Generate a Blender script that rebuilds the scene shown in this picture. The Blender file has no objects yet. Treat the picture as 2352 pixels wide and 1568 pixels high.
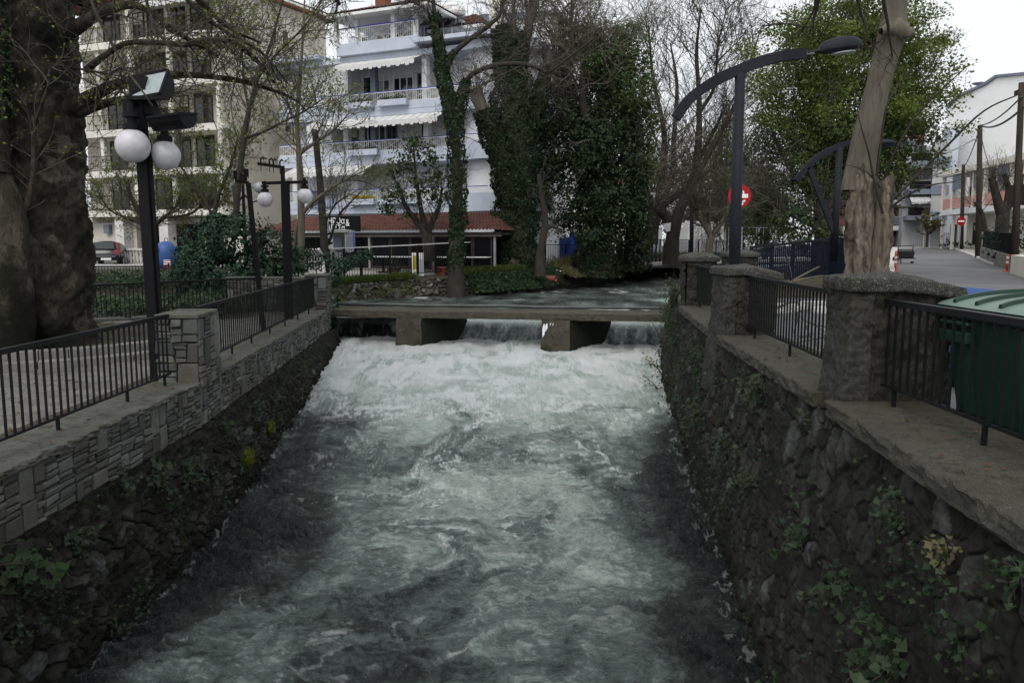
import bpy, math, random
import numpy as np
from mathutils import Vector, Matrix
R = math.radians
rnd = random.Random(7)
rng = np.random.default_rng(11)
SC = bpy.context.scene
COL = SC.collection
V = Vector
EYE = V((0.0, 0.0, 1.6))
F = 28 / 36 * 2352
PITCH = math.atan(224 / F)
_cp, _sp = math.cos(PITCH), math.sin(PITCH)

def ray(px, py):
    a, b = (px - 1176) / F, (784 - py) / F
    return V((a, _cp + b * _sp, -_sp + b * _cp))
def at(px, py, d):
    """world point seen at picture position px,py whose distance north of the camera is d"""
    r = ray(px, py)
    return EYE + r * (d / r.y)
def atz(px, py, z):
    r = ray(px, py)
    return EYE + r * ((z - EYE.z) / r.z)

# ---------------------------------------------------------------- objects
def tag(o, label=None, cat=None, group=None, kind=None):
    if label: o['label'] = label
    if cat: o['category'] = cat
    if group: o['group'] = group
    if kind: o['kind'] = kind
    return o
def empty(name, loc, label=None, cat=None, group=None, rz=0.0):
    o = bpy.data.objects.new(name, None)
    o.empty_display_size = 0.2
    COL.objects.link(o)
    o.location = loc
    o.rotation_euler = (0, 0, rz)
    return tag(o, label, cat, group)
def wloc(o):
    p = V((0, 0, 0))
    while o is not None:
        p = p + V(o.location)
        o = o.parent
    return p
def copy_tree(o, parent=None):
    c = o.copy()
    COL.objects.link(c)
    c.parent = parent
    for ch in list(o.children):
        copy_tree(ch, c)
    return c

class MB:
    """collects shapes (in world metres) and links them as ONE mesh object"""
    def __init__(s):
        s.v, s.f = [], []
    def quad(s, a, b, c, d):
        n = len(s.v); s.v += [tuple(a), tuple(b), tuple(c), tuple(d)]; s.f.append((n, n+1, n+2, n+3)); return s
    def poly(s, pts):
        n = len(s.v); s.v += [tuple(p) for p in pts]; s.f.append(tuple(range(n, n+len(pts)))); return s
    def hexa(s, p):
        n = len(s.v); s.v += [tuple(q) for q in p]
        for f in ((3,2,1,0),(4,5,6,7),(0,1,5,4),(1,2,6,5),(2,3,7,6),(3,0,4,7)):
            s.f.append(tuple(n+i for i in f))
        return s
    def box(s, c, sz, rz=0.0):
        ca, sa = math.cos(rz), math.sin(rz)
        pts = []
        for dz in (-.5, .5):
            for dx, dy in ((-.5,-.5),(.5,-.5),(.5,.5),(-.5,.5)):
                x, y = dx*sz[0], dy*sz[1]
                pts.append((c[0]+x*ca-y*sa, c[1]+x*sa+y*ca, c[2]+dz*sz[2]))
        return s.hexa(pts)
    def bar(s, a, b, w, h=None, up=(0,0,1)):
        """box-section bar from a to b, w across, h along up"""
        a, b = V(a), V(b); h = w if h is None else h
        d = (b-a).normalized(); u = V(up)
        if abs(d.dot(u)) > .98: u = V((0,1,0))
        r = d.cross(u).normalized(); u = r.cross(d).normalized()
        r, u = r*w/2, u*h/2
        return s.hexa([a-r-u, a+r-u, a+r+u, a-r+u, b-r-u, b+r-u, b+r+u, b-r+u])
    def prism(s, pts, z0, z1):
        n = len(s.v); k = len(pts)
        s.v += [(p[0], p[1], z0) for p in pts] + [(p[0], p[1], z1) for p in pts]
        s.f.append(tuple(n+k-1-i for i in range(k))); s.f.append(tuple(n+k+i for i in range(k)))
        for i in range(k):
            j = (i+1) % k; s.f.append((n+i, n+j, n+k+j, n+k+i))
        return s
    def slab(s, pts, off):
        """planar polygon pts extruded by the vector off"""
        n = len(s.v); k = len(pts); off = V(off)
        s.v += [tuple(V(p)) for p in pts] + [tuple(V(p)+off) for p in pts]
        s.f.append(tuple(n+k-1-i for i in range(k))); s.f.append(tuple(n+k+i for i in range(k)))
        for i in range(k):
            j = (i+1) % k; s.f.append((n+i, n+j, n+k+j, n+k+i))
        return s
    def tube(s, pts, rad, n=8, cap=True):
        pts = [V(p) for p in pts]; m = len(pts)
        if not hasattr(rad, '__len__'): rad = [rad]*m
        base = len(s.v); ref = None
        for i, p in enumerate(pts):
            d = (pts[min(i+1, m-1)] - pts[max(i-1, 0)])
            if d.length < 1e-9: d = V((0,0,1))
            d.normalize()
            if ref is None: ref = V((1,0,0)) if abs(d.x) < .8 else V((0,1,0))
            r = (ref - d*ref.dot(d)).normalized(); ref = r
            u = d.cross(r)
            for k in range(n):
                t = 2*math.pi*k/n
                s.v.append(tuple(p + (r*math.cos(t)+u*math.sin(t))*rad[i]))
        for i in range(m-1):
            for k in range(n):
                a = base+i*n+k; b = base+i*n+(k+1) % n
                s.f.append((a, b, b+n, a+n))
        if cap:
            s.f.append(tuple(base+n-1-k for k in range(n)))
            s.f.append(tuple(base+(m-1)*n+k for k in range(n)))
        return s
    def lathe(s, c, prof, n=20, axis=None):
        """prof = [(radius, height)...] round the vertical through c"""
        base = len(s.v)
        for r, z in prof:
            for k in range(n):
                t = 2*math.pi*k/n
                s.v.append((c[0]+r*math.cos(t), c[1]+r*math.sin(t), c[2]+z))
        for i in range(len(prof)-1):
            for k in range(n):
                a = base+i*n+k; b = base+i*n+(k+1) % n
                s.f.append((a, b, b+n, a+n))
        s.f.append(tuple(base+n-1-k for k in range(n)))
        s.f.append(tuple(base+(len(prof)-1)*n+k for k in range(n)))
        return s
    def sphere(s, c, r, n=20, sq=1.0):
        m = n//2
        return s.lathe(c, [(max(1e-3, r*math.sin(math.pi*i/m)), -r*sq*math.cos(math.pi*i/m)) for i in range(m+1)], n)
    def build(s, name, mat, parent=None, smooth=False, bevel=0):
        me = bpy.data.meshes.new(name)
        off = wloc(parent) if parent is not None else V((0,0,0))
        if off.length: vs = [(x-off.x, y-off.y, z-off.z) for x, y, z in s.v]
        else: vs = s.v
        me.from_pydata(vs, [], s.f)
        me.materials.append(mat)
        if smooth: me.polygons.foreach_set('use_smooth', [True]*len(me.polygons))
        me.update()
        o = bpy.data.objects.new(name, me); COL.objects.link(o)
        if parent is not None: o.parent = parent
        if bevel:
            m = o.modifiers.new('bevel', 'BEVEL'); m.width = bevel; m.segments = 2; m.limit_method = 'ANGLE'
        return o

def compact(v, f):
    u, inv = np.unique(np.asarray(f).ravel(), return_inverse=True); return np.asarray(v)[u], inv.reshape(np.asarray(f).shape)
def np_mesh(name, verts, faces, mat, parent=None, smooth=False, attrs=None):
    """fast mesh from numpy arrays; faces is (n,3) or (n,4)"""
    verts = np.asarray(verts, dtype=np.float32)
    if parent is not None:
        verts = verts - np.array(wloc(parent), dtype=np.float32)
    faces = np.asarray(faces, dtype=np.int32)
    k = faces.shape[1]; me = bpy.data.meshes.new(name)
    me.vertices.add(len(verts)); me.vertices.foreach_set('co', verts.ravel())
    me.loops.add(faces.size); me.loops.foreach_set('vertex_index', faces.ravel())
    me.polygons.add(len(faces))
    me.polygons.foreach_set('loop_start', np.arange(0, faces.size, k, dtype=np.int32))
    me.polygons.foreach_set('loop_total', np.full(len(faces), k, dtype=np.int32))
    me.polygons.foreach_set('use_smooth', np.full(len(faces), smooth, dtype=bool))
    if attrs:
        for an, arr in attrs.items():
            a = me.attributes.new(an, 'FLOAT', 'POINT'); a.data.foreach_set('value', np.asarray(arr, dtype=np.float32).ravel())
    me.materials.append(mat); me.update(calc_edges=True); me.validate()
    o = bpy.data.objects.new(name, me); COL.objects.link(o)
    if parent is not None: o.parent = parent
    return o
def grid_faces(nu, nv, flip=False):
    i = np.arange(nu-1)[:, None]*nv + np.arange(nv-1)[None, :]
    f = np.stack([i, i+nv, i+nv+1, i+1], -1).reshape(-1, 4)
    return f[:, ::-1] if flip else f

# ---------------------------------------------------------------- numpy noise
def _h(ix, iy, iz, seed):
    n = (ix.astype(np.int64)*374761393 + iy.astype(np.int64)*668265263 + iz.astype(np.int64)*2147483647 + seed*1274126177) & 0xffffffff
    n = ((n ^ (n >> 13))*1274126177) & 0xffffffff
    n = n ^ (n >> 16)
    return (n & 0xffffff)/float(0xffffff)
def vnoise(x, y, z=0.0, seed=0):
    x = np.asarray(x, float); y = np.asarray(y, float); z = np.asarray(z, float)+np.zeros_like(x)
    ix, iy, iz = np.floor(x), np.floor(y), np.floor(z)
    fx, fy, fz = x-ix, y-iy, z-iz
    u, v, w = fx**3*(fx*(fx*6-15)+10), fy**3*(fy*(fy*6-15)+10), fz**3*(fz*(fz*6-15)+10)
    def g(dx, dy, dz):
        a = _h(ix+dx, iy+dy, iz+dz, seed)*2*np.pi; b = _h(ix+dx, iy+dy, iz+dz, seed+91)*2-1
        r = np.sqrt(1-b*b)
        return np.cos(a)*r*(fx-dx)+np.sin(a)*r*(fy-dy)+b*(fz-dz)
    L = lambda a, b, t: a+(b-a)*t
    return 1.5*L(L(L(g(0,0,0), g(1,0,0), u), L(g(0,1,0), g(1,1,0), u), v), L(L(g(0,0,1), g(1,0,1), u), L(g(0,1,1), g(1,1,1), u), v), w)
def fbm(x, y, z=0.0, o=4, seed=0, gain=.5):
    s, a, f = 0, 1.0, 1.0
    for i in range(o):
        s = s + a*vnoise(np.asarray(x)*f, np.asarray(y)*f, np.asarray(z)*f, seed+i*17); a *= gain; f *= 2.03
    return s
def voro(u, v, seed=0, jit=.85):
    iu, iv = np.floor(u), np.floor(v)
    f1 = np.full(u.shape, 9.0); f2 = np.full(u.shape, 9.0); cid = np.zeros(u.shape)
    z = np.zeros_like(u)
    for du in (-1, 0, 1):
        for dv in (-1, 0, 1):
            cu, cv = iu+du, iv+dv
            pu = cu+.5+(_h(cu, cv, z, seed)-.5)*jit; pv = cv+.5+(_h(cu, cv, z, seed+5)-.5)*jit
            d = np.hypot(u-pu, v-pv); k = _h(cu, cv, z, seed+9)
            n = d < f1
            f2 = np.where(n, f1, np.minimum(f2, d)); cid = np.where(n, k, cid); f1 = np.where(n, d, f1)
    return f1, f2, cid
def sstep(a, b, x):
    t = np.clip((x-a)/(b-a), 0, 1); return t*t*(3-2*t)

# ---------------------------------------------------------------- materials
class NT:
    def __init__(s, name):
        s.m = bpy.data.materials.new(name); s.m.use_nodes = True
        s.t = s.m.node_tree; s.b = s.t.nodes['Principled BSDF']; s.out = s.t.nodes['Material Output']
        s.tc = s.t.nodes.new('ShaderNodeTexCoord')
    def n(s, typ, **kw):
        nd = s.t.nodes.new('ShaderNode'+typ)
        for k, v in kw.items():
            if hasattr(nd, k): setattr(nd, k, v)
            else: nd.inputs[k.replace('_', ' ')].default_value = v
        return nd
    def l(s, a, b): s.t.links.new(a, b); return s
    def noise(s, scale, detail=4, rough=.55, dist=0.0, vec=None, stretch=None):
        nd = s.n('TexNoise', Scale=scale, Detail=detail, Roughness=rough, Distortion=dist)
        src = vec if vec is not None else s.tc.outputs['Object']
        if stretch:
            mp = s.n('Mapping'); mp.inputs['Scale'].default_value = stretch; s.l(src, mp.inputs['Vector']); src = mp.outputs[0]
        s.l(src, nd.inputs['Vector']); return nd.outputs['Fac']
    def ramp(s, fac, stops):
        r = s.n('ValToRGB'); e = r.color_ramp.elements
        while len(e) < len(stops): e.new(.5)
        for el, (p, c) in zip(e, stops):
            el.position = p; el.color = (*c, 1) if hasattr(c, '__len__') else (c, c, c, 1)
        s.l(fac, r.inputs['Fac']); return r.outputs['Color']
    def mix(s, fac, a, b, mode='MIX'):
        m = s.n('MixRGB', blend_type=mode)
        for i, x in (('Fac', fac), ('Color1', a), ('Color2', b)):
            if hasattr(x, 'node'): s.l(x, m.inputs[i])
            elif i == 'Fac': m.inputs[i].default_value = x
            else: m.inputs[i].default_value = (*x, 1)
        return m.outputs['Color']
    def math(s, op, a, b=0.0, clamp=False):
        m = s.n('Math', operation=op, use_clamp=clamp)
        for i, x in ((0, a), (1, b)):
            if hasattr(x, 'node'): s.l(x, m.inputs[i])
            else: m.inputs[i].default_value = x
        return m.outputs[0]
    def attr(s, name):
        a = s.n('Attribute'); a.attribute_name = name; return a.outputs['Fac']
    def bump(s, h, strength=.4, dist=.02):
        b = s.n('Bump', Strength=strength, Distance=dist); s.l(h, b.inputs['Height']); s.l(b.outputs[0], s.b.inputs['Normal']); return b
    def base(s, c):
        if hasattr(c, 'node'): s.l(c, s.b.inputs['Base Color'])
        else: s.b.inputs['Base Color'].default_value = (*c, 1)
    def rough(s, r):
        if hasattr(r, 'node'): s.l(r, s.b.inputs['Roughness'])
        else: s.b.inputs['Roughness'].default_value = r

def rough_mat(name, c1, c2, scale=3.0, rough=.8, bump=.3, bdist=.01, bscale=40, spot=None, spotscale=1.5, metal=0.0, spec=.3):
    t = NT(name)
    c = t.mix(t.ramp(t.noise(scale, 6, .6), [(.35, 0.0), (.65, 1.0)]), c1, c2)
    if spot:
        c = t.mix(t.ramp(t.noise(spotscale, 5, .65), [(.52, 0.0), (.62, 1.0)]), c, spot)
    t.base(c); t.rough(rough)
    t.b.inputs['Metallic'].default_value = metal
    t.b.inputs['Specular IOR Level'].default_value = spec
    if bump: t.bump(t.noise(bscale, 5, .65), bump, bdist)
    return t.m
def leaf_mat(name, c1, c2, c3, trans=.25, rough=.5):
    t = NT(name)
    g = t.n('NewGeometry')
    c = t.ramp(g.outputs['Random Per Island'], [(0.0, c1), (.5, c2), (1.0, c3)])
    c = t.mix(t.math('MULTIPLY', t.noise(.6, 2), .5), c, tuple(x*.45 for x in c1))
    t.base(c); t.rough(rough); t.b.inputs['Specular IOR Level'].default_value = .25
    tr = t.n('BsdfTranslucent'); t.l(c, tr.inputs['Color'])
    mx = t.n('MixShader'); mx.inputs[0].default_value = trans
    t.l(t.b.outputs[0], mx.inputs[1]); t.l(tr.outputs[0], mx.inputs[2]); t.l(mx.outputs[0], t.out.inputs['Surface'])
    return t.m
def bark_mat(name, c1, c2, moss=None, scale=6, stretch=(1, 1, .25), bump=.8, dist=.03):
    t = NT(name)
    n1 = t.noise(scale, 8, .65, .4, stretch=stretch)
    c = t.mix(t.ramp(n1, [(.35, 0.0), (.65, 1.0)]), c1, c2)
    if moss:
        c = t.mix(t.ramp(t.noise(.7, 5, .6), [(.5, 0.0), (.6, 1.0)]), c, moss)
    t.base(c); t.rough(.9); t.b.inputs['Specular IOR Level'].default_value = .15
    t.bump(n1, bump, dist)
    return t.m

MT = {}
def mk():
    M = MT
    M['black'] = rough_mat('black_metal', (.004,.004,.005), (.007,.007,.008), 8, .5, .15, .002, 60, spec=.12)
    M['rail'] = rough_mat('black_rail_paint', (.005,.006,.006), (.010,.011,.012), 3, .45, .2, .002, 50, spec=.14)
    M['navy'] = rough_mat('navy_paint', (0.008,0.0112,0.024), (0.012,0.016,0.0304), 3, .55, .1, spec=.12)
    M['anthracite'] = rough_mat('anthracite_paint', (.011,.013,.017), (.017,.02,.026), 2, .6, .15, .003, 60, spec=.12)
    M['blue'] = rough_mat('blue_paint', (.02,.05,.28), (.03,.07,.34), 2, .5, .1)
    M['skyblue'] = rough_mat('pale_blue_render', (.42,.465,.55), (.5,.54,.61), 1.2, .85, .1)
    M['white'] = rough_mat('white_paint', (.66,.66,.64), (.74,.74,.73), 1.5, .7, .1)
    M['offwhite'] = rough_mat('off_white_render', (.62,.63,.64), (.7,.71,.73), .7, .85, .1)
    M['bigwall'] = rough_mat('white_render_gable', (.82,.82,.8), (.87,.87,.86), .25, .85, .1, spot=(.78,.78,.76), spotscale=.3)
    M['beige'] = rough_mat('beige_render', (.5,.47,.4), (.6,.56,.48), .5, .9, .1, spot=(.42,.39,.33), spotscale=.35)
    M['beigeslab'] = rough_mat('cream_paint', (.6,.58,.52), (.7,.68,.62), .8, .8, .1)
    M['cream'] = rough_mat('cream_render', (.66,.63,.54), (.72,.69,.6), .5, .85, .1)
    M['bluegrey'] = rough_mat('blue_grey_render', (.14,.16,.2), (.17,.19,.24), .8, .8, .1)
    M['brown'] = rough_mat('red_brown_shutter', (.13,.045,.03), (.17,.06,.04), 2, .7, .1)
    M['canvas'] = rough_mat('awning_canvas', (0.5456,0.5456,0.528), (0.616,0.616,0.5984), 2, .85, .1)
    M['greycanvas'] = rough_mat('grey_blind', (.36,.36,.37), (.42,.42,.43), 1, .85, .1)
    M['stonepil'] = rough_mat('marble_cladding', (.5,.48,.45), (.62,.6,.57), 2, .6, .15)
    M['kerb'] = rough_mat('kerb_stone', (0.128,0.12,0.112), (0.192,0.184,0.168), 3, .9, .4)
    M['palekerb'] = rough_mat('pale_kerb_stone', (.42,.41,.38), (.5,.49,.46), 1, .9, .2)
    M['paving'] = rough_mat('pale_pavement', (0.288,0.279,0.261), (0.36,0.351,0.324), .8, .9, .2)
    M['red'] = rough_mat('red_sign_enamel', (.30,.005,.01), (.34,.008,.012), 2, .4, 0)
    M['signwhite'] = rough_mat('white_enamel', (.75,.75,.75), (.8,.8,.8), 2, .5, 0)
    M['orange'] = rough_mat('orange_plastic', (.5,.055,.018), (.56,.07,.025), 2, .5, 0)
    M['terracotta'] = rough_mat('terracotta', (.17,.055,.035), (.22,.075,.045), 2, .8, .1)
    M['bingreen'] = rough_mat('green_bin_plastic', (0.0064,0.0272,0.0176), (0.0088,0.036,0.0224), 1.5, .5, .1, .003, 30)
    M['yellow'] = rough_mat('yellow_flowers', (.5,.36,.01), (.3,.25,.02), 30, .8, .5)
    M['moss'] = rough_mat('bright_moss', (.06,.085,.008), (.14,.155,.012), 12, .95, .8, .03, 30)
    M['wood'] = bark_mat('weathered_pole_wood', (.028,.022,.018), (.055,.044,.036), None, 8, (1,1,.1), .5, .01)
    M['darkwood'] = rough_mat('dark_wood', (.03,.022,.018), (.05,.035,.028), 4, .7, .2)
    M['carpaint'] = rough_mat('black_car_paint', (.008,.008,.012), (.01,.01,.015), 1, .12, 0, spec=.6)
    M['rubber'] = rough_mat('rubber', (.012,.012,.012), (.02,.02,.02), 5, .8, .2)
    M['steel'] = rough_mat('galvanised_steel', (.25,.26,.27), (.34,.35,.36), 4, .5, .1, metal=.5)
    M['graymetal'] = rough_mat('grey_painted_metal', (.22,.23,.23), (.3,.31,.31), 2, .5, .1)
    M['soil'] = rough_mat('soil', (0.028,0.0224,0.0144), (0.048,0.04,0.0256), 2, 1, .6, .03, 12, spot=(0.032,0.044,0.016), spotscale=1.2)
    M['pvc'] = rough_mat('orange_pvc', (.2,.06,.035), (.24,.075,.045), 2, .6, 0)
    M['cable'] = rough_mat('cable', (.02,.02,.022), (.03,.03,.03), 2, .7, 0)
    # glass
    t = NT('dark_window_glass'); t.base((.012,.014,.015)); t.rough(.08); t.b.inputs['Specular IOR Level'].default_value = .6; M['glass'] = t.m
    t = NT('taverna_glazing'); t.base((.004,.004,.006)); t.rough(.3); t.b.inputs['Specular IOR Level'].default_value = .12; M['dkglass'] = t.m
    t = NT('milky_globe_glass')
    c = t.mix(t.ramp(t.noise(9, 6, .7), [(.45, 0.0), (.75, .5)]), (.5,.49,.52), (.24,.23,.22))
    t.base(c); t.rough(.35); t.b.inputs['Subsurface Weight'].default_value = 0.0; M['globe'] = t.m
    t = NT('prismatic_lamp_glass')
    n = t.noise(14, 4, .6); t.base(t.mix(n, (.18,.23,.23), (.42,.47,.46))); t.rough(.3); t.bump(n, .4, .01); M['lampglass'] = t.m
    t = NT('tail_lamp'); t.base((.22,.006,.008)); t.rough(.2); M['tail'] = t.m
    # green lid with pale worn top
    t = NT('faded_green_lid'); n = t.noise(3, 5, .6)
    t.base(t.mix(n, (.08,.135,.105), (.17,.235,.2))); t.rough(.45); M['lid'] = t.m
    # roof tiles
    t = NT('clay_roof_tiles')
    w = t.n('TexWave', wave_type='BANDS', bands_direction='X', Scale=1.75); t.l(t.tc.outputs['Object'], w.inputs['Vector'])
    n = t.noise(2.5, 5, .6)
    t.base(t.mix(t.ramp(n, [(.3, 0.0), (.7, 1.0)]), (.065,.024,.018), (.13,.048,.034))); t.rough(.85); M['tiles'] = t.m
    # asphalt
    t = NT('asphalt'); n = t.noise(.5, 5, .6); f = t.noise(90, 3, .6)
    c = t.mix(t.ramp(n, [(.3, 0.0), (.7, 1.0)]), (.085,.085,.088), (.135,.135,.138))
    c = t.mix(t.ramp(t.noise(.13, 3, .5, .8), [(.5, 0.0), (.53, .45)]), c, (.17,.17,.168)); c = t.mix(t.ramp(t.noise(2.2, 7, .8), [(.60, 0.0), (.66, .5)]), c, (.05,.05,.05)); c = t.mix(t.math('MULTIPLY', f, .3), c, (.03,.03,.03)); t.base(c); t.rough(.85); t.bump(f, .3, .01); M['asphalt'] = t.m
    # plaza flagstones
    t = NT('plaza_flagstones')
    v = t.n('TexVoronoi', feature='DISTANCE_TO_EDGE', Scale=2.1, Randomness=.9); wv = t.mix(.12, t.tc.outputs['Object'], t.n('TexNoise', Scale=2.0).outputs['Color']); t.l(wv, v.inputs['Vector'])
    v2 = t.n('TexVoronoi', Scale=2.1, Randomness=.9); t.l(wv, v2.inputs['Vector'])
    joint = t.ramp(v.outputs['Distance'], [(.0, 1.0), (.035, 0.0)])
    hs = t.n('SeparateColor'); t.l(v2.outputs['Color'], hs.inputs[0])
    c = t.mix(hs.outputs[0], (.105,.098,.085), (.155,.147,.133))
    c = t.mix(t.ramp(t.noise(3, 6, .7), [(.4, 0.0), (.7, 1.0)]), c, (.07,.066,.055))
    c = t.mix(joint, c, (.06,.06,.045)); c = t.mix(t.ramp(t.noise(40, 2, .5), [(.68, 0.0), (.72, .7)]), c, (.1,.05,.02))
    t.base(c); t.rough(.75); t.bump(t.mix(joint, t.noise(12, 5), (0, 0, 0)), .5, .02); M['plaza'] = t.m
    # concrete coping
    def concrete(name, c1, c2, c3, moss=None, speck=.3):
        t = NT(name)
        c = t.mix(t.ramp(t.noise(2.2, 7, .65), [(.35, 0.0), (.65, 1.0)]), c1, c2)
        c = t.mix(t.ramp(t.noise(9, 6, .7), [(.5, 0.0), (.68, 1.0)]), c, c3)
        if moss: c = t.mix(t.ramp(t.noise(1.1, 6, .7), [(.52, 0.0), (.66, 1.0)]), c, moss)
        c = t.mix(t.ramp(t.noise(110, 2, .5), [(.62, 0.0), (.7, speck)]), c, (.4,.39,.36))
        t.base(c); t.rough(.9); t.b.inputs['Specular IOR Level'].default_value = .2
        t.bump(t.noise(45, 7, .75), .6, .02); return t.m
    M['concrete'] = concrete('weathered_concrete', (0.03978,0.03872,0.0297), (0.061,0.05834,0.04561), (0.02387,0.02281,0.01697), (0.03289,0.03289,0.01697))
    M['capcon'] = concrete('lichen_covered_cap', (0.03188,0.03188,0.02805), (0.06375,0.06248,0.0561), (0.01403,0.01466,0.01211), (0.01912,0.02295,0.01147), .8)
    M['beamcon'] = concrete('weir_concrete', (0.0528,0.048,0.036), (0.0816,0.072,0.0552), (0.024,0.024,0.0168), (0.024,0.0288,0.0096), .1)
    M['pilcon'] = concrete('dark_mossy_pillar_stone', (0.0192,0.018,0.0144), (0.0372,0.0348,0.0276), (0.0084,0.0078,0.006), (0.0132,0.015,0.0072), .2)
    M['plaster'] = concrete('grey_mortar', (0.0315,0.03308,0.0294), (0.04725,0.04725,0.04095), (0.0189,0.0189,0.01418), (0.0315,0.02625,0.01313), .15)
    M['flagtop'] = concrete('mossy_slate_coping', (0.05984,0.05984,0.05069), (0.09856,0.09856,0.08589), (0.03872,0.03731,0.02675), (0.04576,0.04928,0.02323), .3)
    # slate cladding: tone per stone
    t = NT('slate_cladding'); g = t.n('NewGeometry')
    c = t.ramp(g.outputs['Random Per Island'], [(0, (.018,.019,.018)), (.25, (.04,.043,.041)), (.55, (.07,.075,.07)), (.8, (.11,.115,.107)), (.92, (.135,.14,.13)), (1, (.085,.07,.045))])
    c = t.mix(t.ramp(t.noise(7, 7, .7, stretch=(1,1,2.5)), [(.45, 0.0), (.75, .55)]), c, (.03,.03,.024))
    c = t.mix(t.ramp(t.noise(2.1, 6, .7), [(.45, 0.0), (.62, .7)]), c, (.05,.042,.03)); c = t.mix(t.ramp(t.noise(1.3, 6, .75, 1.0), [(.56, 0.0), (.66, .8)]), c, (.022,.028,.012))
    t.base(c); t.rough(.75); t.bump(t.noise(18, 7, .7, stretch=(1,1,3)), .6, .012); M['slate'] = t.m
    t = NT('dark_mortar'); t.base(t.mix(t.noise(20, 4), (.012,.012,.010), (.035,.034,.028))); t.rough(.95); t.bump(t.noise(60, 4), .6, .01); M['mortar'] = t.m
    # rubble walls (attributes: tone per stone, gap between stones, wet near water)
    def rubble(name, k=1.0):
        t = NT(name)
        c = t.ramp(t.attr('tone'), [(0, (.022*k,.02*k,.016*k)), (.4, (.045*k,.042*k,.034*k)), (.75, (.075*k,.072*k,.062*k)), (.93, (.11*k,.11*k,.105*k)), (1, (.2*k,.205*k,.21*k))])
        c = t.mix(t.ramp(t.noise(5, 8, .7), [(.35, 0.0), (.65, .8)]), c, (.02*k,.02*k,.014*k))
        c = t.mix(t.ramp(t.noise(1.3, 7, .7), [(.53, 0.0), (.66, .85)]), c, (.022*k,.032*k,.01*k))
        c = t.mix(t.attr('gap'), c, (.006,.006,.005))
        c = t.mix(t.attr('wet'), c, (.008,.008,.006))
        c = t.mix(t.ramp(t.noise(70, 3, .6), [(.66, 0.0), (.72, .35)]), c, (.14,.14,.12))
        t.base(c); t.rough(.88); t.b.inputs['Specular IOR Level'].default_value = .2; t.bump(t.noise(22, 8, .75), .9, .03); return t.m
    M['rubble'] = rubble('mossy_rubble_masonry', .52); M['rubble2'] = rubble('bank_rubble_masonry', 1.8)
    # trees
    t = NT('mottled_plane_bark')
    wv = t.mix(.10, t.tc.outputs['Object'], t.n('TexNoise', Scale=3.0, Detail=4.0).outputs['Color'])
    vo = t.n('TexVoronoi', Scale=5.5, Randomness=1.0); mp = t.n('Mapping'); mp.inputs['Scale'].default_value = (1, 1, .55); t.l(wv, mp.inputs['Vector']); t.l(mp.outputs[0], vo.inputs['Vector'])
    sc = t.n('SeparateColor'); t.l(vo.outputs['Color'], sc.inputs[0]); n1 = t.noise(3.2, 9, .7, .6, stretch=(1,1,.6)); n2 = t.noise(19, 8, .75, .3, stretch=(1,1,.5))
    c = t.ramp(sc.outputs[0], [(0, (.03,.026,.019)), (.4, (.05,.043,.032)), (.75, (.085,.074,.056)), (1, (.13,.118,.095))])
    c = t.mix(t.ramp(n1, [(.42, 0.0), (.58, .6)]), c, (.045,.036,.026))
    c = t.mix(t.ramp(n2, [(.5, 0.0), (.62, .8)]), c, (.016,.013,.010))
    c = t.mix(t.ramp(t.noise(.55, 6, .65), [(.5, 0.0), (.57, .92)]), c, (.010,.012,.006))
    t.base(c); t.rough(.92); t.b.inputs['Specular IOR Level'].default_value = .15
    t.bump(t.math('ADD', t.math('MULTIPLY', n2, .7), t.math('MULTIPLY', n1, 1.0)), 1.0, .10); M['plane'] = t.m
    M['darkbark'] = bark_mat('dark_bark', (.025,.022,.018), (.05,.045,.036), None, 9, (1,1,.3), .5, .02)
    M['greybark'] = bark_mat('grey_bark', (.075,.066,.05), (.13,.115,.09), None, 10, (1,1,.14), .6, .012)
    M['bare'] = bark_mat('bare_twig_bark', (.05,.045,.036), (.09,.08,.065), None, 9, (1,1,.3), .4, .02)
    M['deadwood'] = bark_mat('split_dead_wood', (.04,.031,.023), (.21,.18,.14), (.018,.014,.010), 4.5, (1.4,1.4,.22), 1.0, .08)
    M['ivy'] = leaf_mat('ivy_leaves', (.011,.027,.010), (.02,.043,.016), (.045,.078,.026), .2, .6)
    M['ivylight'] = leaf_mat('ivy_leaves_young', (.035,.075,.016), (.06,.11,.025), (.10,.15,.04), .3)
    M['bush'] = leaf_mat('bush_leaves', (.008,.028,.014), (.014,.045,.02), (.03,.065,.03), .12, .6)
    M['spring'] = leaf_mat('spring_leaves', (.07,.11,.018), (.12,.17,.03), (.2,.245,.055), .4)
    M['fresh'] = leaf_mat('fresh_buds', (.12,.17,.025), (.17,.23,.04), (.25,.3,.06), .4)
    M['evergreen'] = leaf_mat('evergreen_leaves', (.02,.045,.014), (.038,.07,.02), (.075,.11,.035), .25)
    M['nettle'] = leaf_mat('wall_plant_leaves', (.008,.020,.006), (.014,.032,.009), (.026,.052,.015), .2)
    M['grass'] = leaf_mat('grass_blades', (.04,.07,.012), (.07,.11,.02), (.11,.15,.035), .3)
    M['drygrass'] = leaf_mat('dry_scrub', (.085,.075,.035), (.13,.11,.05), (.08,.10,.03), .25)
mk()
MT['pink'] = rough_mat('pink_panel', (.5,.26,.22), (.56,.3,.26), 1, .8, .1)
MT['bluebin'] = rough_mat('blue_bin_plastic', (.025,.07,.22), (.035,.09,.26), 1.5, .45, .05)
MT['navyblue'] = rough_mat('dark_blue_panel', (.02,.045,.16), (.03,.06,.2), 1.5, .5, .05)
MT['darkpipe'] = rough_mat('dull_dark_pipe', (.05,.055,.055), (.09,.095,.095), 3, .5, .2, .004, 30)
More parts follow.
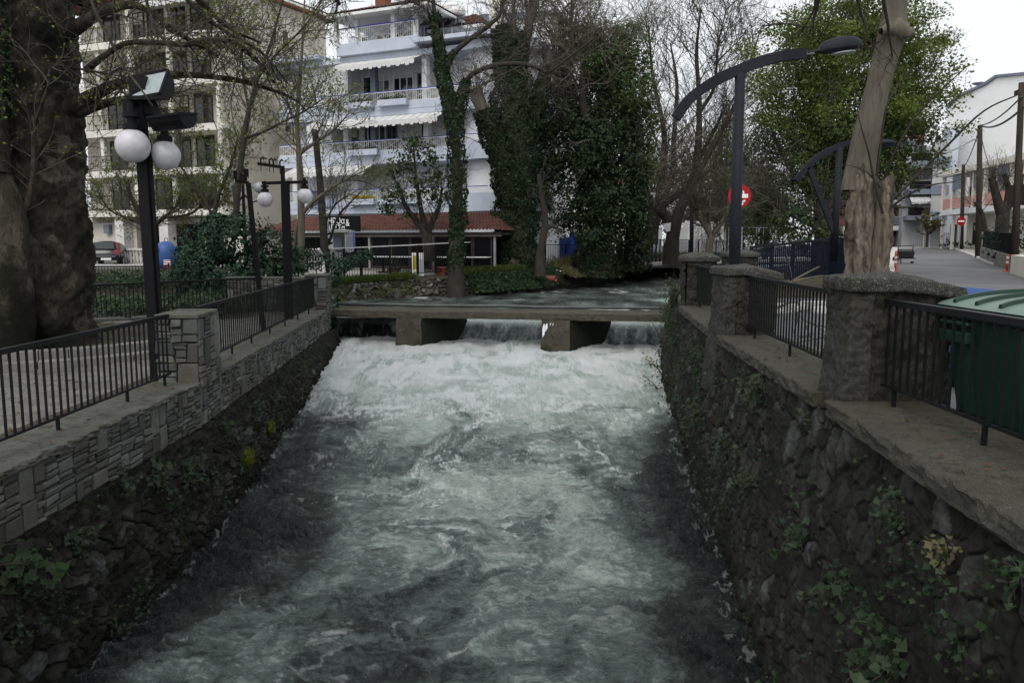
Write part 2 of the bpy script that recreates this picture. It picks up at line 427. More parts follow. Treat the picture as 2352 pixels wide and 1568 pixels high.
MT['shadedflank'] = rough_mat('shaded_pier_flank', (.006,.008,.004), (.012,.014,.008), 3, .8, .6, .03, 20)  # near-black colour carries the shade under the weir beam
MT['paletwig'] = bark_mat('pale_twig_bark', (.10,.09,.07), (.17,.15,.12), None, 9, (1,1,.3), .3, .01)
MT['brownleaf'] = leaf_mat('dead_leaves', (.05,.025,.012), (.11,.05,.02), (.16,.09,.04), .1, .8)
# ---------------------------------------------------------------- lie of the land
def interp(tab):
    xs = np.array([p[0] for p in tab], float); ys = np.array([p[1] for p in tab], float)
    return lambda v: np.interp(v, xs, ys)
zl = interp([(-5,-.3),(22,-.3),(26,-.15),(32,.02),(34.5,.22),(38,.32),(46,.42),(56,.42),(70,.42),(400,.6)])
zr = interp([(-5,0),(10,0),(25,.3),(45,.5),(78,1.25),(400,2.0)])
LW = [(-4.1,1.0),(-4.1,6.4),(-4.12,10.3),(-4.2,11.2),(-5.07,21.5),(-5.2,22.7)]
LB = [(-5.7,22.7),(-6.0,24),(-7.0,27),(-7.4,30.5),(-6.2,32),(-4,33.2),(-2.0,34.2),(0.5,36.3),(2.0,39),(4.2,43.5),(7.2,50),(12.3,60),(22,71),(30,74)]
RW = [(2.42,.6),(2.5,3.86),(2.77,6.8),(3.11,12),(3.7,17.4),(4.0,20),(4.8,23.6)]
RB = [(4.8,23.6),(5.8,26),(8.0,31),(13,40),(22,52),(40,74)]
xl_in = interp([(y, x-.58) for x, y in LW] + [(y, x-.02) for x, y in LB if y > 22.7])
xr_in = interp([(y, x+.8) for x, y in RW[:-1]] + [(23.6, 4.9)] + [(y, x+.02) for x, y in RB[1:]])

def land(name, ys, xa, xb, zf, mat, nx=24):
    ys = np.array(ys, float); A = np.array([xa(y) for y in ys]); B = np.array([xb(y) for y in ys])
    t = np.linspace(0, 1, nx)
    X = A[:, None]+(B-A)[:, None]*t; Y = ys[:, None]+0*X; Z = zf(Y)+0*X
    return np_mesh(name, np.stack([X, Y, Z], -1).reshape(-1, 3), grid_faces(len(ys), nx, True), mat, smooth=True)
def sheet4(name, c, zf, off, mat, n=24):
    c = [np.array(p, float) for p in c]
    s, t = np.meshgrid(np.linspace(0, 1, n), np.linspace(0, 1, n), indexing='ij')
    P = (c[0]*((1-s)*(1-t))[..., None]+c[1]*(s*(1-t))[..., None]+c[2]*(s*t)[..., None]+c[3]*((1-s)*t)[..., None])
    Z = zf(P[..., 1])+off
    o = np_mesh(name, np.concatenate([P, Z[..., None]], -1).reshape(-1, 3), grid_faces(n, n), mat, smooth=True)
    o['kind'] = 'structure'; return o
yl = list(np.arange(-6, 22.6, 2))+[22.69, 22.71]+list(np.arange(23, 74, 1.0))+[74]
gl = land('ground', yl, lambda y: -120, lambda y: float(xl_in(y)), zl, MT['soil'])
gl['kind'] = 'structure'
yr = list(np.arange(-6, 23, 1.5))+[23.6]+list(np.arange(24.5, 74, 1.5))+[74]
gr = land('ground', yr, lambda y: float(xr_in(y)), lambda y: 140, zr, MT['soil']); gr['kind'] = 'structure'
gf = land('ground', [73.9, 90, 140, 240, 420], lambda y: -320, lambda y: 420, lambda y: zl(y)-.03, MT['soil']); gf['kind'] = 'structure'
sheet4('plaza', [(-30,-6),(-4.68,-6),(-5.6,22.4),(-22,22.4)], zl, .004, MT['plaza'], 30)
# road on the right bank, with kerb and pavement
road = sheet4('road', [(3.55,8),(9.15,8),(40.6,73.9),(35.2,73.9)], zr, .01, MT['asphalt'], 40); sheet4('road', [(3.1,-6),(9.15,-6),(9.15,8),(3.55,8)], zr, .01, MT['asphalt'], 10)
sheet4('road', [(20,74.2),(60,74.2),(60,80),(20,80)], zr, .008, MT['asphalt'], 6)
def kerb_line(name, pts, zf, h, w, mat, side=0.0):
    mb = MB()
    for i in range(len(pts)-1):
        a, b = pts[i], pts[i+1]; n = max(1, int(math.dist(a, b)/1.0))
        for k in range(n):
            p = [a[j]+(b[j]-a[j])*(k+.006)/n for j in (0, 1)]; q = [a[j]+(b[j]-a[j])*(k+.994)/n for j in (0, 1)]
            mb.bar((p[0], p[1], float(zf(p[1]))+h/2-.1), (q[0], q[1], float(zf(q[1]))+h/2-.1), w, h+.2)
    o = mb.build(name, mat, bevel=.012); o['kind'] = 'structure'; return o
kerb_line('kerb', [(9.2,-6),(9.2,8),(40.65,73.9)], zr, .14, .16, MT['palekerb'])
sheet4('road', [(3.3,8),(3.56,8),(9.55,20.4),(4.75,20.4)], zr, .007, MT['asphalt'], 12)
sheet4('pavement', [(9.3,8),(12.4,8),(45.0,73.9),(40.75,73.9)], zr, .13, MT['paving'], 30)
kerb_line('kerb', [(9.0,19.5),(16.0,34),(18.95,40),(35.2,73.6)], zr, .16, .5, MT['palekerb'])
kerb_line('kerb', [(35.0,73.9),(44.5,74.6)], zr, .14, .5, MT['palekerb'])
# left bank street in front of the buildings
sheet4('pavement', [(-12,31.5),(-4.5,34.2),(1.5,38.5),(-14,41)], zl, .02, MT['paving'], 12)
sheet4('street', [(-60,40),(4,40.5),(28,60),(-60,47)], zl, .012, MT['asphalt'], 24)
kerb_line('kerb', [(-40,43.4),(-14,42.3),(6,44),(22,58)], zl, .14, .18, MT['palekerb'])
sheet4('path', [(-20,24.6),(-7.9,23.8),(-8.6,25.6),(-20,26.4)], zl, .02, MT['paving'], 10)

# ---------------------------------------------------------------- water
zwt = interp([(-4,-2.5),(5,-2.38),(7,-2.32),(9.5,-2.24),(12.5,-2.14),(16,-1.92),(18,-1.74),(20,-1.52),(22,-1.31),(23.5,-1.24),(27,-1.22)])
def ridged(x, y, z, o, seed):
    s, a, f = 0, 1.0, 1.0
    for i in range(o):
        s = s+a*(1-np.abs(vnoise(x*f, y*f, z, seed+i*13))*1.9); a *= .5; f *= 2.07
    return s/1.9
def make_water():
    # rows spaced by what a step in the picture covers, so near and far get the same detail
    h = 3.9; rows = []
    y = 4.6
    while y < 25.2:
        rows.append(y); y += max(.013, y*y/(h*1829)*3.2)
    Y = np.array(rows)[::-1]; X = np.concatenate([np.linspace(-6.3, 5.6, 760)])
    Yg, Xg = np.meshgrid(Y, X, indexing='ij')
    wx = Xg+.9*fbm(Xg*.5, Yg*.4, 1.3, 3, 3)+.22*fbm(Xg*2.2, Yg*2.2, 3.3, 3, 4); wy = Yg+.9*fbm(Xg*.45, Yg*.5, 7.7, 3, 5)+.22*fbm(Xg*2.2, Yg*2.2, 8.3, 3, 6)
    turb = sstep(10, 21, Yg)
    A = .07+.06*turb
    big = fbm(wx*.75, wy*.6, 0, 3, 20)
    rid = ridged(wx*1.0, wy*1.6, .5, 4, 31)
    mid = fbm(wx*2.6, wy*4.0, 2.2, 4, 41)
    fine = ridged(wx*5.0, wy*8.0, 3.2, 4, 57)
    lx = np.interp(Yg, [4, 10, 21.5, 25], [-4.0, -3.95, -4.75, -5.6]); rx = np.interp(Yg, [4, 7, 12.7, 18.8, 24], [2.0, 2.2, 2.85, 3.5, 4.7])
    cs = (Xg-(lx+rx)/2)/((rx-lx)/2); cx = np.abs(cs)
    edge = sstep(.5, 1.0, cx+.25*fbm(Xg*.6, Yg*.35, 4, 3, 61))
    chop = .7+1.1*edge
    Z = zwt(Yg)+A*(.9*big+.6*(rid-.5))+(.05-.015*turb)*mid*chop+(.042-.034*turb)*(fine-.4)*chop+(.019-.014*turb)*chop*fbm(wx*10, wy*15, 1, 4, 77)
    Z += .06*turb*(ridged(wx*.9, wy*1.3, 2.2, 3, 161)-.5)*(.6+fbm(Xg*1.6, Yg*1.6, 0, 3, 90))
    along = np.interp(Yg, [5, 8, 11, 14, 17, 20, 22, 23.3, 24.5], [.38, .52, .68, .82, .86, 1.0, 1.0, .9, .55])
    air_and_glint = along*(1-.95*edge*(1-sstep(12.5, 21.5, Yg)))+.34*fbm(wx*.5, wy*.4, 8, 4, 71)+.16*fbm(wx*2, wy*3, 3, 3, 75)
    # foam: a ragged web whose cover is set place by place
    def rank(a):
        r = np.empty(a.size, np.float32); r[np.argsort(a, axis=None)] = np.linspace(0, 1, a.size); return r.reshape(a.shape)
    t1 = rank(ridged(wx*.7+.3*wy, wy*.95, 9.1, 6, 101)); t2 = rank(ridged(wx*2.2+.5*wy, wy*2.6, 2.1, 5, 107)); t3 = rank(ridged(wx*6, wy*8, 4.1, 4, 113))
    patch = fbm(wx*.55, wy*.45, 6, 4, 115); pm = np.clip(.55+1.5*patch, 0, 1); pm2 = np.clip(.5+1.3*fbm(wx*1.1, wy*.9, 2, 3, 117), 0, 1)
    inner = 1-edge*(1-sstep(12.5, 21.5, Yg))
    dens = np.interp(Yg, [5, 8, 11, 14, 17, 20, 24], [.22, .38, .68, .95, 1, 1, 1])
    foam = dens*(.2+.8*inner)*(.85*sstep(.84, .995, t1)*pm+.6*sstep(.76, .99, t2)*pm*(.4+pm2)+.42*sstep(.6, .98, t3)*pm2)
    foam += sstep(11, 19, Yg)*inner*(.38*pm2+.32*sstep(.5, .95, t2)*pm)
    foam += sstep(14.5, 21.2, Yg)*inner**.5*(.50+.95*fbm(wx*1.1, wy*1.0, 3, 5, 151)+.25*(t2-.4))
    foam += .30*sstep(.9, .99, cx)*(fbm(Xg*4, Yg*3, 2, 3, 131) > .1)*(t3 > .5)
    foam = np.clip(foam, 0, 1); air_and_glint = np.clip(air_and_glint+.06*(t3-.5)+.10*(t2-.5)+.3*sstep(14, 20, Yg), 0, 1)
    v = np.stack([Xg, Yg, Z], -1).reshape(-1, 3)
    o = np_mesh('river_water', v, grid_faces(len(Y), len(X)), MT['water'], smooth=True, attrs={'foam': foam, 'air_and_glint': air_and_glint})
    o['kind'] = 'structure'
    # the upper pool above the weir
    U = np.linspace(0, 1, 420); Vv = np.linspace(0, 1, 360)
    Yg, S = np.meshgrid(24.3+46*Vv**1.6, U, indexing='ij')
    xa = np.interp(Yg, [24, 30, 34, 40, 50, 60, 70], [-7.2, -8.0, -4.5, 0, 5.5, 10.5, 20]); xb = np.interp(Yg, [24, 31, 40, 52, 70], [6.2, 9.3, 14.5, 24, 42])
    Xg = xa+(xb-xa)*S
    wx = Xg+.5*fbm(Xg*.6, Yg*.5, 1.3, 3, 3); wy = Yg+.5*fbm(Xg*.5, Yg*.6, 7.7, 3, 5)
    Z = np.interp(Yg, [24, 30, 40, 60], [-.66, -.62, -.58, -.1])+.045*fbm(wx*.9, wy*1.1, 0, 4, 21)+.03*ridged(wx*2.2, wy*2.6, 1, 4, 23)
    fo = np.exp(-((Yg-25.1)/.35)**2)*sstep(.0, .5, fbm(Xg*1.2, Yg, 0, 3, 33)+.35*sstep(-1, 3, Xg)-.05)
    Z += .07*fo
    st = sstep(.75, .98, 1-np.abs(vnoise(wx*.8, wy*.55, 3, 37))*2)*sstep(.0, .6, fbm(Xg*.35, Yg*.2, 2, 3, 39)+.25*sstep(0, 9, Xg-(Yg-24)*.25))
    foam = np.clip(fo*.9+.8*st, 0, 1); air_and_glint = np.clip(.34+.4*fbm(wx*.9, wy*.4, 0, 4, 43)+.3*sstep(1, 6, Xg-(Yg-25)*.3), 0, 1)  # streaks and paler right side: froth plus ripple reflections painted into the colour
    o = np_mesh('river_water', np.stack([Xg, Yg, Z], -1).reshape(-1, 3), grid_faces(360, 420, True), MT['water'], smooth=True, attrs={'foam': foam, 'air_and_glint': air_and_glint})
    o['kind'] = 'structure'
t = NT('fast_river_water')
wv = t.mix(.06, t.tc.outputs['Object'], t.n('TexNoise', Scale=2.5, Detail=3.0).outputs['Color'])
fn = t.noise(14, 7, .75, .8, vec=wv, stretch=(1, 1.7, 1)); fn2 = t.noise(5, 6, .7, 1.2, vec=wv, stretch=(1, 1.8, 1))
foam = t.math('ADD', t.attr('foam'), t.math('MULTIPLY', t.math('SUBTRACT', fn, .5), .7))
foam = t.math('MULTIPLY', foam, t.math('MULTIPLY', t.attr('foam'), 3.5, True), True)
foam_and_glint_c = t.ramp(foam, [(.08, 0.0), (.45, .34), (1.0, .95)])
air_and_glint = t.math('ADD', t.attr('air_and_glint'), t.math('MULTIPLY', t.math('SUBTRACT', fn2, .5), .9), True)
c = t.ramp(air_and_glint, [(0.0, (.006,.010,.009)), (.3, (.035,.048,.044)), (.6, (.15,.19,.178)), (1.0, (.52,.62,.57))])
c = t.mix(foam_and_glint_c, c, (.84,.88,.87)); c = t.mix(t.ramp(t.noise(55, 3, .7, stretch=(1,1.4,1)), [(.66, 0.0), (.72, .55)]), c, (.6,.65,.65)); t.base(c)  # fine noise paints pale glint and droplet specks into the colour
t.rough(t.mix(foam_and_glint_c, (.03,.03,.03), (.7,.7,.7)))
t.b.inputs['IOR'].default_value = 1.33; t.b.inputs['Specular IOR Level'].default_value = .8
hb = t.math('ADD', t.math('MULTIPLY', t.noise(9, 8, .72, 1.0, vec=wv, stretch=(1, 1.7, 1)), 1.0), t.math('MULTIPLY', t.noise(34, 5, .65, .5, stretch=(1, 1.5, 1)), .4))
t.bump(hb, 1.0, .15)
MT['water'] = t.m
make_water()

# ---------------------------------------------------------------- masonry surfaces
def resample(path, s):
    p = np.array(path, float); d = np.r_[0, np.cumsum(np.hypot(*np.diff(p[:, :2], axis=0).T))]
    return np.stack([np.interp(s*d[-1], d, p[:, i]) for i in range(p.shape[1])], -1), d[-1]
def rubble(name, top, bot, n_u, n_v, cell, mat, amp=.05, seed=0, su=None, parent=None, waterz=None, aspect=1.0, flip=False, rough=.03, flat_top=0.0, gapk=.9):
    """masonry face between a top and a bottom polyline, stones standing proud of their joints"""
    s = np.linspace(0, 1, n_u) if su is None else su
    T, L = resample(top, s); B, _ = resample(bot, s)
    t = np.linspace(0, 1, n_v)
    P = T[:, None, :]*(1-t)[None, :, None]+B[:, None, :]*t[None, :, None]
    tang = np.gradient(T, axis=0); tang[:, 2] = 0; tang /= np.linalg.norm(tang, axis=1, keepdims=True)
    nrm = np.stack([tang[:, 1], -tang[:, 0], 0*tang[:, 0]], -1)*(-1 if flip else 1)
    H = np.linalg.norm(T-B, axis=1)
    u = (s*L)[:, None]+0*t[None, :]; v = t[None, :]*H[:, None]
    wu = u/cell+.22*fbm(u*2.0/cell*.3, v*2/cell*.3, 0, 3, seed+1); wv = v/cell*aspect+.22*fbm(u*2/cell*.3, v*2/cell*.3, 5, 3, seed+2)
    f1, f2, cid = voro(wu, wv, seed)
    f1b, f2b, cidb = voro(wu*1.9+3, wv*1.7+1, seed+50); big_ = fbm(u*.9, v*.9, 7, 2, seed+21) > -.05
    g = np.where(big_, f2-f1, f2b-f1b); cid = np.where(big_, cid, cidb); fl_ = 1-sstep(flat_top*.8, flat_top+.02, v+.08*fbm(u*2, v*2, 3, 2, seed+31)) if flat_top else 0*v
    bury = np.clip(fl_+sstep(.05, .5, fbm(u*.7, v*.7, 11, 3, seed+41)), 0, 1)*.85
    h = sstep(.02, .16, g)*(.55+.8*cid)*amp*(1-bury)+rough*fbm(u*5, v*5, 1, 4, seed+3)+.012*fbm(u*18, v*18, 1, 3, seed+4)+.05*fbm(u*.8, v*.8, 2, 2, seed+6)
    if waterz is not None: h = h*1.0
    P = P+nrm[:, None, :]*h[..., None]
    P[..., 2] += .02*fbm(u*3, v*3, 4, 2, seed+8)*(t[None, :] > 0)
    tone = np.clip(cid+.12*fbm(u*3, v*3, 9, 3, seed+11), 0, 1); tone = tone*(1-.55*bury); gap = (1-sstep(.01, .10, g))*gapk*(1-bury)
    wet = np.zeros_like(tone)
    if waterz is not None:
        wz = waterz(P[..., 1]); wet = 1-sstep(.02, .35, P[..., 2]-wz+.1*fbm(u*2, v*2, 3, 2, seed))
    o = np_mesh(name, P.reshape(-1, 3), grid_faces(n_u, n_v, flip), mat, parent, smooth=True, attrs={'tone': tone, 'gap': gap, 'wet': wet})
    return o
def edge_path(path, z, off=0.0):
    out = []
    for i, p in enumerate(path):
        a = path[max(0, i-1)]; b = path[min(len(path)-1, i+1)]
        d = V((b[0]-a[0], b[1]-a[1])).normalized(); n = V((d.y, -d.x))   # to the right of travel
        zz = z(p[1]) if callable(z) else z
        out.append((p[0]+n.x*off, p[1]+n.y*off, zz))
    return out
def coping(name, path, width, z, th, mat, inward, step=.04, amp=.012, parent=None, over=.0, seed=0):
    """a slab with worn edges following path; inward=+1 when the land lies to the right of travel"""
    p = np.array([(a[0], a[1]) for a in path], float)
    L = np.hypot(*np.diff(p, axis=0).T).sum(); n = max(2, int(L/step)); s = np.linspace(0, 1, n)
    P, _ = resample([(a, b, 0) for a, b in p], s)
    tang = np.gradient(P, axis=0); tang /= np.linalg.norm(tang, axis=1, keepdims=True)
    nr = np.stack([tang[:, 1], -tang[:, 0]], -1)*inward
    prof = [(width, -th)] + [(width, 0)] + [(width*(1-k/14)-over*(k/14), 0) for k in range(1, 14)] + [(-over+.012, 0), (-over, -.012)] + [(-over, -th*k/5) for k in range(1, 6)] + [(.03, -th)]
    prof = np.array(prof); m = len(prof)
    X = P[:, None, 0]+nr[:, None, 0]*prof[None, :, 0]; Y = P[:, None, 1]+nr[:, None, 1]*prof[None, :, 0]
    Z = z+prof[None, :, 1]+0*X
    w = np.ones(m); w[:2] = .2
    k = amp*fbm(X*6, Y*6, Z*6, 4, seed+3)*w; k2 = amp*1.6*fbm(X*5+9, Y*5, Z*14, 4, seed+5)
    edge = np.zeros(m); edge[14:21] = 1
    X = X+nr[:, None, 0]*k2*edge; Y = Y+nr[:, None, 1]*k2*edge; Z = Z+k*.6
    G = np.stack([X, Y, Z], -1); G = np.concatenate([0*G[:1]+G[0].mean(0), G[:1], G, G[-1:], 0*G[:1]+G[-1].mean(0)])
    o = np_mesh(name, G.reshape(-1, 3), grid_faces(n+4, m, inward > 0), mat, parent, smooth=False)
    return o
# right-hand river wall
def ysp(n, y0, y1, path):
    L = abs(y1-y0); ys = [y0]; 
    k = np.linspace(0, 1, n); yy = y0*((y1/y0)**k); return (yy-y0)/(y1-y0)
rw = empty('retaining_wall', (2.8, 3.0, 0), 'tall dark rubble wall with mossy stones along the water under the concrete coping', 'wall')
RWc = [p for p in RW]; RWc[0] = (2.45, 2.6)
su = ysp(900, 2.6, 23.6, RWc)
zw_off = lambda y: -2.9
topR = edge_path(RWc, .17, -.0); botR = [(2.02,2.6,-2.9),(2.10,3.86,-2.9),(2.27,7,-2.9),(2.85,12.6,-2.9),(3.38,18.0,-2.9),(3.7,20.5,-2.9),(4.6,23.6,-2.9)]
rubble('stone_face', topR, botR, 1000, 320, .27, MT['rubble'], .035, 3, su, rw, zwt, .75, True, .028, 0, .9)
b = MB()
for i in range(len(RWc)-1):
    a, c = RWc[i], RWc[i+1]
    b.hexa([(a[0]+.16,a[1],-3),(a[0]+.82,a[1],-3),(c[0]+.82,c[1],-3),(c[0]+.16,c[1],-3),(a[0]+.16,a[1],.16),(a[0]+.82,a[1],.16),(c[0]+.82,c[1],.16),(c[0]+.16,c[1],.16)])
b.build('wall_core', MT['mortar'], rw)
def lerp2(path, y):
    return float(np.interp(y, [p[1] for p in path], [p[0] for p in path]))
def rwx(y): return lerp2(RW, y)
def lwx(y): return lerp2(LW, y)
# copings of the right wall, between pillars
for k, (y0, y1, zt, lab) in enumerate(((2.2, 6.72, .27, 'nearest stretch of concrete coping under the railing beside the green bin'),
                          (7.08, 11.7, .27, 'middle stretch of concrete coping between the two big stone pillars'),
                          (12.25, 17.3, .27, 'far stretch of concrete coping leading to the domed pillar'))):
    pts = [(rwx(y), y) for y in np.linspace(y0, y1, 6)]
    o = coping('wall_coping', pts, .86, zt, .13, MT['concrete'], 1, .03, .014, None, .07, 10+k)
    tag(o, lab, 'coping', 'concrete copings on the right river wall')
    b = MB(); 
# end faces are closed by the pillars they butt against

def stone_pillar(y, x0, w, dp, z0, z1, label, seed, cap, dome=False, rz=0.0):
    root = empty('stone_pillar', (x0+w/2, y+dp/2, z0), label, 'pillar')
    # shaft: rough masonry on four sides with a mortar-rendered river corner
    cs = [(x0, y), (x0+w, y), (x0+w, y+dp), (x0, y+dp), (x0, y)]
    cx, cy = x0+w/2, y+dp/2; ca, sa = math.cos(rz), math.sin(rz)
    cs = [(cx+(a-cx)*ca-(c-cy)*sa, cy+(a-cx)*sa+(c-cy)*ca) for a, c in cs]
    loop = [(a, c, z1) for a, c in cs]; lo = [(a, c, z0) for a, c in cs]
    n = 300 if w > .9 else 160
    rubble('shaft', loop, lo, n*2, n//2, .27, MT['pilcon'], .028, seed, None, root, None, 1.3, False, .03)
    q = MB(); q.prism([(cx+(a-cx)*.94, cy+(c-cy)*.94) for a, c in cs[:4]], z0, z1-.01); q.build('shaft_core', MT['mortar'], root)
    if cap == 'worn':
        a, c = x0, y; S_, T_ = np.meshgrid(np.linspace(0, 1, 90), np.linspace(0, 1, 110), indexing='ij')
        # rendered river corner that widens downwards: runs round side and front
        L1, L2 = dp+.06, .16; tot = L1+L2; d_ = S_*tot; wdn = .02+.13*sstep(.0, 1.0, T_)**1.4
        Xp = np.where(d_ < L1, a-.02-wdn, a-.02-wdn+(d_-L1)*(1+wdn/L2)); Yp = np.where(d_ < L1, y+dp+.03-d_, y-.035+0*d_); Zp = z1-.01-(z1-z0)*T_
        nz_ = .016*fbm(Xp*6, Yp*6, Zp*5, 4, seed+5)+.012*fbm(Xp*22, Yp*22, Zp*22, 3, seed+6); Xp = Xp+nz_*(d_ < L1+.02); Yp = Yp+nz_*(d_ > L1-.02)
        np_mesh('mortar_corner', np.stack([Xp, Yp, Zp], -1).reshape(-1, 3), grid_faces(90, 110), MT['plaster'], root, smooth=True)
    # cap slab
    ov = .07; W, D = w+2*ov, dp+2*ov; nu, nv = 64, 64
    s, t = np.meshgrid(np.linspace(-1, 1, nu), np.linspace(-1, 1, nv), indexing='ij')
    r = np.maximum(np.abs(s), np.abs(t))
    def shape(s, t):
        X = s*W/2; Y = t*D/2
        return cx+X*ca-Y*sa, cy+X*sa+Y*ca
    X, Y = shape(s, t)
    tilt = (-.085*np.clip((s+.1)/1.1, 0, 1)**1.3 if cap == 'worn' else 0)
    th = .105
    hump = (.10*(1-r**2) if dome else .05*(1-r)+.01)
    Zt = z1+th+hump+tilt+.010*fbm(X*9, Y*9, 0, 4, seed)+.006*fbm(X*40, Y*40, 0, 2, seed)
    Zb = z1+tilt*.8+.008*fbm(X*9, Y*9, 3, 3, seed+1)-.0*s
    Xs = .012*fbm(X*8, Y*8, 7, 3, seed+2)
    top = np.stack([X+Xs*s, Y+Xs*t, Zt], -1); bot = np.stack([X+Xs*s*1.4, Y+Xs*t*1.4, Zb], -1)
    idx = [(i, 0) for i in range(nu)]+[(nu-1, j) for j in range(1, nv)]+[(i, nv-1) for i in range(nu-2, -1, -1)]+[(0, j) for j in range(nv-2, 0, -1)]
    verts = np.concatenate([top.reshape(-1, 3), bot.reshape(-1, 3)]); f = [grid_faces(nu, nv), grid_faces(nu, nv, True)+nu*nv]
    m = 6; ring = []
    ii = np.array([a*nv+b_ for a, b_ in idx]); base = nu*nv*2; allv = [verts]
    prev = ii
    for k in range(1, m):
        a = k/m; p = verts[ii]*(1-a)+verts[ii+nu*nv]*a
        nn = p-np.array([cx, cy, 0]); nn[:, 2] = 0; nn /= np.linalg.norm(nn, axis=1, keepdims=True)
        p = p+nn*(.008*np.sin(a*np.pi)+.012*fbm(p[:, 0]*11, p[:, 1]*11, p[:, 2]*16, 3, seed+k*0))[:, None]
        allv.append(p); cur = base+np.arange(len(ii))
        f.append(np.stack([prev, cur, np.roll(cur, -1), np.roll(prev, -1)], -1)); prev = cur; base += len(ii)
    cur = ii+nu*nv; f.append(np.stack([prev, cur, np.roll(cur, -1), np.roll(prev, -1)], -1))
    np_mesh('cap', np.concatenate(allv), np.concatenate(f), MT['capcon'], root, smooth=True)
    return root
stone_pillar(6.72, 2.90, .82, .46, -.6, 1.2, 'closest weathered stone pillar with a thick sagging lichen-covered cap beside the green bin', 5, 'worn')
stone_pillar(11.66, 3.13, .74, .6, -.6, 1.14, 'second weathered stone pillar with a sagging cap in front of the curved street lamp', 15, 'worn')
stone_pillar(17.2, 3.77, .62, .6, -.6, 1.22, 'pillar with a smooth domed cap farthest along the right river wall', 25, 'dome', True)
stone_pillar(21.0, 5.70, .72, .6, -.4, 1.25, 'small pillar with a pale flat cap standing behind the lamp post', 35, 'dome', True)

# ---------------------------------------------------------------- railings
def railing(name, P, Q, zbase, ztop_h, zbot_h, n, label, group, legs=(), mat='rail', bw=.018, tw=(.055, .05), z2=None, cat='railing', barmesh=True):
    """P,Q = plan ends; zbase height of the surface it stands on"""
    P, Q = V((P[0], P[1], zbase)), V((Q[0], Q[1], zbase if z2 is None else z2))
    root = empty(name, P, label, cat, group)
    up = V((0, 0, 1))
    MB().bar(P+up*ztop_h, Q+up*ztop_h, tw[0], tw[1]).build('top_rail', MT[mat], root, bevel=.004)
    MB().bar(P+up*zbot_h, Q+up*zbot_h, .03, .022).build('bottom_rail', MT[mat], root)
    zb0, zb1 = zbot_h+.011, ztop_h-tw[1]/2
    d = (Q-P).normalized(); ang = math.atan2(d.y, d.x)
    first = None
    for k in range(n):
        p = P+(Q-P)*((k+.5)/n)
        if first is None:
            first = MB().box((p.x, p.y, p.z+(zb0+zb1)/2), (bw, bw, zb1-zb0), ang).build('bar', MT[mat], root); p0 = p
        else:
            c = first.copy(); COL.objects.link(c); c.parent = root; c.location = p-p0
    for t in legs:
        p = P+(Q-P)*t
        MB().box((p.x, p.y, p.z+zbot_h/2+.01), (.028, .028, zbot_h+.02), ang).build('leg', MT[mat], root)
    return root
gR = 'black railings on the right river wall'
railing('railing', (3.14,2.3), (3.14,6.66), .27, .85, .15, 36, 'closest black bar railing in front of the green bin', gR, (.06,.36,.66,.95))
railing('railing', (3.18,7.24), (3.45,11.6), .27, .85, .15, 36, 'black bar railing between the two big stone pillars', gR, (.12,.5,.9))
railing('railing', (3.62,12.28), (3.97,17.15), .27, .85, .15, 36, 'black bar railing between the second pillar and the domed pillar', gR, (.1,.5,.9))
railing('railing', (4.7,17.7), (5.75,21.2), .1, .98, .15, 26, 'short black railing running back to the small pale-capped pillar', gR, (.1,.5,.9))

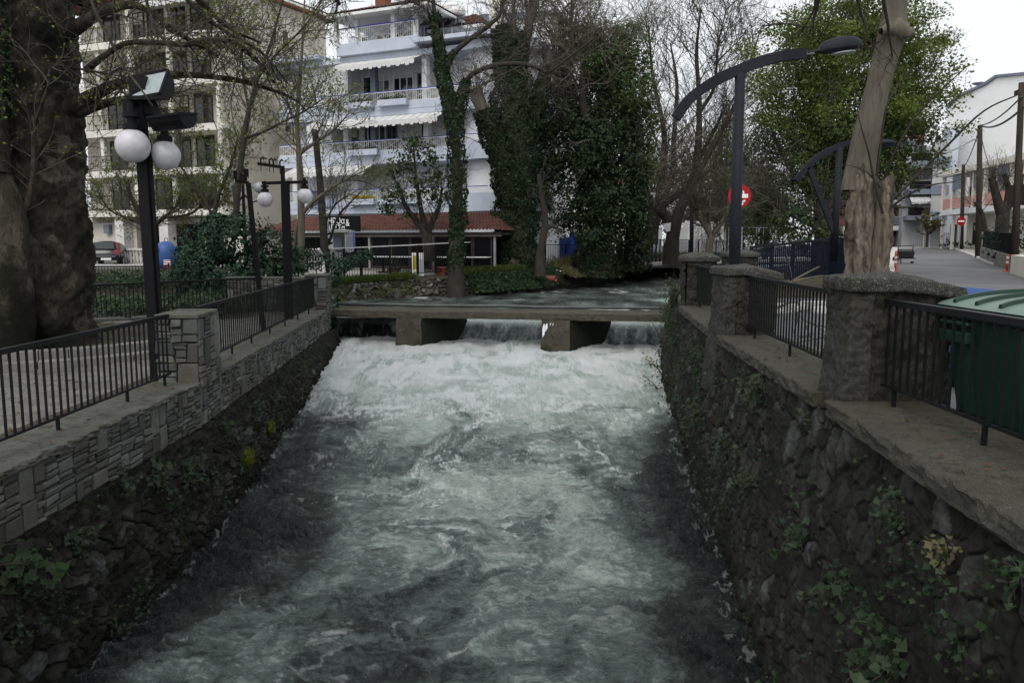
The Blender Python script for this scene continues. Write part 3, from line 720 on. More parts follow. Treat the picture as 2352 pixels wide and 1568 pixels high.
# ---------------------------------------------------------------- slate cladding
def slates(root, p0, p1, z0, z1, out, seed, big=.2, hmin=.04, hmax=.085):
    """irregular slate stones between plan points p0,p1; out = unit plan vector pointing off the wall"""
    r = random.Random(seed); mb = MB()
    a, b_ = V((p0[0], p0[1], 0)), V((p1[0], p1[1], 0)); L = (b_-a).length; d = (b_-a)/L; o = V((out[0], out[1], 0))
    def stone(u0, u1, v0, v1):
        j = lambda s: r.uniform(-s, s); g = .006
        jx = min(.016, (u1-u0)*.12); jz = min(.012, (v1-v0)*.14)
        g = .010 if v1-v0 > .06 else .007; q = [(u0+g+j(jx), v0+g+j(jz)), (u1-g+j(jx), v0+g+j(jz)), (u1-g+j(jx), v1-g+j(jz)), (u0+g+j(jx), v1-g+j(jz))]
        dep = r.uniform(.012, .04); be = .008
        cu, cv = sum(x for x, _ in q)/4, sum(y for _, y in q)/4
        ring0 = [a+d*u+o*(-.02)+V((0, 0, v)) for u, v in q]
        ring1 = [a+d*u+o*(dep-.006)+V((0, 0, v)) for u, v in q]
        ring2 = [a+d*(u+(cu-u)*min(.4, be/max(.01, abs(cu-u))))+o*(dep+r.uniform(-.003, .003))+V((0, 0, v+(cv-v)*min(.4, be/max(.01, abs(cv-v))))) for u, v in q]
        n = len(mb.v)
        for R_ in (ring0, ring1, ring2): mb.v += [tuple(p) for p in R_]
        for k in range(4):
            m = (k+1) % 4
            mb.f.append((n+k, n+m, n+4+m, n+4+k)); mb.f.append((n+4+k, n+4+m, n+8+m, n+8+k))
        mb.f.append((n+8, n+9, n+10, n+11))
    def fill(u0, u1, v0, v1, depth):
        w, h = u1-u0, v1-v0
        if w < .07 or h < .045: stone(u0, u1, v0, v1); return
        if h > hmax*1.0 and (w > .30 or depth == 0 and w > .2):
            if w > h*1.1 and r.random() < .75 or w > .5:
                s = r.uniform(.3, .7); fill(u0, u0+w*s, v0, v1, depth+1); fill(u0+w*s, u1, v0, v1, depth+1); return
        if h <= hmax and w <= .36: stone(u0, u1, v0, v1); return
        if w > .36: s = r.uniform(.35, .65); fill(u0, u0+w*s, v0, v1, depth+1); fill(u0+w*s, u1, v0, v1, depth+1); return
        if r.random() < big and .1 < w < .3 and h < .5: stone(u0, u1, v0, v1); return
        s = r.uniform(.3, .7); fill(u0, u1, v0, v0+h*s, depth+1); fill(u0, u1, v0+h*s, v1, depth+1)
    u = 0.0
    while u < L:
        w = min(r.uniform(.55, 1.1), L-u)
        if L-u-w < .25: w = L-u
        m = z0+(z1-z0)*r.uniform(.38, .62)
        if r.random() < .3: w = min(w, r.uniform(.1, .22)) if L-u > .6 else w
        if w < .23 and z1-z0 < .7: stone(u, u+w, z0, m); stone(u, u+w, m, z1)
        elif z1-z0 > .35:
            a3 = z0+(z1-z0)*r.uniform(.28, .36); b3 = z0+(z1-z0)*r.uniform(.62, .7); fill(u, u+w, z0, a3, 0); fill(u, u+w, a3, b3, 0); fill(u, u+w, b3, z1, 0)
        else: fill(u, u+w, z0, z1, 0)
        u += w
    if o.dot(d.cross(V((0, 0, 1)))) < 0: mb.f = [f[::-1] for f in mb.f]
    return mb.build('slate_cladding', MT['slate'], root)
# left river wall: slate-clad upper part on a rubble footing
lw = empty('retaining_wall', (-4.2, 3.0, -.3), 'long grey slate-clad wall with a rubble footing along the left side of the stream', 'wall')
LWc = [(-4.1, 4.2)]+LW[1:]
for i in range(len(LWc)-1):
    a, c = LWc[i], LWc[i+1]; d = V((c[0]-a[0], c[1]-a[1])).normalized()
    slates(lw, a, c, -.80, -.26, (d.y, -d.x), 40+i)
b = MB()
for i in range(len(LWc)-1):
    a, c = LWc[i], LWc[i+1]
    b.hexa([(a[0]-.55,a[1],-3),(a[0]-.005,a[1],-3),(c[0]-.005,c[1],-3),(c[0]-.55,c[1],-3),(a[0]-.55,a[1],-.262),(a[0]-.005,a[1],-.262),(c[0]-.005,c[1],-.262),(c[0]-.55,c[1],-.262)])
b.build('wall_core', MT['mortar'], lw)
LF = [(x+.03, y, -.79) for x, y in LWc]; LFb = [(-4.0,4.2,-2.9),(-4.0,6.4,-2.9),(-3.95,10.3,-2.9),(-3.97,11.4,-2.9),(-4.55,19,-2.9),(-4.55,21.8,-2.9),(-4.9,23.4,-2.9)]
LFt = LF[:-1]+[(-5.1,23.0,-.79)]
rubble('stone_footing', LFt, LFb, 900, 240, .22, MT['rubble'], .05, 61, ysp(900, 4.2, 23.0, LFt), lw, zwt, 1.25, False, .05, .38, .85)
for k, (y0, y1, lab) in enumerate(((4.2, 10.28, 'near stretch of mossy slate coping on the left wall'), (11.22, 21.6, 'far stretch of mossy slate coping on the left wall'))):
    ys = sorted(set([y0, y1]+[p[1] for p in LW if y0 < p[1] < y1]+list(np.linspace(y0, y1, 5))))
    o = coping('wall_coping', [(lwx(y), y) for y in ys], .62, -.2, .065, MT['flagtop'], -1, .035, .022, None, .035, 70+k)
    tag(o, lab, 'coping', 'slate copings on the left river wall')
def slate_pillar(pts, z0, z1, label, seed, ov=.03):
    c = V((sum(p[0] for p in pts)/4, sum(p[1] for p in pts)/4, z0))
    root = empty('slate_pillar', c, label, 'pillar')
    MB().prism([(c.x+(p[0]-c.x)*.985, c.y+(p[1]-c.y)*.985) for p in pts], z0, z1).build('pillar_core', MT['mortar'], root)
    for i in range(4):
        a, b_ = pts[i], pts[(i+1) % 4]; d = V((b_[0]-a[0], b_[1]-a[1])).normalized()
        slates(root, a, b_, z0, z1-.002, (d.y, -d.x), seed+i, .45)
    r = random.Random(seed); q = MB()
    hull = [(c.x+(p[0]-c.x)*(1+ov*3)+r.uniform(-.02, .02), c.y+(p[1]-c.y)*(1+ov*3)+r.uniform(-.02, .02)) for p in pts]
    hull2 = []
    for i in range(4):
        a, b_ = hull[i], hull[(i+1) % 4]
        for k in range(4): hull2.append((a[0]+(b_[0]-a[0])*k/4+r.uniform(-.018, .018), a[1]+(b_[1]-a[1])*k/4+r.uniform(-.018, .018)))
    q.prism(hull2, z1, z1+.05); q.build('cap_stone', MT['flagtop'], root, bevel=.008)
    return root
slate_pillar([(-4.62,10.3),(-4.09,10.3),(-4.17,11.22),(-4.70,11.22)], -.27, .64, 'square slate-clad pillar with a mossy flagstone cap beside the tall floodlight post', 80)
slate_pillar([(-5.62,21.7),(-5.06,21.7),(-5.14,22.6),(-5.7,22.6)], -.3, .72, 'slate-clad pillar ending the left railing next to the weir', 90)
# low slate wall running left from the end pillar
w2 = empty('garden_wall', (-6.6, 22.5, -.3), 'low slate-clad wall at the end of the plaza behind the lamp posts', 'wall')
MB().prism([(-8.0,22.8),(-5.7,22.5),(-5.7,22.1),(-8.0,22.4)][::-1], -.3, .62).build('wall_core', MT['mortar'], w2)
slates(w2, (-8.0,22.4), (-5.72,22.1), -.3, .62, (-.1, -1), 97)
MB().prism([(-8.05,22.85),(-5.7,22.55),(-5.7,22.05),(-8.05,22.35)][::-1], .622, .68).build('cap_stone', MT['flagtop'], w2, bevel=.01)
gL = 'black railings on the left river wall'
railing('railing', (-4.36,4.2), (-4.44,10.22), -.2, .88, .13, 48, 'closest black bar railing on the left slate wall', gL, (.08,.31,.56,.8,.97))
railing('railing', (-4.46,11.25), (-5.36,21.6), -.2, .90, .13, 78, 'long black bar railing on the left wall leading to the weir', gL, (.05,.17,.3,.45,.6,.75,.9))
# plaza back railings
gB = 'black railings at the back of the plaza'
A1 = at(-40, 664, 15.5); B1 = at(602, 638, 21.2)
railing('railing', (A1.x, A1.y), (B1.x, B1.y), -.28, .98, .12, 62, 'black railing between the plaza and the ivy bed', gB, (.3,.55,.8), z2=-.28)
A2 = at(100, 621, 30.0); B2 = at(412, 611, 31.0)
railing('railing', (A2.x, A2.y), (B2.x, B2.y), float(zl(30)), .78, .1, 44, 'farther black railing in front of the parked black car', gB, (.3,.6,.9))

# ---------------------------------------------------------------- weir
b0 = atz(752, 711, -.3); b1 = atz(1552, 723, -.3)
wd = (b1-b0); wd.z = 0; WL = wd.length; wd.normalize(); wn = V((-wd.y, wd.x, 0))
def wp(s, n, z): p = b0+wd*s+wn*n; return V((p.x, p.y, z))
wr = empty('weir', wp(WL/2, 0, -1.6), 'low concrete weir with a flat beam on slanting piers across the stream', 'weir')
n = 260; ss = np.linspace(-.6, WL+.5, n); prof = [(0, -.5), (-.005, -.44), (0, -.38), (0, -.32), (.02, -.3), (.4, -.297), (.8, -.296), (1.25, -.3), (1.25, -.5), (0, -.5)]
X = []; 
for s in ss:
    for (nn_, z) in prof:
        p = wp(s, nn_, z); X.append((p.x, p.y, p.z))
X = np.array(X); k = .015*fbm(X[:, 0]*3, X[:, 1]*3, X[:, 2]*8, 4, 7); X[:, 1] += k; X[:, 2] += k*.4
np_mesh('beam', X, grid_faces(n, len(prof)), MT['beamcon'], wr, smooth=False)
for px0, px1, sh in ((911, 968, .95), (1245, 1309, 1.05)):
    q0 = atz(px0, 1, -.3) if False else None
    def spos(px):
        # distance along the beam front at which the picture column px meets it
        rr = ray(px, 720); k = (b0.x-EYE.x-(b0.y-EYE.y)*rr.x/rr.y)/(wd.y*rr.x/rr.y-wd.x); return k
    s0, s1 = spos(px0), spos(px1); mb = MB(); nz = 14; nh = 10
    pts = []
    for i in range(nz):
        z = -.502-1.3*i/(nz-1); fl = .10*i/(nz-1)
        loop = [wp(s0-fl*.4, -.02-fl*.8, z), wp(s1+fl*.3, -.02-fl*.8, z), wp(s1+sh, 1.6, z), wp(s0+sh, 1.6, z)]
        ring = []
        for e in range(4):
            for t_ in range(nh): ring.append(loop[e].lerp(loop[(e+1) % 4], t_/nh))
        pts += ring
    P = np.array([tuple(p) for p in pts]); kk = .02*fbm(P[:, 0]*4, P[:, 1]*4, P[:, 2]*4, 4, 9); P[:, 0] += kk; P[:, 1] += kk
    m = nh*4; f = []
    for i in range(nz-1):
        for j in range(m): f.append((i*m+j, (i+1)*m+j, (i+1)*m+(j+1) % m, i*m+(j+1) % m))
    fr_f = [q for q in f if (q[0] % m) < nh]; sd_f = [q for q in f if (q[0] % m) >= nh]; po = np_mesh('pier', *compact(P, fr_f), MT['beamcon'], wr, smooth=False); np_mesh('shaded_flank', *compact(P, sd_f), MT['shadedflank'], po, smooth=False)  # side faces get the darker material: under-beam shade as colour
# dark sill behind, over which the water falls
mb = MB(); mb.hexa([wp(-.8,1.55,-2.2), wp(WL+.6,1.55,-2.2), wp(WL+.6,2.1,-2.2), wp(-.8,2.1,-2.2), wp(-.8,1.62,-.80), wp(WL+.6,1.62,-.80), wp(WL+.6,2.1,-.80), wp(-.8,2.1,-.80)])
mb.build('sill', MT['pilcon'], wr)
# worn white paint marks on the second pier
s0 = spos(1245); mb = MB(); r = random.Random(3)
for u, w, z0, z1 in ((.03,.07,-.98,-.60),(.11,.06,-.82,-.58),(.24,.03,-.66,-.56),(.31,.025,-.66,-.57)):
    pts = [(u,z0),(u+w*.7,z0+.08),(u+w,(z0+z1)/2),(u+w*.8,z1),(u+w*.2,z1-.02),(u-.01,(z0+z1)/2+.03)]
    mb.poly([wp(s0+a, -.055-.075*(-z-.5), z) for a, z in pts])
mb.build('paint_mark', MT['signwhite'], wr)
# falling water: thin curved sheet with lumps, three bays
S, T = np.meshgrid(np.linspace(-.5, WL+.4, 520), np.linspace(0, 1, 70), indexing='ij')
st = fbm(S*5, T*1.6, 0, 4, 51)+.5*fbm(S*9, T*7, 3, 3, 52); lump = fbm(S*2.2, T*1.2, 3, 3, 53)
nn_ = 2.0-.35*sstep(0, .25, T)-.55*T**1.5-.10*lump*T-.05*st*T
zz = -.63-.05*sstep(0, .2, T)-.95*np.clip(T-.12, 0, 1)**1.25*1.1-.02*st
PX = b0.x+wd.x*S+wn.x*nn_; PY = b0.y+wd.y*S+wn.y*nn_
np_att = {'foam': np.clip(.28*(S > 2.2)*np.exp(-((T-.2)/.13)**2)+.30*sstep(.1, .3, T)*(1-sstep(.3, .5, T))+.5*sstep(.25, .6, st+.3*lump)*sstep(.1, .4, T)+.9*sstep(.86, 1.0, T+.15*lump), 0, 1),
          'air_and_glint': np.clip(.42+.3*(S > 2.2)+.75*np.exp(-((T-.16)/.11)**2)+.45*st*T+.2*lump-.15*(S < 2.2), 0, 1)}  # pale band near the top paints the crest highlight into both attributes
fw = np_mesh('falling_water', np.stack([PX, PY, zz], -1).reshape(-1, 3), grid_faces(520, 70), MT['water'], smooth=True, attrs=np_att); fw['kind'] = 'structure'
# pipe on the weir
pp = [wp(-.2, 1.28, -.235)]+[wp(WL*i/8, 1.28, -.235+.012*math.sin(i*2.1)) for i in range(1, 8)]+[wp(WL+.3, 1.28, -.235)]
pe = MB().tube(pp, .045, 12).build('pipe', MT['darkpipe'], None, True)
tag(pe, 'long grey pipe lying along the back edge of the weir beam', 'pipe')
# upper left bank walls
lbw = empty('bank_wall', (-4, 33, -.6), 'mossy block retaining wall below the fence on the far bank', 'wall')
tp = [(x, y, float(zl(y))+.02) for x, y in LB[:8]]; bt = [(x+.35, y-.25, -1.6) for x, y in LB[:8]]
rubble('stone_face', tp, bt, 460, 60, .42, MT['rubble2'], .12, 200, None, lbw, None, 1.2, False, .05)
lbw2 = empty('bank_wall', (8, 48, -.6), 'low overgrown stone edge of the grassy far bank below the thick ivy tree', 'wall')
tp = [(x, y, float(zl(y))-.1) for x, y in LB[7:]]; bt = [(x+.5, y-.5, -1.4) for x, y in LB[7:]]
rubble('stone_face', tp, bt, 400, 40, .5, MT['rubble2'], .12, 210, None, lbw2, None, 1.2, False, .08)
rbw = empty('bank_wall', (9, 32, -.6), 'stone edge of the right bank above the weir, behind the pillars', 'wall')
tp = [(x, y, float(zr(y))) for x, y in RB]; bt = [(x-.3, y, -1.4) for x, y in RB]
rubble('stone_face', tp, bt, 200, 30, .4, MT['rubble2'], .1, 220, None, rbw, None, 1.2, True, .05)
bed = MB().poly([(-12,-4,-3.1),(12,-4,-3.1),(60,80,-3.1),(-30,80,-3.1)]).build('river_bed', MT['soil']); bed['kind'] = 'structure'
# ---------------------------------------------------------------- growing things
def unit(a): return a/np.maximum(1e-9, np.linalg.norm(a, axis=-1, keepdims=True))
def catmull(pts, k=6):
    P = np.array(pts, float); P = np.vstack([2*P[0]-P[1], P, 2*P[-1]-P[-2]]); out = []
    for i in range(1, len(P)-2):
        for t in np.arange(0, 1, 1/k):
            a, b, c, d = P[i-1:i+3]
            out.append(.5*((2*b)+(-a+c)*t+(2*a-5*b+4*c-d)*t*t+(-a+3*b-3*c+d)*t**3))
    out.append(P[-2]); return np.array(out)
def pixline(pl, k=6, jit=0.0, seed=0):
    p = catmull([tuple(at(*q)) for q in pl], k)
    if jit: 
        g = np.random.default_rng(seed); p[1:-1] += g.normal(0, jit, p[1:-1].shape)
    return p
def tubes(P, Rr, n=3):
    """P (N,m,3) lines, Rr (N,m) radii"""
    N, m, _ = P.shape
    T = unit(np.gradient(P, axis=1)); ref = np.where(np.abs(T[..., 2:3]) < .8, np.array([0, 0, 1.0]), np.array([1.0, 0, 0]))
    ref = np.broadcast_to(ref[:, :1], P.shape); A = unit(ref-T*(ref*T).sum(-1, keepdims=True)); B = np.cross(T, A)
    th = 2*np.pi*np.arange(n)/n
    V_ = P[:, :, None]+(A[:, :, None]*np.cos(th)[:, None]+B[:, :, None]*np.sin(th)[:, None])*Rr[:, :, None, None]
    i = (np.arange(N)[:, None, None]*m+np.arange(m-1)[None, :, None])*n; k = np.arange(n)[None, None]; k2 = (k+1) % n
    f = np.stack([i+k, i+k2, i+n+k2, i+n+k], -1).reshape(-1, 4)
    return V_.reshape(-1, 3), f
class Mesh:
    def __init__(s): s.v, s.f, s.n = [], [], 0
    def add(s, v, f): s.v.append(v); s.f.append(f+s.n); s.n += len(v); return s
    def build(s, name, mat, parent, smooth=True): return np_mesh(name, np.concatenate(s.v), np.concatenate(s.f), mat, parent, smooth)
def trunk_tube(p, r, n=14, rough=.08, seed=0, freq=2.5):
    """one limb with an uneven surface"""
    p = np.asarray(p, float); m = len(p); r = np.interp(np.linspace(0, 1, m), np.linspace(0, 1, len(r)), r) if len(r) != m else np.array(r)
    T = unit(np.gradient(p, axis=0)); ref = np.array([1.0, .2, 0]) if abs(T[0][2]) > .5 else np.array([0, .2, 1.0])
    A = unit(ref-T*(T@ref)[:, None]); B = np.cross(T, A); th = 2*np.pi*np.arange(n)/n
    d = A[:, None]*np.cos(th)[None, :, None]+B[:, None]*np.sin(th)[None, :, None]
    v = p[:, None]+d*r[:, None, None]
    k = 1+rough*fbm(v[..., 0]*freq, v[..., 1]*freq, v[..., 2]*freq*.6, 4, seed)
    v = p[:, None]+d*(r[:, None]*k)[..., None]
    v = np.vstack([v.reshape(-1, 3), p[:1], p[-1:]]); i = np.arange(m-1)[:, None]*n; k = np.arange(n)[None]; k2 = (k+1) % n
    f = np.stack([i+k, i+k2, i+n+k2, i+n+k], -1).reshape(-1, 4)
    e = (m-1)*n; kk = np.arange(n); f2 = np.stack([e+kk, e+(kk+1) % n, np.full(n, m*n+1), np.full(n, m*n+1)], -1)
    return v, np.vstack([f, f2[:, [0, 1, 2, 2]][:, :4]]) if False else f
def twigs(o, d, L, g, m=5, wander=.25, up=0.0):
    N = len(o); P = np.zeros((N, m, 3)); P[:, 0] = o; dd = unit(d)
    for i in range(1, m):
        dd = unit(dd+g.normal(0, wander, (N, 3))+np.array([0, 0, up])); P[:, i] = P[:, i-1]+dd*(L/(m-1))[:, None]
    return P
def along(P, k, g, t0=.2, spread=.9):
    """k origins per line with outgoing directions"""
    N, m, _ = P.shape; i = g.integers(0, N, k); t = t0+(1-t0)*g.random(k); x = t*(m-1); j = np.minimum(x.astype(int), m-2); fr = (x-j)[:, None]
    o = P[i, j]*(1-fr)+P[i, j+1]*fr; T = unit(P[i, j+1]-P[i, j]); rd = unit(g.normal(0, 1, (k, 3)))
    side = unit(rd-T*(rd*T).sum(-1, keepdims=True))
    return o, unit(T+side*spread), i, t
def as_lines(limbs, m=9):
    out = []
    for p in limbs:
        s = np.linspace(0, 1, len(p)); q = np.linspace(0, 1, m); out.append(np.stack([np.interp(q, s, p[:, i]) for i in range(3)], -1))
    return np.array(out)
def branching(limbs, spec, g, r0, nside=3, up=.03):
    """spec: list of (count, length, radius, t0, wander); returns mesh pieces and finest lines"""
    M = Mesh(); cur = as_lines(limbs) if not isinstance(limbs, np.ndarray) else limbs; allL = [cur]
    for (k, L, r, t0, wv) in spec:
        o, d, i, t = along(cur, k, g, t0); LL = L*(.5+g.random(k)*.8)*(1-.4*t)
        P = twigs(o, d, LL, g, 6, wv, up); Rr = r*(.6+.6*g.random(k))[:, None]*np.linspace(1, .35, 6)[None]
        v, f = tubes(P, Rr, nside); M.add(v, f); cur = P; allL.append(P)
    return M, cur, allL
def leaves(name, P, size, mat, parent, g, nrm=None, kind='diamond', aspect=.7, tilt=1.0):
    N = len(P); rd = unit(g.normal(0, 1, (N, 3)))
    if nrm is not None: rd = unit(nrm+rd*tilt)
    a = unit(np.cross(rd, unit(g.normal(0, 1, (N, 3))))); b = np.cross(rd, a)
    s = size*(.4+.5*g.random(N)+.9*g.random(N)**3)[:, None]
    if kind == 'diamond':
        q = np.stack([P-a*s*.5, P+b*s*.5*aspect+rd*s*.1, P+a*s*.5, P-b*s*.5*aspect+rd*s*.1], 1)
        v = q.reshape(-1, 3); f = np.arange(N*4).reshape(-1, 4)
    else:      # lobed leaf: five points round a stalk end
        pts = [(-.5, 0), (-.15, .28), (-.25, .55), (.12, .36), (.55, 0), (.12, -.36), (-.25, -.55), (-.15, -.28)]
        q = np.stack([P+a*s*x+b*s*y*aspect*1.3+rd*s*(.14*abs(y)) for x, y in pts], 1); v = q.reshape(-1, 3)
        i = np.arange(N)[:, None]*8; f = np.concatenate([i+np.array([[0, 1, 2, 3]]), i+np.array([[0, 3, 4, 5]]), i+np.array([[0, 5, 6, 7]])]) 
    return np_mesh(name, v, f, mat, parent)
def ellipsoid_pts(c, r, n, g, seed=0, shell=.75, lump=.25, fr=1.2):
    d = unit(g.normal(0, 1, (n, 3))); k = shell+(1-shell)*g.random(n)+.16*np.abs(g.normal(0, 1, n))*(g.random(n) < .35)
    k = k*(1+lump*fbm(d[:, 0]*fr*2, d[:, 1]*fr*2, d[:, 2]*fr*2+seed, 3, seed))
    return np.array(c)+d*np.array(r)*k[:, None], d
def base_of(px, py, d): p = at(px, py, d); return p

# 1. the giant plane tree
pt = empty('plane_tree', (-8.0, 13.6, -.3), 'massive mottled plane tree with dark moss and a knotted hollow in a round stone-edged bed', 'tree')
g = np.random.default_rng(1)
zs = np.concatenate([np.linspace(-.45, 7.2, 260)]); n = 220; th = np.linspace(0, 2*np.pi, n, endpoint=False)
Zg, Tg = np.meshgrid(zs, th, indexing='ij')
cxx = np.interp(zs, [-.5, 1, 3, 5, 7.2], [-8.05, -8.0, -7.98, -7.98, -7.95])[:, None]
rad = np.interp(zs, [-.45, 0, .6, 1.5, 2.6, 4, 5.8, 7.2], [.90, .82, .78, .78, .76, .73, .71, .72])[:, None]
lob = 1+.05*np.cos(3*Tg+1+.2*Zg)+.035*np.cos(5*Tg-.5*Zg)+.05*np.exp(-((Zg-.0)/.5)**2)*np.cos(7*Tg)
X0 = cxx+np.cos(Tg)*rad; Y0 = 13.6+np.sin(Tg)*rad
nz = .075*fbm(X0*1.6, Y0*1.6, Zg*1.2, 4, 1)+.055*fbm(X0*5, Y0*5, Zg*4.0, 5, 2)+.02*ridged(X0*5, Y0*5, Zg*2.5, 3, 3)
def bulge(tc, zc, w, h): 
    dth = np.angle(np.exp(1j*(Tg-tc))); return h*np.exp(-(dth*rad/w)**2-((Zg-zc)/w)**2)
nz += bulge(-1.95, 2.35, .32, .26)-bulge(-1.9, 2.12, .13, .36)+bulge(-1.55, 2.25, .2, .16)-bulge(-1.42, 2.2, .07, .14)+bulge(-2.5, 1.5, .5, .2)+bulge(-.2, 2.9, .3, .12)+bulge(-.15, 4.1, .3, .12)+bulge(-1.1, .4, .3, .1)
RR = rad*lob+nz
v = np.stack([cxx+np.cos(Tg)*RR, 13.6+np.sin(Tg)*RR, Zg], -1).reshape(-1, 3)
i = np.arange(len(zs)-1)[:, None]*n; k = np.arange(n)[None]; k2 = (k+1) % n
np_mesh('trunk', v, np.stack([i+k, i+k2, i+n+k2, i+n+k], -1).reshape(-1, 4), MT['plane'], pt, smooth=True)
D0 = 13.6
limbs = []
M = Mesh()
def addlimb(pl, r, rough=.12, k=6, n=12, rec=True, seed=0, jit=0.0):
    p = pixline(pl, k, jit, seed); v, f = trunk_tube(p, r, n, rough, seed); M.add(v, f)
    if rec: limbs.append(p)
    return p
addlimb([(150,80,13.2),(230,30,12.6),(290,12,12.2),(335,22,12),(385,62,12),(440,95,12.2),(500,130,12.6)], [.12,.09,.06,.05,.045,.035,.02], seed=1)
addlimb([(160,250,13.2),(230,212,12.7),(262,196,12.5),(330,182,12.4),(400,172,12.4),(480,176,12.6),(560,188,13),(640,212,13.5),(690,236,14)], [.13,.10,.075,.055,.05,.045,.04,.028,.016], seed=2)
addlimb([(180,260,13.2),(225,243,12.8),(262,232,12.6),(300,226,12.5),(350,232,12.4)], [.09,.07,.055,.04,.015], seed=3)
addlimb([(200,160,13.0),(240,128,12),(290,100,11.6),(360,98,11.6),(430,104,11.8),(500,92,12.2),(545,104,12.6),(590,140,13),(630,190,13.6)], [.055,.045,.04,.04,.035,.035,.04,.035,.02], seed=4)
addlimb([(195,35,13),(240,-30,12.4),(330,-60,12),(430,-20,12),(520,60,12.5),(600,100,13)], [.09,.07,.06,.045,.03,.015], seed=5)
addlimb([(180,-10,13),(300,-120,12),(500,-160,12),(700,-90,13),(780,10,14)], [.2,.16,.12,.08,.03], seed=6)
addlimb([(208,0,10),(235,60,9.6),(262,110,9.4),(290,160,9.2),(320,200,9),(352,245,8.9)], [.02,.018,.015,.012,.01,.008], rec=False, seed=7)
addlimb([(330,-20,11),(355,60,10.6),(390,110,10.3),(430,165,10),(470,230,10),(500,300,10)], [.02,.017,.014,.011,.008,.005], rec=False, seed=8)
addlimb([(420,-10,12),(470,40,12),(520,75,12.4),(600,120,13),(660,190,13.5)], [.03,.03,.025,.02,.012], seed=9)
addlimb([(20,560,12.6),(60,470,12.7),(75,400,12.8),(80,290,12.8),(110,200,12.6),(120,145,12.5)], [.05,.045,.035,.028,.02,.012], seed=10)
addlimb([(118,148,12.5),(190,160,12.2),(250,170,12),(320,185,12)], [.02,.016,.012,.008], seed=11)
addlimb([(-30,330,13),(10,420,12.6),(30,520,12.5),(25,640,12.4),(15,800,12.5)], [.12,.15,.2,.3,.42], .12, 8, 26, False, 12)
addlimb([(-40,-60,12.8),(-25,100,12.7),(-20,260,12.7),(-10,400,12.6)], [.2,.2,.22,.24], .15, 8, 20, False, 13)
# the crown overhead, mostly out of the picture, which shades the plaza and the stream
gg = np.random.default_rng(5); top = V((-8, 13.6, 6.8)); up_l = []
for k in range(9):
    a = gg.uniform(0, 2*np.pi); sp = gg.uniform(3, 8.5); zt = gg.uniform(11, 16)
    e = np.array([top.x+sp*np.cos(a), top.y+sp*np.sin(a), zt]); s0 = np.array([top.x+.3*np.cos(a), top.y+.3*np.sin(a), 6.3])
    m_ = (s0+e)/2+np.array([0, 0, 1.0]); p = catmull([s0, (s0*2+m_)/3+gg.normal(0, .2, 3), m_, e], 6); v, f = trunk_tube(p, [.3,.2,.14,.05], 10, .12, k); M.add(v, f); up_l.append(p)
M.build('limb', MT['plane'], pt)
Mt, fine, allL = branching(limbs, [(150,1.5,.014,.15,.22),(800,.8,.0065,.1,.25),(2600,.38,.0034,.1,.25)], np.random.default_rng(21), 0, up=.0)
Mt.build('twigs', MT['bare'], pt)
g = np.random.default_rng(22); o, d, _, _ = along(fine, 5200, g, .3); keep = g.random(len(o)) < .8
leaves('leaf_buds', o[keep]+g.normal(0, .01, o[keep].shape), .042, MT['fresh'], pt, g)
Mt, fine, allL = branching(up_l, [(170,3.0,.03,.3,.2),(1100,1.5,.013,.15,.25),(4500,.7,.007,.1,.25)], np.random.default_rng(23), 0, up=.02)
Mt.build('twigs', MT['bare'], pt)
# moss-dark ivy strip on the left stem
pc = pixline([(-40,-60,12.7),(-22,100,12.6),(-12,260,12.5)], 20); g = np.random.default_rng(24)
q = pc[g.integers(0, len(pc), 1500)]+unit(g.normal(0, 1, (1500, 3)))*.27; leaves('ivy', q, .07, MT['ivy'], pt, g)

# round two-step bed at its foot
bed_ = empty('tree_bed', (-8.3, 14.2, -.3), 'round two-step stone kerb around the foot of the big plane tree', 'planter')
for k, (r1, r0, z1) in enumerate(((2.95, 2.7, -.18), (2.62, 2.38, -.05))):
    n = 40
    for j in range(n):
        a0, a1 = 2*math.pi*(j+.015)/n, 2*math.pi*(j+.985)/n; c = (-8.55, 14.6)
        pts = [(c[0]+r0*math.cos(a0), c[1]+r0*math.sin(a0)), (c[0]+r1*math.cos(a0), c[1]+r1*math.sin(a0)), (c[0]+r1*math.cos(a1), c[1]+r1*math.sin(a1)), (c[0]+r0*math.cos(a1), c[1]+r0*math.sin(a1))]
        if j == 0: mb = MB()
        mb.prism(pts, -.32, z1)
    mb.build('kerb_ring', MT['kerb'], bed_, bevel=.012)
n = 40; mb = MB(); mb.prism([(-8.55+2.39*math.cos(2*math.pi*j/n), 14.6+2.39*math.sin(2*math.pi*j/n)) for j in range(n)], -.3, -.09); mb.build('soil', MT['soil'], bed_)
gw = empty('garden_wall', (-8, 17.2, -.3), 'low curved slate wall with a stone cap in front of the ivy bed', 'wall')
cw = [at(40, 742, 16.4), at(205, 739, 16.9), at(300, 731, 17.2), at(372, 722, 17.8)]
for a, c in zip(cw[:-1], cw[1:]):
    d = V((c.x-a.x, c.y-a.y, 0)).normalized(); nn_ = V((d.y, -d.x, 0))
    slates(gw, a, c, -.3, -.07, (nn_.x, nn_.y), 300)
    MB().bar((a.x-nn_.x*.16, a.y-nn_.y*.16, -.03), (c.x-nn_.x*.16, c.y-nn_.y*.16, -.03), .4, .07).build('cap_stone', MT['flagtop'], gw)

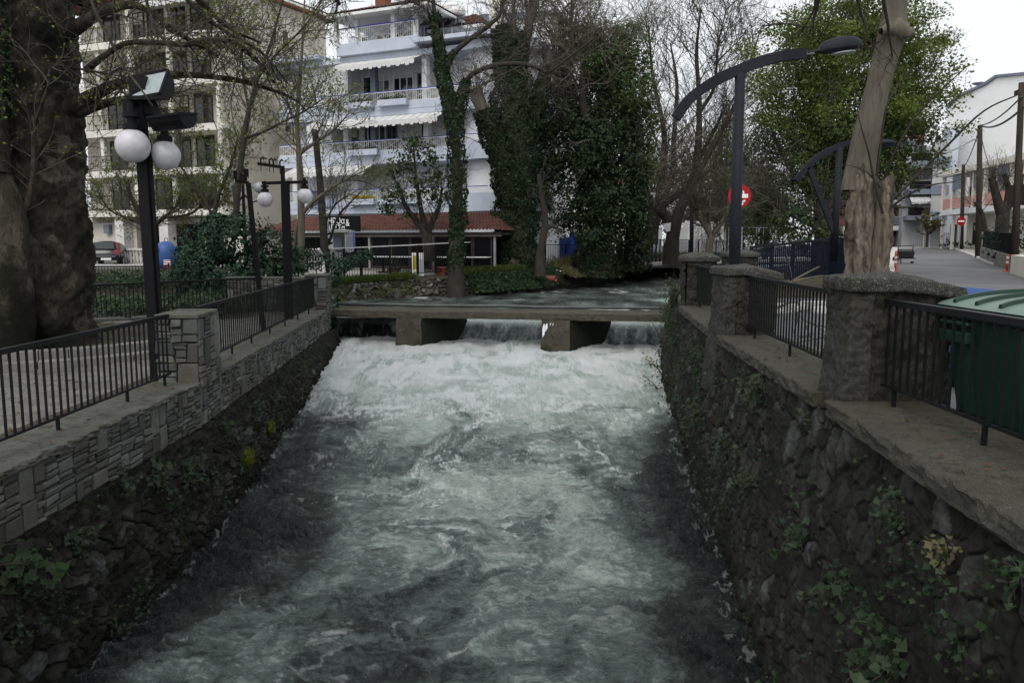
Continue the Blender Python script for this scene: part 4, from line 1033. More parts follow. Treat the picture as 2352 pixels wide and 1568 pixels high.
# 2. leafy shapes helpers
def ivy_tube(parent, lines, rads, n, size, mat, g, name='ivy', fluff=.25):
    """ivy leaves wrapped round limbs"""
    Ps, Ns = [], []
    for p, r in zip(lines, rads):
        m = len(p); rr = np.interp(np.linspace(0, 1, m), np.linspace(0, 1, len(r)), r)
        seg = np.linalg.norm(np.diff(p, axis=0), axis=1); k = int(n*seg.sum()*np.mean(rr))
        x = g.random(k)*(m-1.001); j = x.astype(int); f = (x-j)[:, None]; c = p[j]*(1-f)+p[j+1]*f; r_ = rr[j]*(1-f[:, 0])+rr[j+1]*f[:, 0]
        T = unit(p[j+1]-p[j]); d = unit(g.normal(0, 1, (k, 3))); d = unit(d-T*(d*T).sum(-1, keepdims=True))
        q = c+d*r_[:, None]; lump = fbm(q[:, 0]*1.5, q[:, 1]*1.5, q[:, 2]*1.5, 3, 5)
        q = c+d*(r_*(1+.35*lump+fluff*g.random(k)*g.random(k)))[:, None]
        keep = (fbm(q[:, 0]*3+5, q[:, 1]*3, q[:, 2]*3, 2, 8) > -.42); Ps.append(q[keep]); Ns.append((d+np.array([0, 0, -.2]))[keep])
    return leaves(name, np.concatenate(Ps), size, mat, parent, g, np.concatenate(Ns), tilt=.7)
def blob_leaves(parent, blobs, dens, size, mat, g, name='crown', lump=.3, shell=.6):
    """blobs (px,py,d,rx_px,ry_px) -> leaves in lumpy ellipsoids"""
    Ps, Ns = [], []
    for i, (px, py, d, rx, ry) in enumerate(blobs):
        c = at(px, py, d); a, b = rx*d/F, ry*d/F; n = int(dens*a*b)
        q, nn_ = ellipsoid_pts(c, (a, (a+b)/2*.9, b), n, g, i*7+3, shell, lump, 1.4)
        q = q+.25*min(a, b)*np.stack([fbm(q[:, 0]*2, q[:, 1]*2, q[:, 2]*2, 2, k) for k in (1, 2, 3)], -1)
        keep = fbm(q[:, 0]*1.4, q[:, 1]*1.4, q[:, 2]*1.4, 3, 77) > -.30
        Ps.append(q[keep]); Ns.append(nn_[keep])
    return leaves(name, np.concatenate(Ps), size, mat, parent, g, np.concatenate(Ns)+np.array([0, 0, .35]), tilt=.8)

# 3. slim trees in front of the beige building
def slim(label, base, lines, seed, spec, mat='darkbark', bud=0, budsize=.06, tw='bare', up=.05, budmat='fresh', cat='tree', name='slim_tree', rough=.08):
    p0 = at(*base); root = empty(name, p0, label, cat); M = Mesh(); L = []
    for pl, r in lines:
        p = pixline(pl, 6); v, f = trunk_tube(p, r, 9, rough, seed); M.add(v, f); L.append(p)
    M.build('trunk', MT[mat], root)
    if spec:
        Mt, fine, allL = branching(L, spec, np.random.default_rng(seed), 0, up=up); Mt.build('branches', MT[tw], root)
        if bud:
            g = np.random.default_rng(seed+1); o, d, _, _ = along(fine, bud, g, .2); leaves('leaf_buds', o+g.normal(0, .03, o.shape), budsize, MT[budmat], root, g)
    return root
slim('slim leaning tree with fresh pale leaves beside the spotlights post', (542,505,25), [([(542,520,25),(545,440,25),(555,360,25),(563,300,25),(575,240,25),(596,170,25),(625,90,25),(655,-20,25)], [.11,.1,.09,.085,.07,.055,.04,.02]),
     ([(563,316,25),(600,305,24.8),(650,280,24.6),(700,255,24.4),(745,225,24)], [.05,.04,.035,.03,.015]), ([(572,250,25),(560,190,25.3),(555,120,25.5),(530,40,25.6)], [.05,.04,.03,.015]), ([(585,190,25),(630,130,24.6),(700,60,24.2),(745,-10,24)], [.04,.035,.025,.015])],
     31, [(60,2.2,.02,.3,.16),(420,1.1,.009,.15,.2),(1500,.5,.005,.1,.25)], bud=3600, budsize=.07)
slim('pair of slim grey trees with forked stems between the beige building and the tiled eatery', (690,605,29), [([(690,625,29),(692,520,29),(690,420,29),(686,350,29),(682,280,29),(690,170,29),(697,60,29),(700,-20,29)], [.15,.13,.12,.1,.08,.06,.04,.02]),
     ([(675,620,29.2),(677,560,29.2),(690,500,29),(730,455,29),(790,415,29),(830,395,29)], [.1,.09,.08,.07,.04,.02]), ([(690,352,29),(720,330,29),(765,300,29),(800,262,29)], [.07,.06,.04,.02]), ([(688,300,29),(660,240,29),(625,180,29),(600,120,29)], [.05,.04,.03,.015])],
     33, [(60,2.4,.022,.3,.16),(400,1.2,.01,.15,.2),(1300,.55,.0055,.1,.25)], mat='greybark', bud=2600, budsize=.075)
slim('dark straight bare trunk just left of the eatery sign', (746,600,31), [([(748,610,31),(742,520,31),(735,420,31),(724,310,31),(722,300,31)], [.17,.15,.13,.12,.1]), ([(755,560,31.2),(775,500,31),(800,470,31),(830,440,31)], [.06,.05,.04,.02]), ([(742,520,31),(770,470,31),(800,450,31)], [.05,.03,.02])],
     35, [(26,1.6,.02,.3,.2),(120,.8,.01,.2,.25)], bud=0)
slim('small crooked tree with pale new leaves in front of the ground floor columns', (355,560,33), [([(352,585,33),(350,545,33),(335,515,33),(322,490,33),(300,450,33),(285,410,33)], [.2,.18,.15,.12,.08,.04]), ([(345,530,33),(375,500,33),(400,480,33),(420,440,33)], [.1,.08,.06,.03]), ([(335,515,33),(290,500,33),(250,480,33),(225,440,33)], [.08,.06,.04,.02]), ([(380,500,33),(440,490,33),(480,450,33)], [.06,.05,.02])],
     37, [(60,2.2,.022,.2,.2),(450,1.2,.011,.1,.25),(1700,.6,.006,.1,.25)], bud=6500, budsize=.085, budmat='spring')
slim('small leafing tree beside the street globe lantern', (470,520,30), [([(480,560,30),(490,500,30),(505,440,30),(530,380,30),(545,320,30)], [.1,.09,.07,.05,.02]), ([(490,500,30),(460,440,30),(420,390,30),(400,340,30)], [.06,.05,.04,.02])],
     39, [(50,2.2,.018,.2,.2),(380,1.1,.009,.1,.25),(1200,.5,.005,.1,.25)], bud=5200, budsize=.08, budmat='spring')

# 4. ivy-wrapped trees on the far bank
rt = empty('ivy_tree', at(1047,674,33), 'tall thin forked tree wrapped in ivy growing from the bank beside the weir', 'tree')
L = [pixline([(1047,684,33),(1047,600,33),(1050,520,33),(1050,430,33),(1046,330,33),(1032,240,33),(1015,160,33),(1003,70,33),(990,-40,33)], 8),
     pixline([(1046,300,33),(1062,215,33),(1075,180,33),(1105,160,32.6),(1150,148,32.4),(1205,148,32.2),(1240,158,32),(1262,165,32),(1310,130,31.5),(1370,85,31)], 6),
     pixline([(1018,170,33),(1040,125,33),(1080,90,33),(1120,62,33),(1148,35,33),(1152,12,33),(1166,-8,33)], 6),
     pixline([(1005,90,33),(1000,60,33),(975,20,33),(930,0,33)], 5), pixline([(1205,148,32.2),(1160,170,32.4),(1120,190,32.6),(1080,210,32.8)], 5)]
M = Mesh()
for p, r in zip(L, [[.36,.31,.25,.22,.2,.17,.14,.1,.07], [.17,.12,.09,.09,.07,.05,.03], [.15,.1,.08,.06,.03], [.06,.04,.02], [.05,.04,.03]]): v, f = trunk_tube(p, r, 12, .15, 3); M.add(v, f)
M.build('trunk', MT['darkbark'], rt)
g = np.random.default_rng(41)
ivy_tube(rt, [L[0][14:60], L[0][6:16], L[1][:12], L[2][:8]], [[.30,.38,.36,.30,.27,.22,.18], [.30,.30], [.30,.25,.15], [.17,.1]], 3200, .115, MT['ivy'], g)
Mt, fine, _ = branching(L, [(120,2.0,.02,.25,.2),(700,1.1,.01,.15,.25),(1800,.5,.006,.1,.25)], np.random.default_rng(42), 0, up=.0); Mt.build('branches', MT['bare'], rt)

rt = empty('ivy_tree', at(1185,628,38), 'broad ivy-covered tree with cut grey stubs beside the blue gates', 'tree')
L = [pixline([(1185,632,38),(1184,560,38),(1186,480,38),(1188,400,38),(1186,320,38),(1178,240,38),(1172,160,38),(1160,100,38),(1150,62,38)], 6),
     pixline([(1178,470,37.6),(1160,390,37.4),(1135,320,37.2),(1112,262,37),(1096,222,37),(1092,205,37)], 6),
     pixline([(1196,210,38.4),(1205,130,38.4),(1214,60,38.4),(1228,4,38.4)], 5), pixline([(1180,170,37.8),(1180,80,37.8),(1179,-30,37.8)], 5),
     pixline([(1200,330,38.4),(1232,250,38.6),(1250,180,38.8),(1262,120,39)], 6), pixline([(1190,200,38.2),(1195,140,38.2),(1196,75,38.2)], 5)]
M = Mesh()
for p, r in zip(L, [[.95,.8,.72,.66,.6,.45,.34,.3,.26], [.5,.4,.34,.32,.3,.3], [.26,.22,.2,.24], [.16,.12,.08], [.35,.25,.16,.1], [.3,.24,.2]]): v, f = trunk_tube(p, r, 14, .14, 6); M.add(v, f)
M.build('trunk', MT['greybark'], rt)
g = np.random.default_rng(43)
ivy_tube(rt, [L[0][1:], L[1][:20], L[4][:16], L[5]], [[.98,.95,.92,.90,.95,.75,.5,.38], [.7,.55,.40], [.55,.42,.2], [.4,.3,.26]], 4200, .12, MT['ivy'], g)
Mt, fine, _ = branching([L[0][20:], L[1], L[3], L[4], L[2]], [(110,3.2,.03,.2,.2),(700,1.6,.014,.15,.25),(1600,.8,.008,.1,.25)], np.random.default_rng(44), 0, up=.03); Mt.build('branches', MT['bare'], rt)

rt = empty('ivy_tree', at(1375,628,40), 'huge old tree smothered in dark ivy with a bright green rounded top', 'tree')
L = [pixline([(1372,636,40),(1374,560,40),(1376,480,40),(1372,380,40),(1380,280,40),(1400,180,40),(1420,110,40)], 6),
     pixline([(1455,622,41),(1458,540,41),(1462,440,41),(1450,330,41),(1440,230,41)], 6), pixline([(1372,430,40),(1330,330,40),(1300,230,40),(1290,130,40),(1288,30,40)], 6),
     pixline([(1300,230,40),(1310,120,40.2),(1315,-20,40.2)], 5), pixline([(1372,340,39.6),(1340,240,39),(1345,140,39),(1370,60,39)], 6)]
M = Mesh()
for p, r in zip(L, [[.95,.7,.6,.5,.45,.3,.2], [.6,.45,.4,.3,.2], [.4,.3,.25,.18,.12], [.14,.1,.05], [.3,.2,.14,.06]]): v, f = trunk_tube(p, r, 14, .16, 8); M.add(v, f)
M.build('trunk', MT['darkbark'], rt)
g = np.random.default_rng(45)
ivy_tube(rt, [L[0], L[1], L[2][:18]], [[1.0,.95,.9,1.1,1.1,.8], [.75,.7,.6,.5,.4], [.8,.6,.4]], 1500, .15, MT['ivy'], g)
blob_leaves(rt, [(1320,470,39.5,60,60),(1390,460,39,70,70),(1450,480,39.4,60,80),(1290,390,39.8,60,70),(1350,360,38.8,70,70),(1430,380,39,60,70),(1265,380,39.2,46,60),(1262,290,39.6,38,60),(1240,340,39.4,24,60),(1300,200,40,36,50),(1240,430,39,30,40),(1270,300,40.4,40,60),(1330,250,40,50,60),(1410,290,39.6,65,65),(1390,190,40,60,55),(1300,510,40,60,45),(1470,560,40,38,60),(1370,540,38.8,55,50),(1460,300,40.6,35,70),(1250,440,40.5,26,60),(1280,220,41,30,50),(1340,300,39,60,60),(1390,330,38.6,60,60)], 1500, .135, MT['ivy'], g, 'dark_ivy', .42, .25)
blob_leaves(rt, [(1400,90,39.8,62,42),(1345,95,40.2,50,40),(1450,130,40,48,55),(1478,205,40,34,60),(1488,290,40.2,28,55),(1300,110,41,40,40),(1440,80,40.4,40,30),(1486,380,40.4,24,60),(1390,140,38.9,60,50),(1440,200,38.9,50,60)], 2000, .13, MT['ivylight'], g, 'young_ivy')
Mt, fine, _ = branching(L, [(150,4.2,.035,.3,.2),(900,2.2,.016,.15,.25),(3800,1.3,.014,.1,.25)], np.random.default_rng(46), 0, up=.02); Mt.build('branches', MT['paletwig'], rt)

slim('thin twisted trunk with a bent top in front of the blue gates', (1243,630,36), [([(1240,634,36),(1240,590,36),(1248,545,36),(1252,500,36),(1244,450,36),(1238,400,36)], [.28,.2,.17,.15,.12,.1]), ([(1250,530,36),(1265,520,36),(1282,524,36)], [.12,.1,.04])], 47, [(20,1.4,.02,.2,.25),(90,.7,.01,.2,.25)])
# evergreen in front of the blue building
rt = empty('evergreen_tree', at(985,590,35), 'small dark evergreen with a forked trunk in front of the pale blue building', 'tree')
M = Mesh(); L = [pixline(q, 6) for q in ([(986,600,35),(983,560,35),(978,535,35),(955,505,35),(930,470,35),(915,420,35)], [(980,540,35),(995,505,35),(1010,470,35),(1015,430,35)], [(975,520,35),(965,470,35),(955,400,35),(950,340,35)])]
for p, r in zip(L, [[.3,.25,.2,.14,.1,.05], [.18,.12,.08,.04], [.14,.1,.06,.03]]): v, f = trunk_tube(p, r, 10, .1, 6); M.add(v, f)
M.build('trunk', MT['darkbark'], rt); g = np.random.default_rng(51)
blob_leaves(rt, [(905,440,35,36,34),(960,430,34.6,40,40),(1000,440,34.8,30,40),(890,480,35,26,26),(935,370,35,42,34),(990,360,35.2,30,36),(950,325,35,30,28),(935,500,35,24,20),(1005,400,35,24,30),(900,395,35.4,26,26)], 900, .14, MT['evergreen'], g, lump=.5, shell=.3)
Mt, fine, _ = branching(L, [(90,1.6,.02,.2,.2),(300,.8,.01,.2,.25)], g, 0, up=.05); Mt.build('branches', MT['darkbark'], rt)
# round bush on the left
rt = empty('bush', at(520,690,24.5), 'large round dark green bush behind the plaza railing', 'shrub')
g = np.random.default_rng(52)
blob_leaves(rt, [(470,560,24.6,62,50),(545,545,24.2,70,52),(620,580,24.4,52,52),(440,620,24,44,52),(520,630,23.8,75,55),(600,640,24,62,50),(655,620,24.6,34,40),(510,520,25,50,30),(560,680,23.9,80,30),(460,670,24,50,34)], 3600, .12, MT['bush'], g, lump=.28, shell=.72)
M = Mesh()
for q in ([(520,735,24.4),(500,660,24.4),(470,590,24.6)], [(540,735,24.4),(560,650,24.4),(600,580,24.4)], [(530,735,24.4),(530,640,24.4),(540,550,24.4)]): v, f = trunk_tube(pixline(q, 5), [.08,.06,.03], 7, .1, 2); M.add(v, f)
M.build('trunk', MT['darkbark'], rt)
# plants by the weir's left end
rt = empty('shrub', at(765,720,24.2), 'dark leafy climbing shrub hanging down beside the left end of the weir', 'shrub')
blob_leaves(rt, [(770,640,24,24,30),(762,690,23.6,16,34),(785,610,24.4,28,22),(740,600,25,34,20),(700,610,25.4,34,22),(815,600,25,26,18),(765,730,23.4,9,22),(690,580,26.2,30,18),(840,585,26,24,14)], 4200, .09, MT['bush'], g, lump=.4, shell=.5)
# ground ivy
def carpet(name, quad, n, size, mat, g, h=.15, label=None, zf=None, kind='stuff', clumpy=1.0):
    c = [np.array(p, float) for p in quad]; s, t = g.random((2, n)); s, t = s[:, None], t[:, None]
    P = c[0]*(1-s)*(1-t)+c[1]*s*(1-t)+c[2]*s*t+c[3]*(1-s)*t
    P[:, 2] += h*g.random(n)+h*clumpy*np.maximum(-.2, fbm(P[:, 0]*1.5, P[:, 1]*1.5, 0, 3, 4))
    o = leaves(name, P, size, mat, None, g, np.array([0, -.3, 1.0])+0*P, tilt=.9); o['kind'] = kind; return o
Q = lambda px, py, z: tuple(atz(px, py, z))
g = np.random.default_rng(53)
carpet('ground_ivy', [(-13.0,17.4,-.1),(-6.9,20.2,-.1),(-7.2,23.2,-.05),(-14.5,21.5,-.05)], 12000, .11, MT['ivy'], g, .22)
carpet('ground_ivy', [(-13.0,17.4,-.1),(-6.9,20.2,-.1),(-7.2,23.2,-.05),(-14.5,21.5,-.05)], 2500, .09, MT['ivylight'], g, .26)
carpet('ground_ivy', [(-22,27,.05),(-9,26.4,.05),(-9,30,.15),(-22,30.6,.15)], 9000, .13, MT['ivy'], g, .4)
carpet('ground_ivy', [(-22,30.4,.15),(-9,30,.15),(-9,32,.25),(-24,33,.25)], 6000, .1, MT['grass'], g, .12)
carpet('ground_ivy', [(-8.6,22.9,0),(-5.9,22.9,0),(-7,27,.0),(-9,26,0)], 5000, .1, MT['bush'], g, .3)
# ivy over the bank between the two ivy trees
g = np.random.default_rng(54)
q = None
def bankdrape(i0, i1, n, mat, size, out=.35, drop=.9, top=.1, gk=1):
    T, L_ = resample([(x, y, float(zl(y))+top) for x, y in LB[i0:i1]], g.random(n)); v = g.random(n)
    P = T.copy(); P[:, 2] -= v*drop; P[:, 0] += out*v+.1*g.normal(size=n)+.15*fbm(P[:, 0]*2, P[:, 2]*2, 0, 2, 3); P[:, 1] -= out*v*.8+.1*g.normal(size=n)
    o = leaves('ivy_drape', P, size, mat, None, g, np.array([.3, -.8, .5])+0*P, tilt=.8); o['kind'] = 'stuff'
bankdrape(6, 9, 11000, MT['ivy'], .12, .55, .8, .16)
bankdrape(0, 5, 2500, MT['bush'], .09, .1, .8, .05)
bankdrape(8, 12, 13000, MT['drygrass'], .17, .95, .5, .2)
bankdrape(9, 12, 9000, MT['grass'], .15, .5, .35, .2)
bankdrape(0, 6, 900, MT['grass'], .1, .2, .6, .05)
bankdrape(3, 6, 260, MT['moss'], .07, .35, .75, 0)
def grass_strip(i0, i1, n, w0, w1, mat, h=.18):
    T, _ = resample([(x, y, float(zl(y))) for x, y in LB[i0:i1]], g.random(n)); w = (w0+(w1-w0)*g.random(n))
    P = T+np.stack([-.25*w, .9*w, 0*w], -1); P[:, 2] += h*.3
    s = h*(.5+g.random(n)); a = g.normal(0, .6, (n, 2)); tip = P+np.stack([a[:, 0]*s, a[:, 1]*s, s], -1); b = unit(np.stack([g.normal(size=n), g.normal(size=n)*.3, 0*s], -1))*.012
    v = np.stack([P-b, P+b, tip+b*.3, tip-b*.3], 1).reshape(-1, 3); o = np_mesh('grass', v, np.arange(4*n).reshape(-1, 4), mat); o['kind'] = 'stuff'
grass_strip(3, 6, 4200, -.15, .55, MT['grass'], .2)
grass_strip(6, 8, 9000, -.1, 1.7, MT['grass'], .24)
grass_strip(9, 13, 26000, -.3, 5.0, MT['grass'], .3)
grass_strip(8, 13, 5000, -.6, 2.0, MT['drygrass'], .4)
grass_strip(0, 4, 7000, 0, 3.0, MT['grass'], .25)
# bare trees beyond the grassy bank
slim('bare forked tree on the grassy bank right of the ivy tree', (1541,604,45), [([(1541,612,45),(1543,570,45),(1546,540,45),(1562,480,45),(1592,420,45),(1604,330,45),(1606,230,45),(1600,120,45),(1610,20,45)], [.5,.42,.38,.3,.26,.2,.14,.1,.04]), ([(1546,545,45),(1530,500,45),(1516,480,45),(1525,450,45),(1545,400,45),(1548,320,45),(1555,200,45),(1540,100,45)], [.3,.28,.3,.25,.2,.15,.1,.04]), ([(1604,400,45),(1640,330,45),(1680,260,45),(1720,150,45),(1750,60,45)], [.16,.13,.1,.07,.03]), ([(1592,420,45),(1640,385,45),(1700,370,45)], [.14,.1,.04]), ([(1606,260,45),(1640,200,45),(1650,100,45),(1670,20,45)], [.12,.09,.05,.02])],
     61, [(120,4.5,.035,.3,.16),(900,2.4,.016,.15,.2),(3200,1.1,.009,.1,.25)], mat='darkbark', bud=3000, budsize=.09, budmat='spring', up=.1)
slim('bare tree with thick low limb leaning over the blue-grey fence', (1500,560,48), [([(1492,560,48),(1500,510,48),(1512,480,48),(1540,455,48),(1580,442,48),(1620,470,48),(1650,520,48)], [.5,.42,.36,.3,.26,.2,.08]), ([(1512,480,48),(1520,400,48),(1525,300,48),(1500,180,48),(1490,60,48)], [.3,.22,.16,.1,.04]), ([(1580,442,48),(1600,380,48),(1640,300,48),(1670,240,48)], [.2,.14,.1,.04])],
     63, [(100,4.5,.035,.3,.16),(700,2.4,.016,.15,.2),(2600,1.2,.009,.1,.25)], mat='darkbark', up=.1)
slim('small pruned tree with a rounded fork left of the big lamp post', (1630,590,42), [([(1629,600,42),(1630,560,42),(1632,540,42),(1612,505,42),(1590,470,42),(1575,430,42)], [.22,.2,.18,.16,.13,.05]), ([(1632,542,42),(1655,515,42),(1672,480,42),(1675,430,42)], [.16,.13,.1,.04]), ([(1631,545,42),(1628,500,42),(1632,450,42)], [.12,.09,.05])],
     65, [(70,2.6,.03,.3,.2),(400,1.5,.014,.15,.25),(1200,.8,.008,.1,.25)], mat='greybark', up=.05)
# a far wood showing between trunks
g = np.random.default_rng(71)
for i, (px, py, d, rx, ry, mat) in enumerate(((1500,440,80,70,110,'drygrass'),(1590,430,85,70,120,'drygrass'),(1660,400,78,60,130,'spring'),(1700,470,70,60,110,'evergreen'),(1760,480,66,60,90,'evergreen'),(1640,520,75,90,60,'drygrass'))):
    lab = ['brownish far tree showing left of the forked bare tree', 'brownish far tree seen through the forked bare tree', 'olive green far tree just left of the lamp post', 'dark green far tree just behind the lamp post', 'dark green far tree between lamp post and second curved lamp', 'low brownish far thicket above the blue-grey fence'][i]
    rt = empty('far_tree', at(px, 590, d), lab, 'tree', 'far trees beyond the river')
    c = at(px, py, d); a, b = rx*d/F, ry*d/F
    q, nn_ = ellipsoid_pts(c, (a, a*.7, b), 7000, g, i, .35, .3, 1.5); leaves('crown', q, .2, MT[mat], rt, g, nn_)
    L = [catmull([(c.x, c.y, .2), (c.x+.2, c.y, c.z*.4), (c.x+a*.3*k, c.y, c.z+b*.6)], 5) for k in (-1.3, -.4, .5, 1.4)]
    M = Mesh()
    for p in L: v, f = trunk_tube(p, [.3, .2, .05], 6, .1, i); M.add(v, f)
    M.build('trunk', MT['darkbark'], rt)
    Mt, _, _ = branching(L, [(60,4,.05,.3,.2),(700,2.4,.02,.1,.25)], g, 0, up=.08); Mt.build('branches', MT['bare'], rt)
# the big leafing tree on the right
rt = empty('leafing_tree', at(1890,600,33), 'big broad tree with yellow-green spring leaves behind the broken trunk', 'tree')
L = [pixline(q, 6) for q in ([(1890,620,33),(1888,540,33),(1885,480,33),(1880,400,33),(1870,330,33),(1850,250,33),(1830,170,33)], [(1885,470,33),(1910,400,33),(1935,330,33),(1950,240,33),(1960,120,33)], [(1886,480,33),(1840,420,33),(1800,360,33),(1770,290,33)],
     [(1900,430,33),(1960,380,33),(2020,330,33),(2080,260,33),(2110,190,33)], [(1885,500,33),(1950,460,33),(2030,430,33),(2100,390,33)], [(1885,520,33),(1820,490,33),(1770,460,33),(1730,440,33)], [(1880,390,33),(1890,300,32),(1900,200,32),(1910,90,32)])]
M = Mesh()
for k, p in enumerate(L): v, f = trunk_tube(p, [[.4,.32,.28,.2,.14,.08,.04], [.22,.16,.12,.08,.03]][min(k, 1)], 10, .1, k); M.add(v, f)
M.build('trunk', MT['darkbark'], rt)
Mt, fine, allL = branching(L, [(130,3.0,.035,.2,.18),(900,1.5,.014,.15,.22),(3000,.7,.007,.1,.25)], np.random.default_rng(72), 0, up=.06); Mt.build('branches', MT['bare'], rt)
g = np.random.default_rng(73)
c = np.array(tuple(at(1950,225,33))); a, b = 205*33/F, 250*33/F
K = 560; cc, dd = ellipsoid_pts(c, (a, a*.85, b), K, g, 9, .5, .34, 1.5)
cc = cc[(cc[:, 2] > 2.2)]
n = 230; P = (cc[:, None]+g.normal(0, 1, (len(cc), n, 3))*np.array([.30, .30, .17])).reshape(-1, 3)
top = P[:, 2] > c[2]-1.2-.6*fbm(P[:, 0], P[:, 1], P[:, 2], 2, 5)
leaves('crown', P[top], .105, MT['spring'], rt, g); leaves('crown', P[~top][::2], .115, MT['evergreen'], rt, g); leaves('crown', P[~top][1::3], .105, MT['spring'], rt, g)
rt = empty('evergreen_shrub', at(1800,600,31), 'dark evergreen thicket at the foot of the big spring tree', 'shrub')
blob_leaves(rt, [(1830,510,31,70,60),(1770,440,32,60,60),(1880,440,31.5,45,50),(1850,560,30.5,60,40),(1740,520,33,40,50),(1900,540,30.5,40,50),(1760,350,34,50,60)], 900, .14, MT['evergreen'], g, shell=.35, lump=.45)
Mt, _, _ = branching([pixline([(1840,600,31),(1800,500,31),(1750,420,31)], 5), pixline([(1850,600,31),(1870,520,31),(1900,450,31)], 5)], [(60,2.5,.03,.1,.2),(500,1.4,.012,.1,.25)], g, 0, up=.02); Mt.build('branches', MT['bare'], rt)
# the broken hollow trunk with a pale leaning stem
rt = empty('broken_tree', at(1985,680,17.6), 'stout hollow broken trunk with a pale leaning stem rising from it beside the road', 'tree')
c0 = at(1982,640,17.6); gx, gy = c0.x, c0.y
zs = np.linspace(.0, 3.05, 170); n = 200; th = np.linspace(0, 2*np.pi, n, endpoint=False); Zg, Tg = np.meshgrid(zs, th, indexing='ij')
rad = np.interp(zs, [0, .3, .8, 1.4, 2.0, 2.5, 3.05], [.56, .48, .43, .44, .46, .44, .38])[:, None]
flute = .07*np.cos(6*Tg+1.5*np.sin(Zg*1.1))+.05*np.cos(11*Tg+Zg*1.3)+.17*ridged(np.cos(Tg)*1.5, np.sin(Tg)*1.8, Zg*.42, 3, 5)-.12
tw = Tg+.35*Zg+.25*fbm(np.cos(Tg)*2, np.sin(Tg)*2, Zg*1.1, 3, 61); flute = flute+.05*np.cos(5*tw)+.06*fbm(np.cos(tw)*2.4, np.sin(tw)*2.4, Zg*.5, 4, 62)
RR = rad*(1+flute)+.05*fbm(np.cos(Tg)*5, np.sin(Tg)*5, Zg*3.2, 4, 9)+.05*np.exp(-((Zg-2.95)/.16)**2)+.015*fbm(np.cos(Tg)*14, np.sin(Tg)*14, Zg*4, 3, 9)
dth = np.angle(np.exp(1j*(Tg+1.45))); RR -= .36*np.exp(-(dth/.20)**2)*sstep(.5, 1.2, Zg)*(1-.3*sstep(2.6, 3.0, Zg)); dth = np.angle(np.exp(1j*(Tg+.95))); RR -= .20*np.exp(-(dth/.13)**2)*sstep(.1, .8, Zg)
top = 3.05*np.ones(n)+0; rim = .16*fbm(np.cos(th)*2.2, np.sin(th)*2.2, 0, 4, 3)+.28*np.exp(-(np.angle(np.exp(1j*(th+2.6)))/.28)**2)+.05
Zw = Zg+(sstep(1.6, 3.05, Zg)*rim[None, :])-.12*sstep(2.4,3.05,Zg)
lean = .03*Zg
v = np.stack([gx+lean+np.cos(Tg)*RR, gy+np.sin(Tg)*RR, Zw], -1)
inn = np.stack([gx+lean[-1]+np.cos(th)*RR[-1]*.72, gy+np.sin(th)*RR[-1]*.72, Zw[-1]-.05], -1)[None]; inn2 = np.stack([gx+lean[-1]+np.cos(th)*.05, gy+np.sin(th)*.05, Zw[-1]*0+2.75], -1)[None]
v = np.concatenate([v, inn, inn2]); m = len(zs)+2; i = np.arange(m-1)[:, None]*n; k = np.arange(n)[None]; k2 = (k+1) % n
np_mesh('trunk', v.reshape(-1, 3), np.stack([i+k, i+k2, i+n+k2, i+n+k], -1).reshape(-1, 4), MT['deadwood'], rt, smooth=True)
p = pixline([(1968,440,17.8),(1978,370,17.8),(1998,280,17.7),(2018,190,17.6),(2040,110,17.5),(2052,60,17.4),(2058,-60,17.3)], 14)
r = np.interp(np.linspace(0, 1, len(p)), np.linspace(0, 1, 7), [.33,.305,.275,.25,.245,.24,.26]); 
kn = at(2056,75,17.4); dk = np.linalg.norm(p-np.array(tuple(kn)), axis=1); r = r+.07*np.exp(-(dk/.22)**2)
v, f = trunk_tube(p, list(r), 40, .07, 4, 2.2); np_mesh('pale_stem', v, f, MT['greybark'], rt, smooth=True)
M = Mesh()
for pl, rr in (([(2035,70,17.4),(2062,66,17.2),(2085,75,17.1),(2092,66,17.1)], [.16,.2,.13,.08]), ([(2045,62,17.2),(2033,70,17.1),(2022,72,17.0)], [.12,.1,.06])):
    v, f = trunk_tube(pixline(pl, 5), rr, 16, .25, 3, 6); M.add(v, f)
M.build('knot', MT['greybark'], rt)
M = Mesh(); LL = []
for pl, rr in (([(2012,420,17.4),(2022,340,17.2),(2035,250,17),(2060,200,17),(2100,150,17)], [.03,.025,.02,.015,.01]), ([(2024,425,17.4),(2060,340,17),(2110,260,16.8),(2170,200,16.5),(2225,148,16.2)], [.03,.025,.02,.015,.008]),
               ([(2010,430,17.3),(1995,350,17.1),(1975,280,17),(1962,200,17)], [.025,.02,.012,.008]), ([(2045,462,17.2),(2110,400,17),(2180,330,16.6),(2260,255,16.2),(2345,215,15.8)], [.035,.03,.025,.018,.012]),
               ([(2048,474,17.2),(2090,445,17),(2140,425,16.8),(2195,418,16.6)], [.03,.024,.018,.008]), ([(2048,475,17.2),(2090,476,17),(2125,470,16.8),(2138,462,16.8)], [.025,.02,.014,.008]),
               ([(2022,430,17.2),(1990,395,17),(1950,380,17),(1925,385,17)], [.02,.015,.01,.006]), ([(2028,490,17.1),(2015,440,17.0),(2005,400,17)], [.03,.025,.015])):
    q = pixline(pl, 5); v, f = trunk_tube(q, rr, 7, .05, 3); M.add(v, f); LL.append(q)
M.build('shoots', MT['darkbark'], rt)
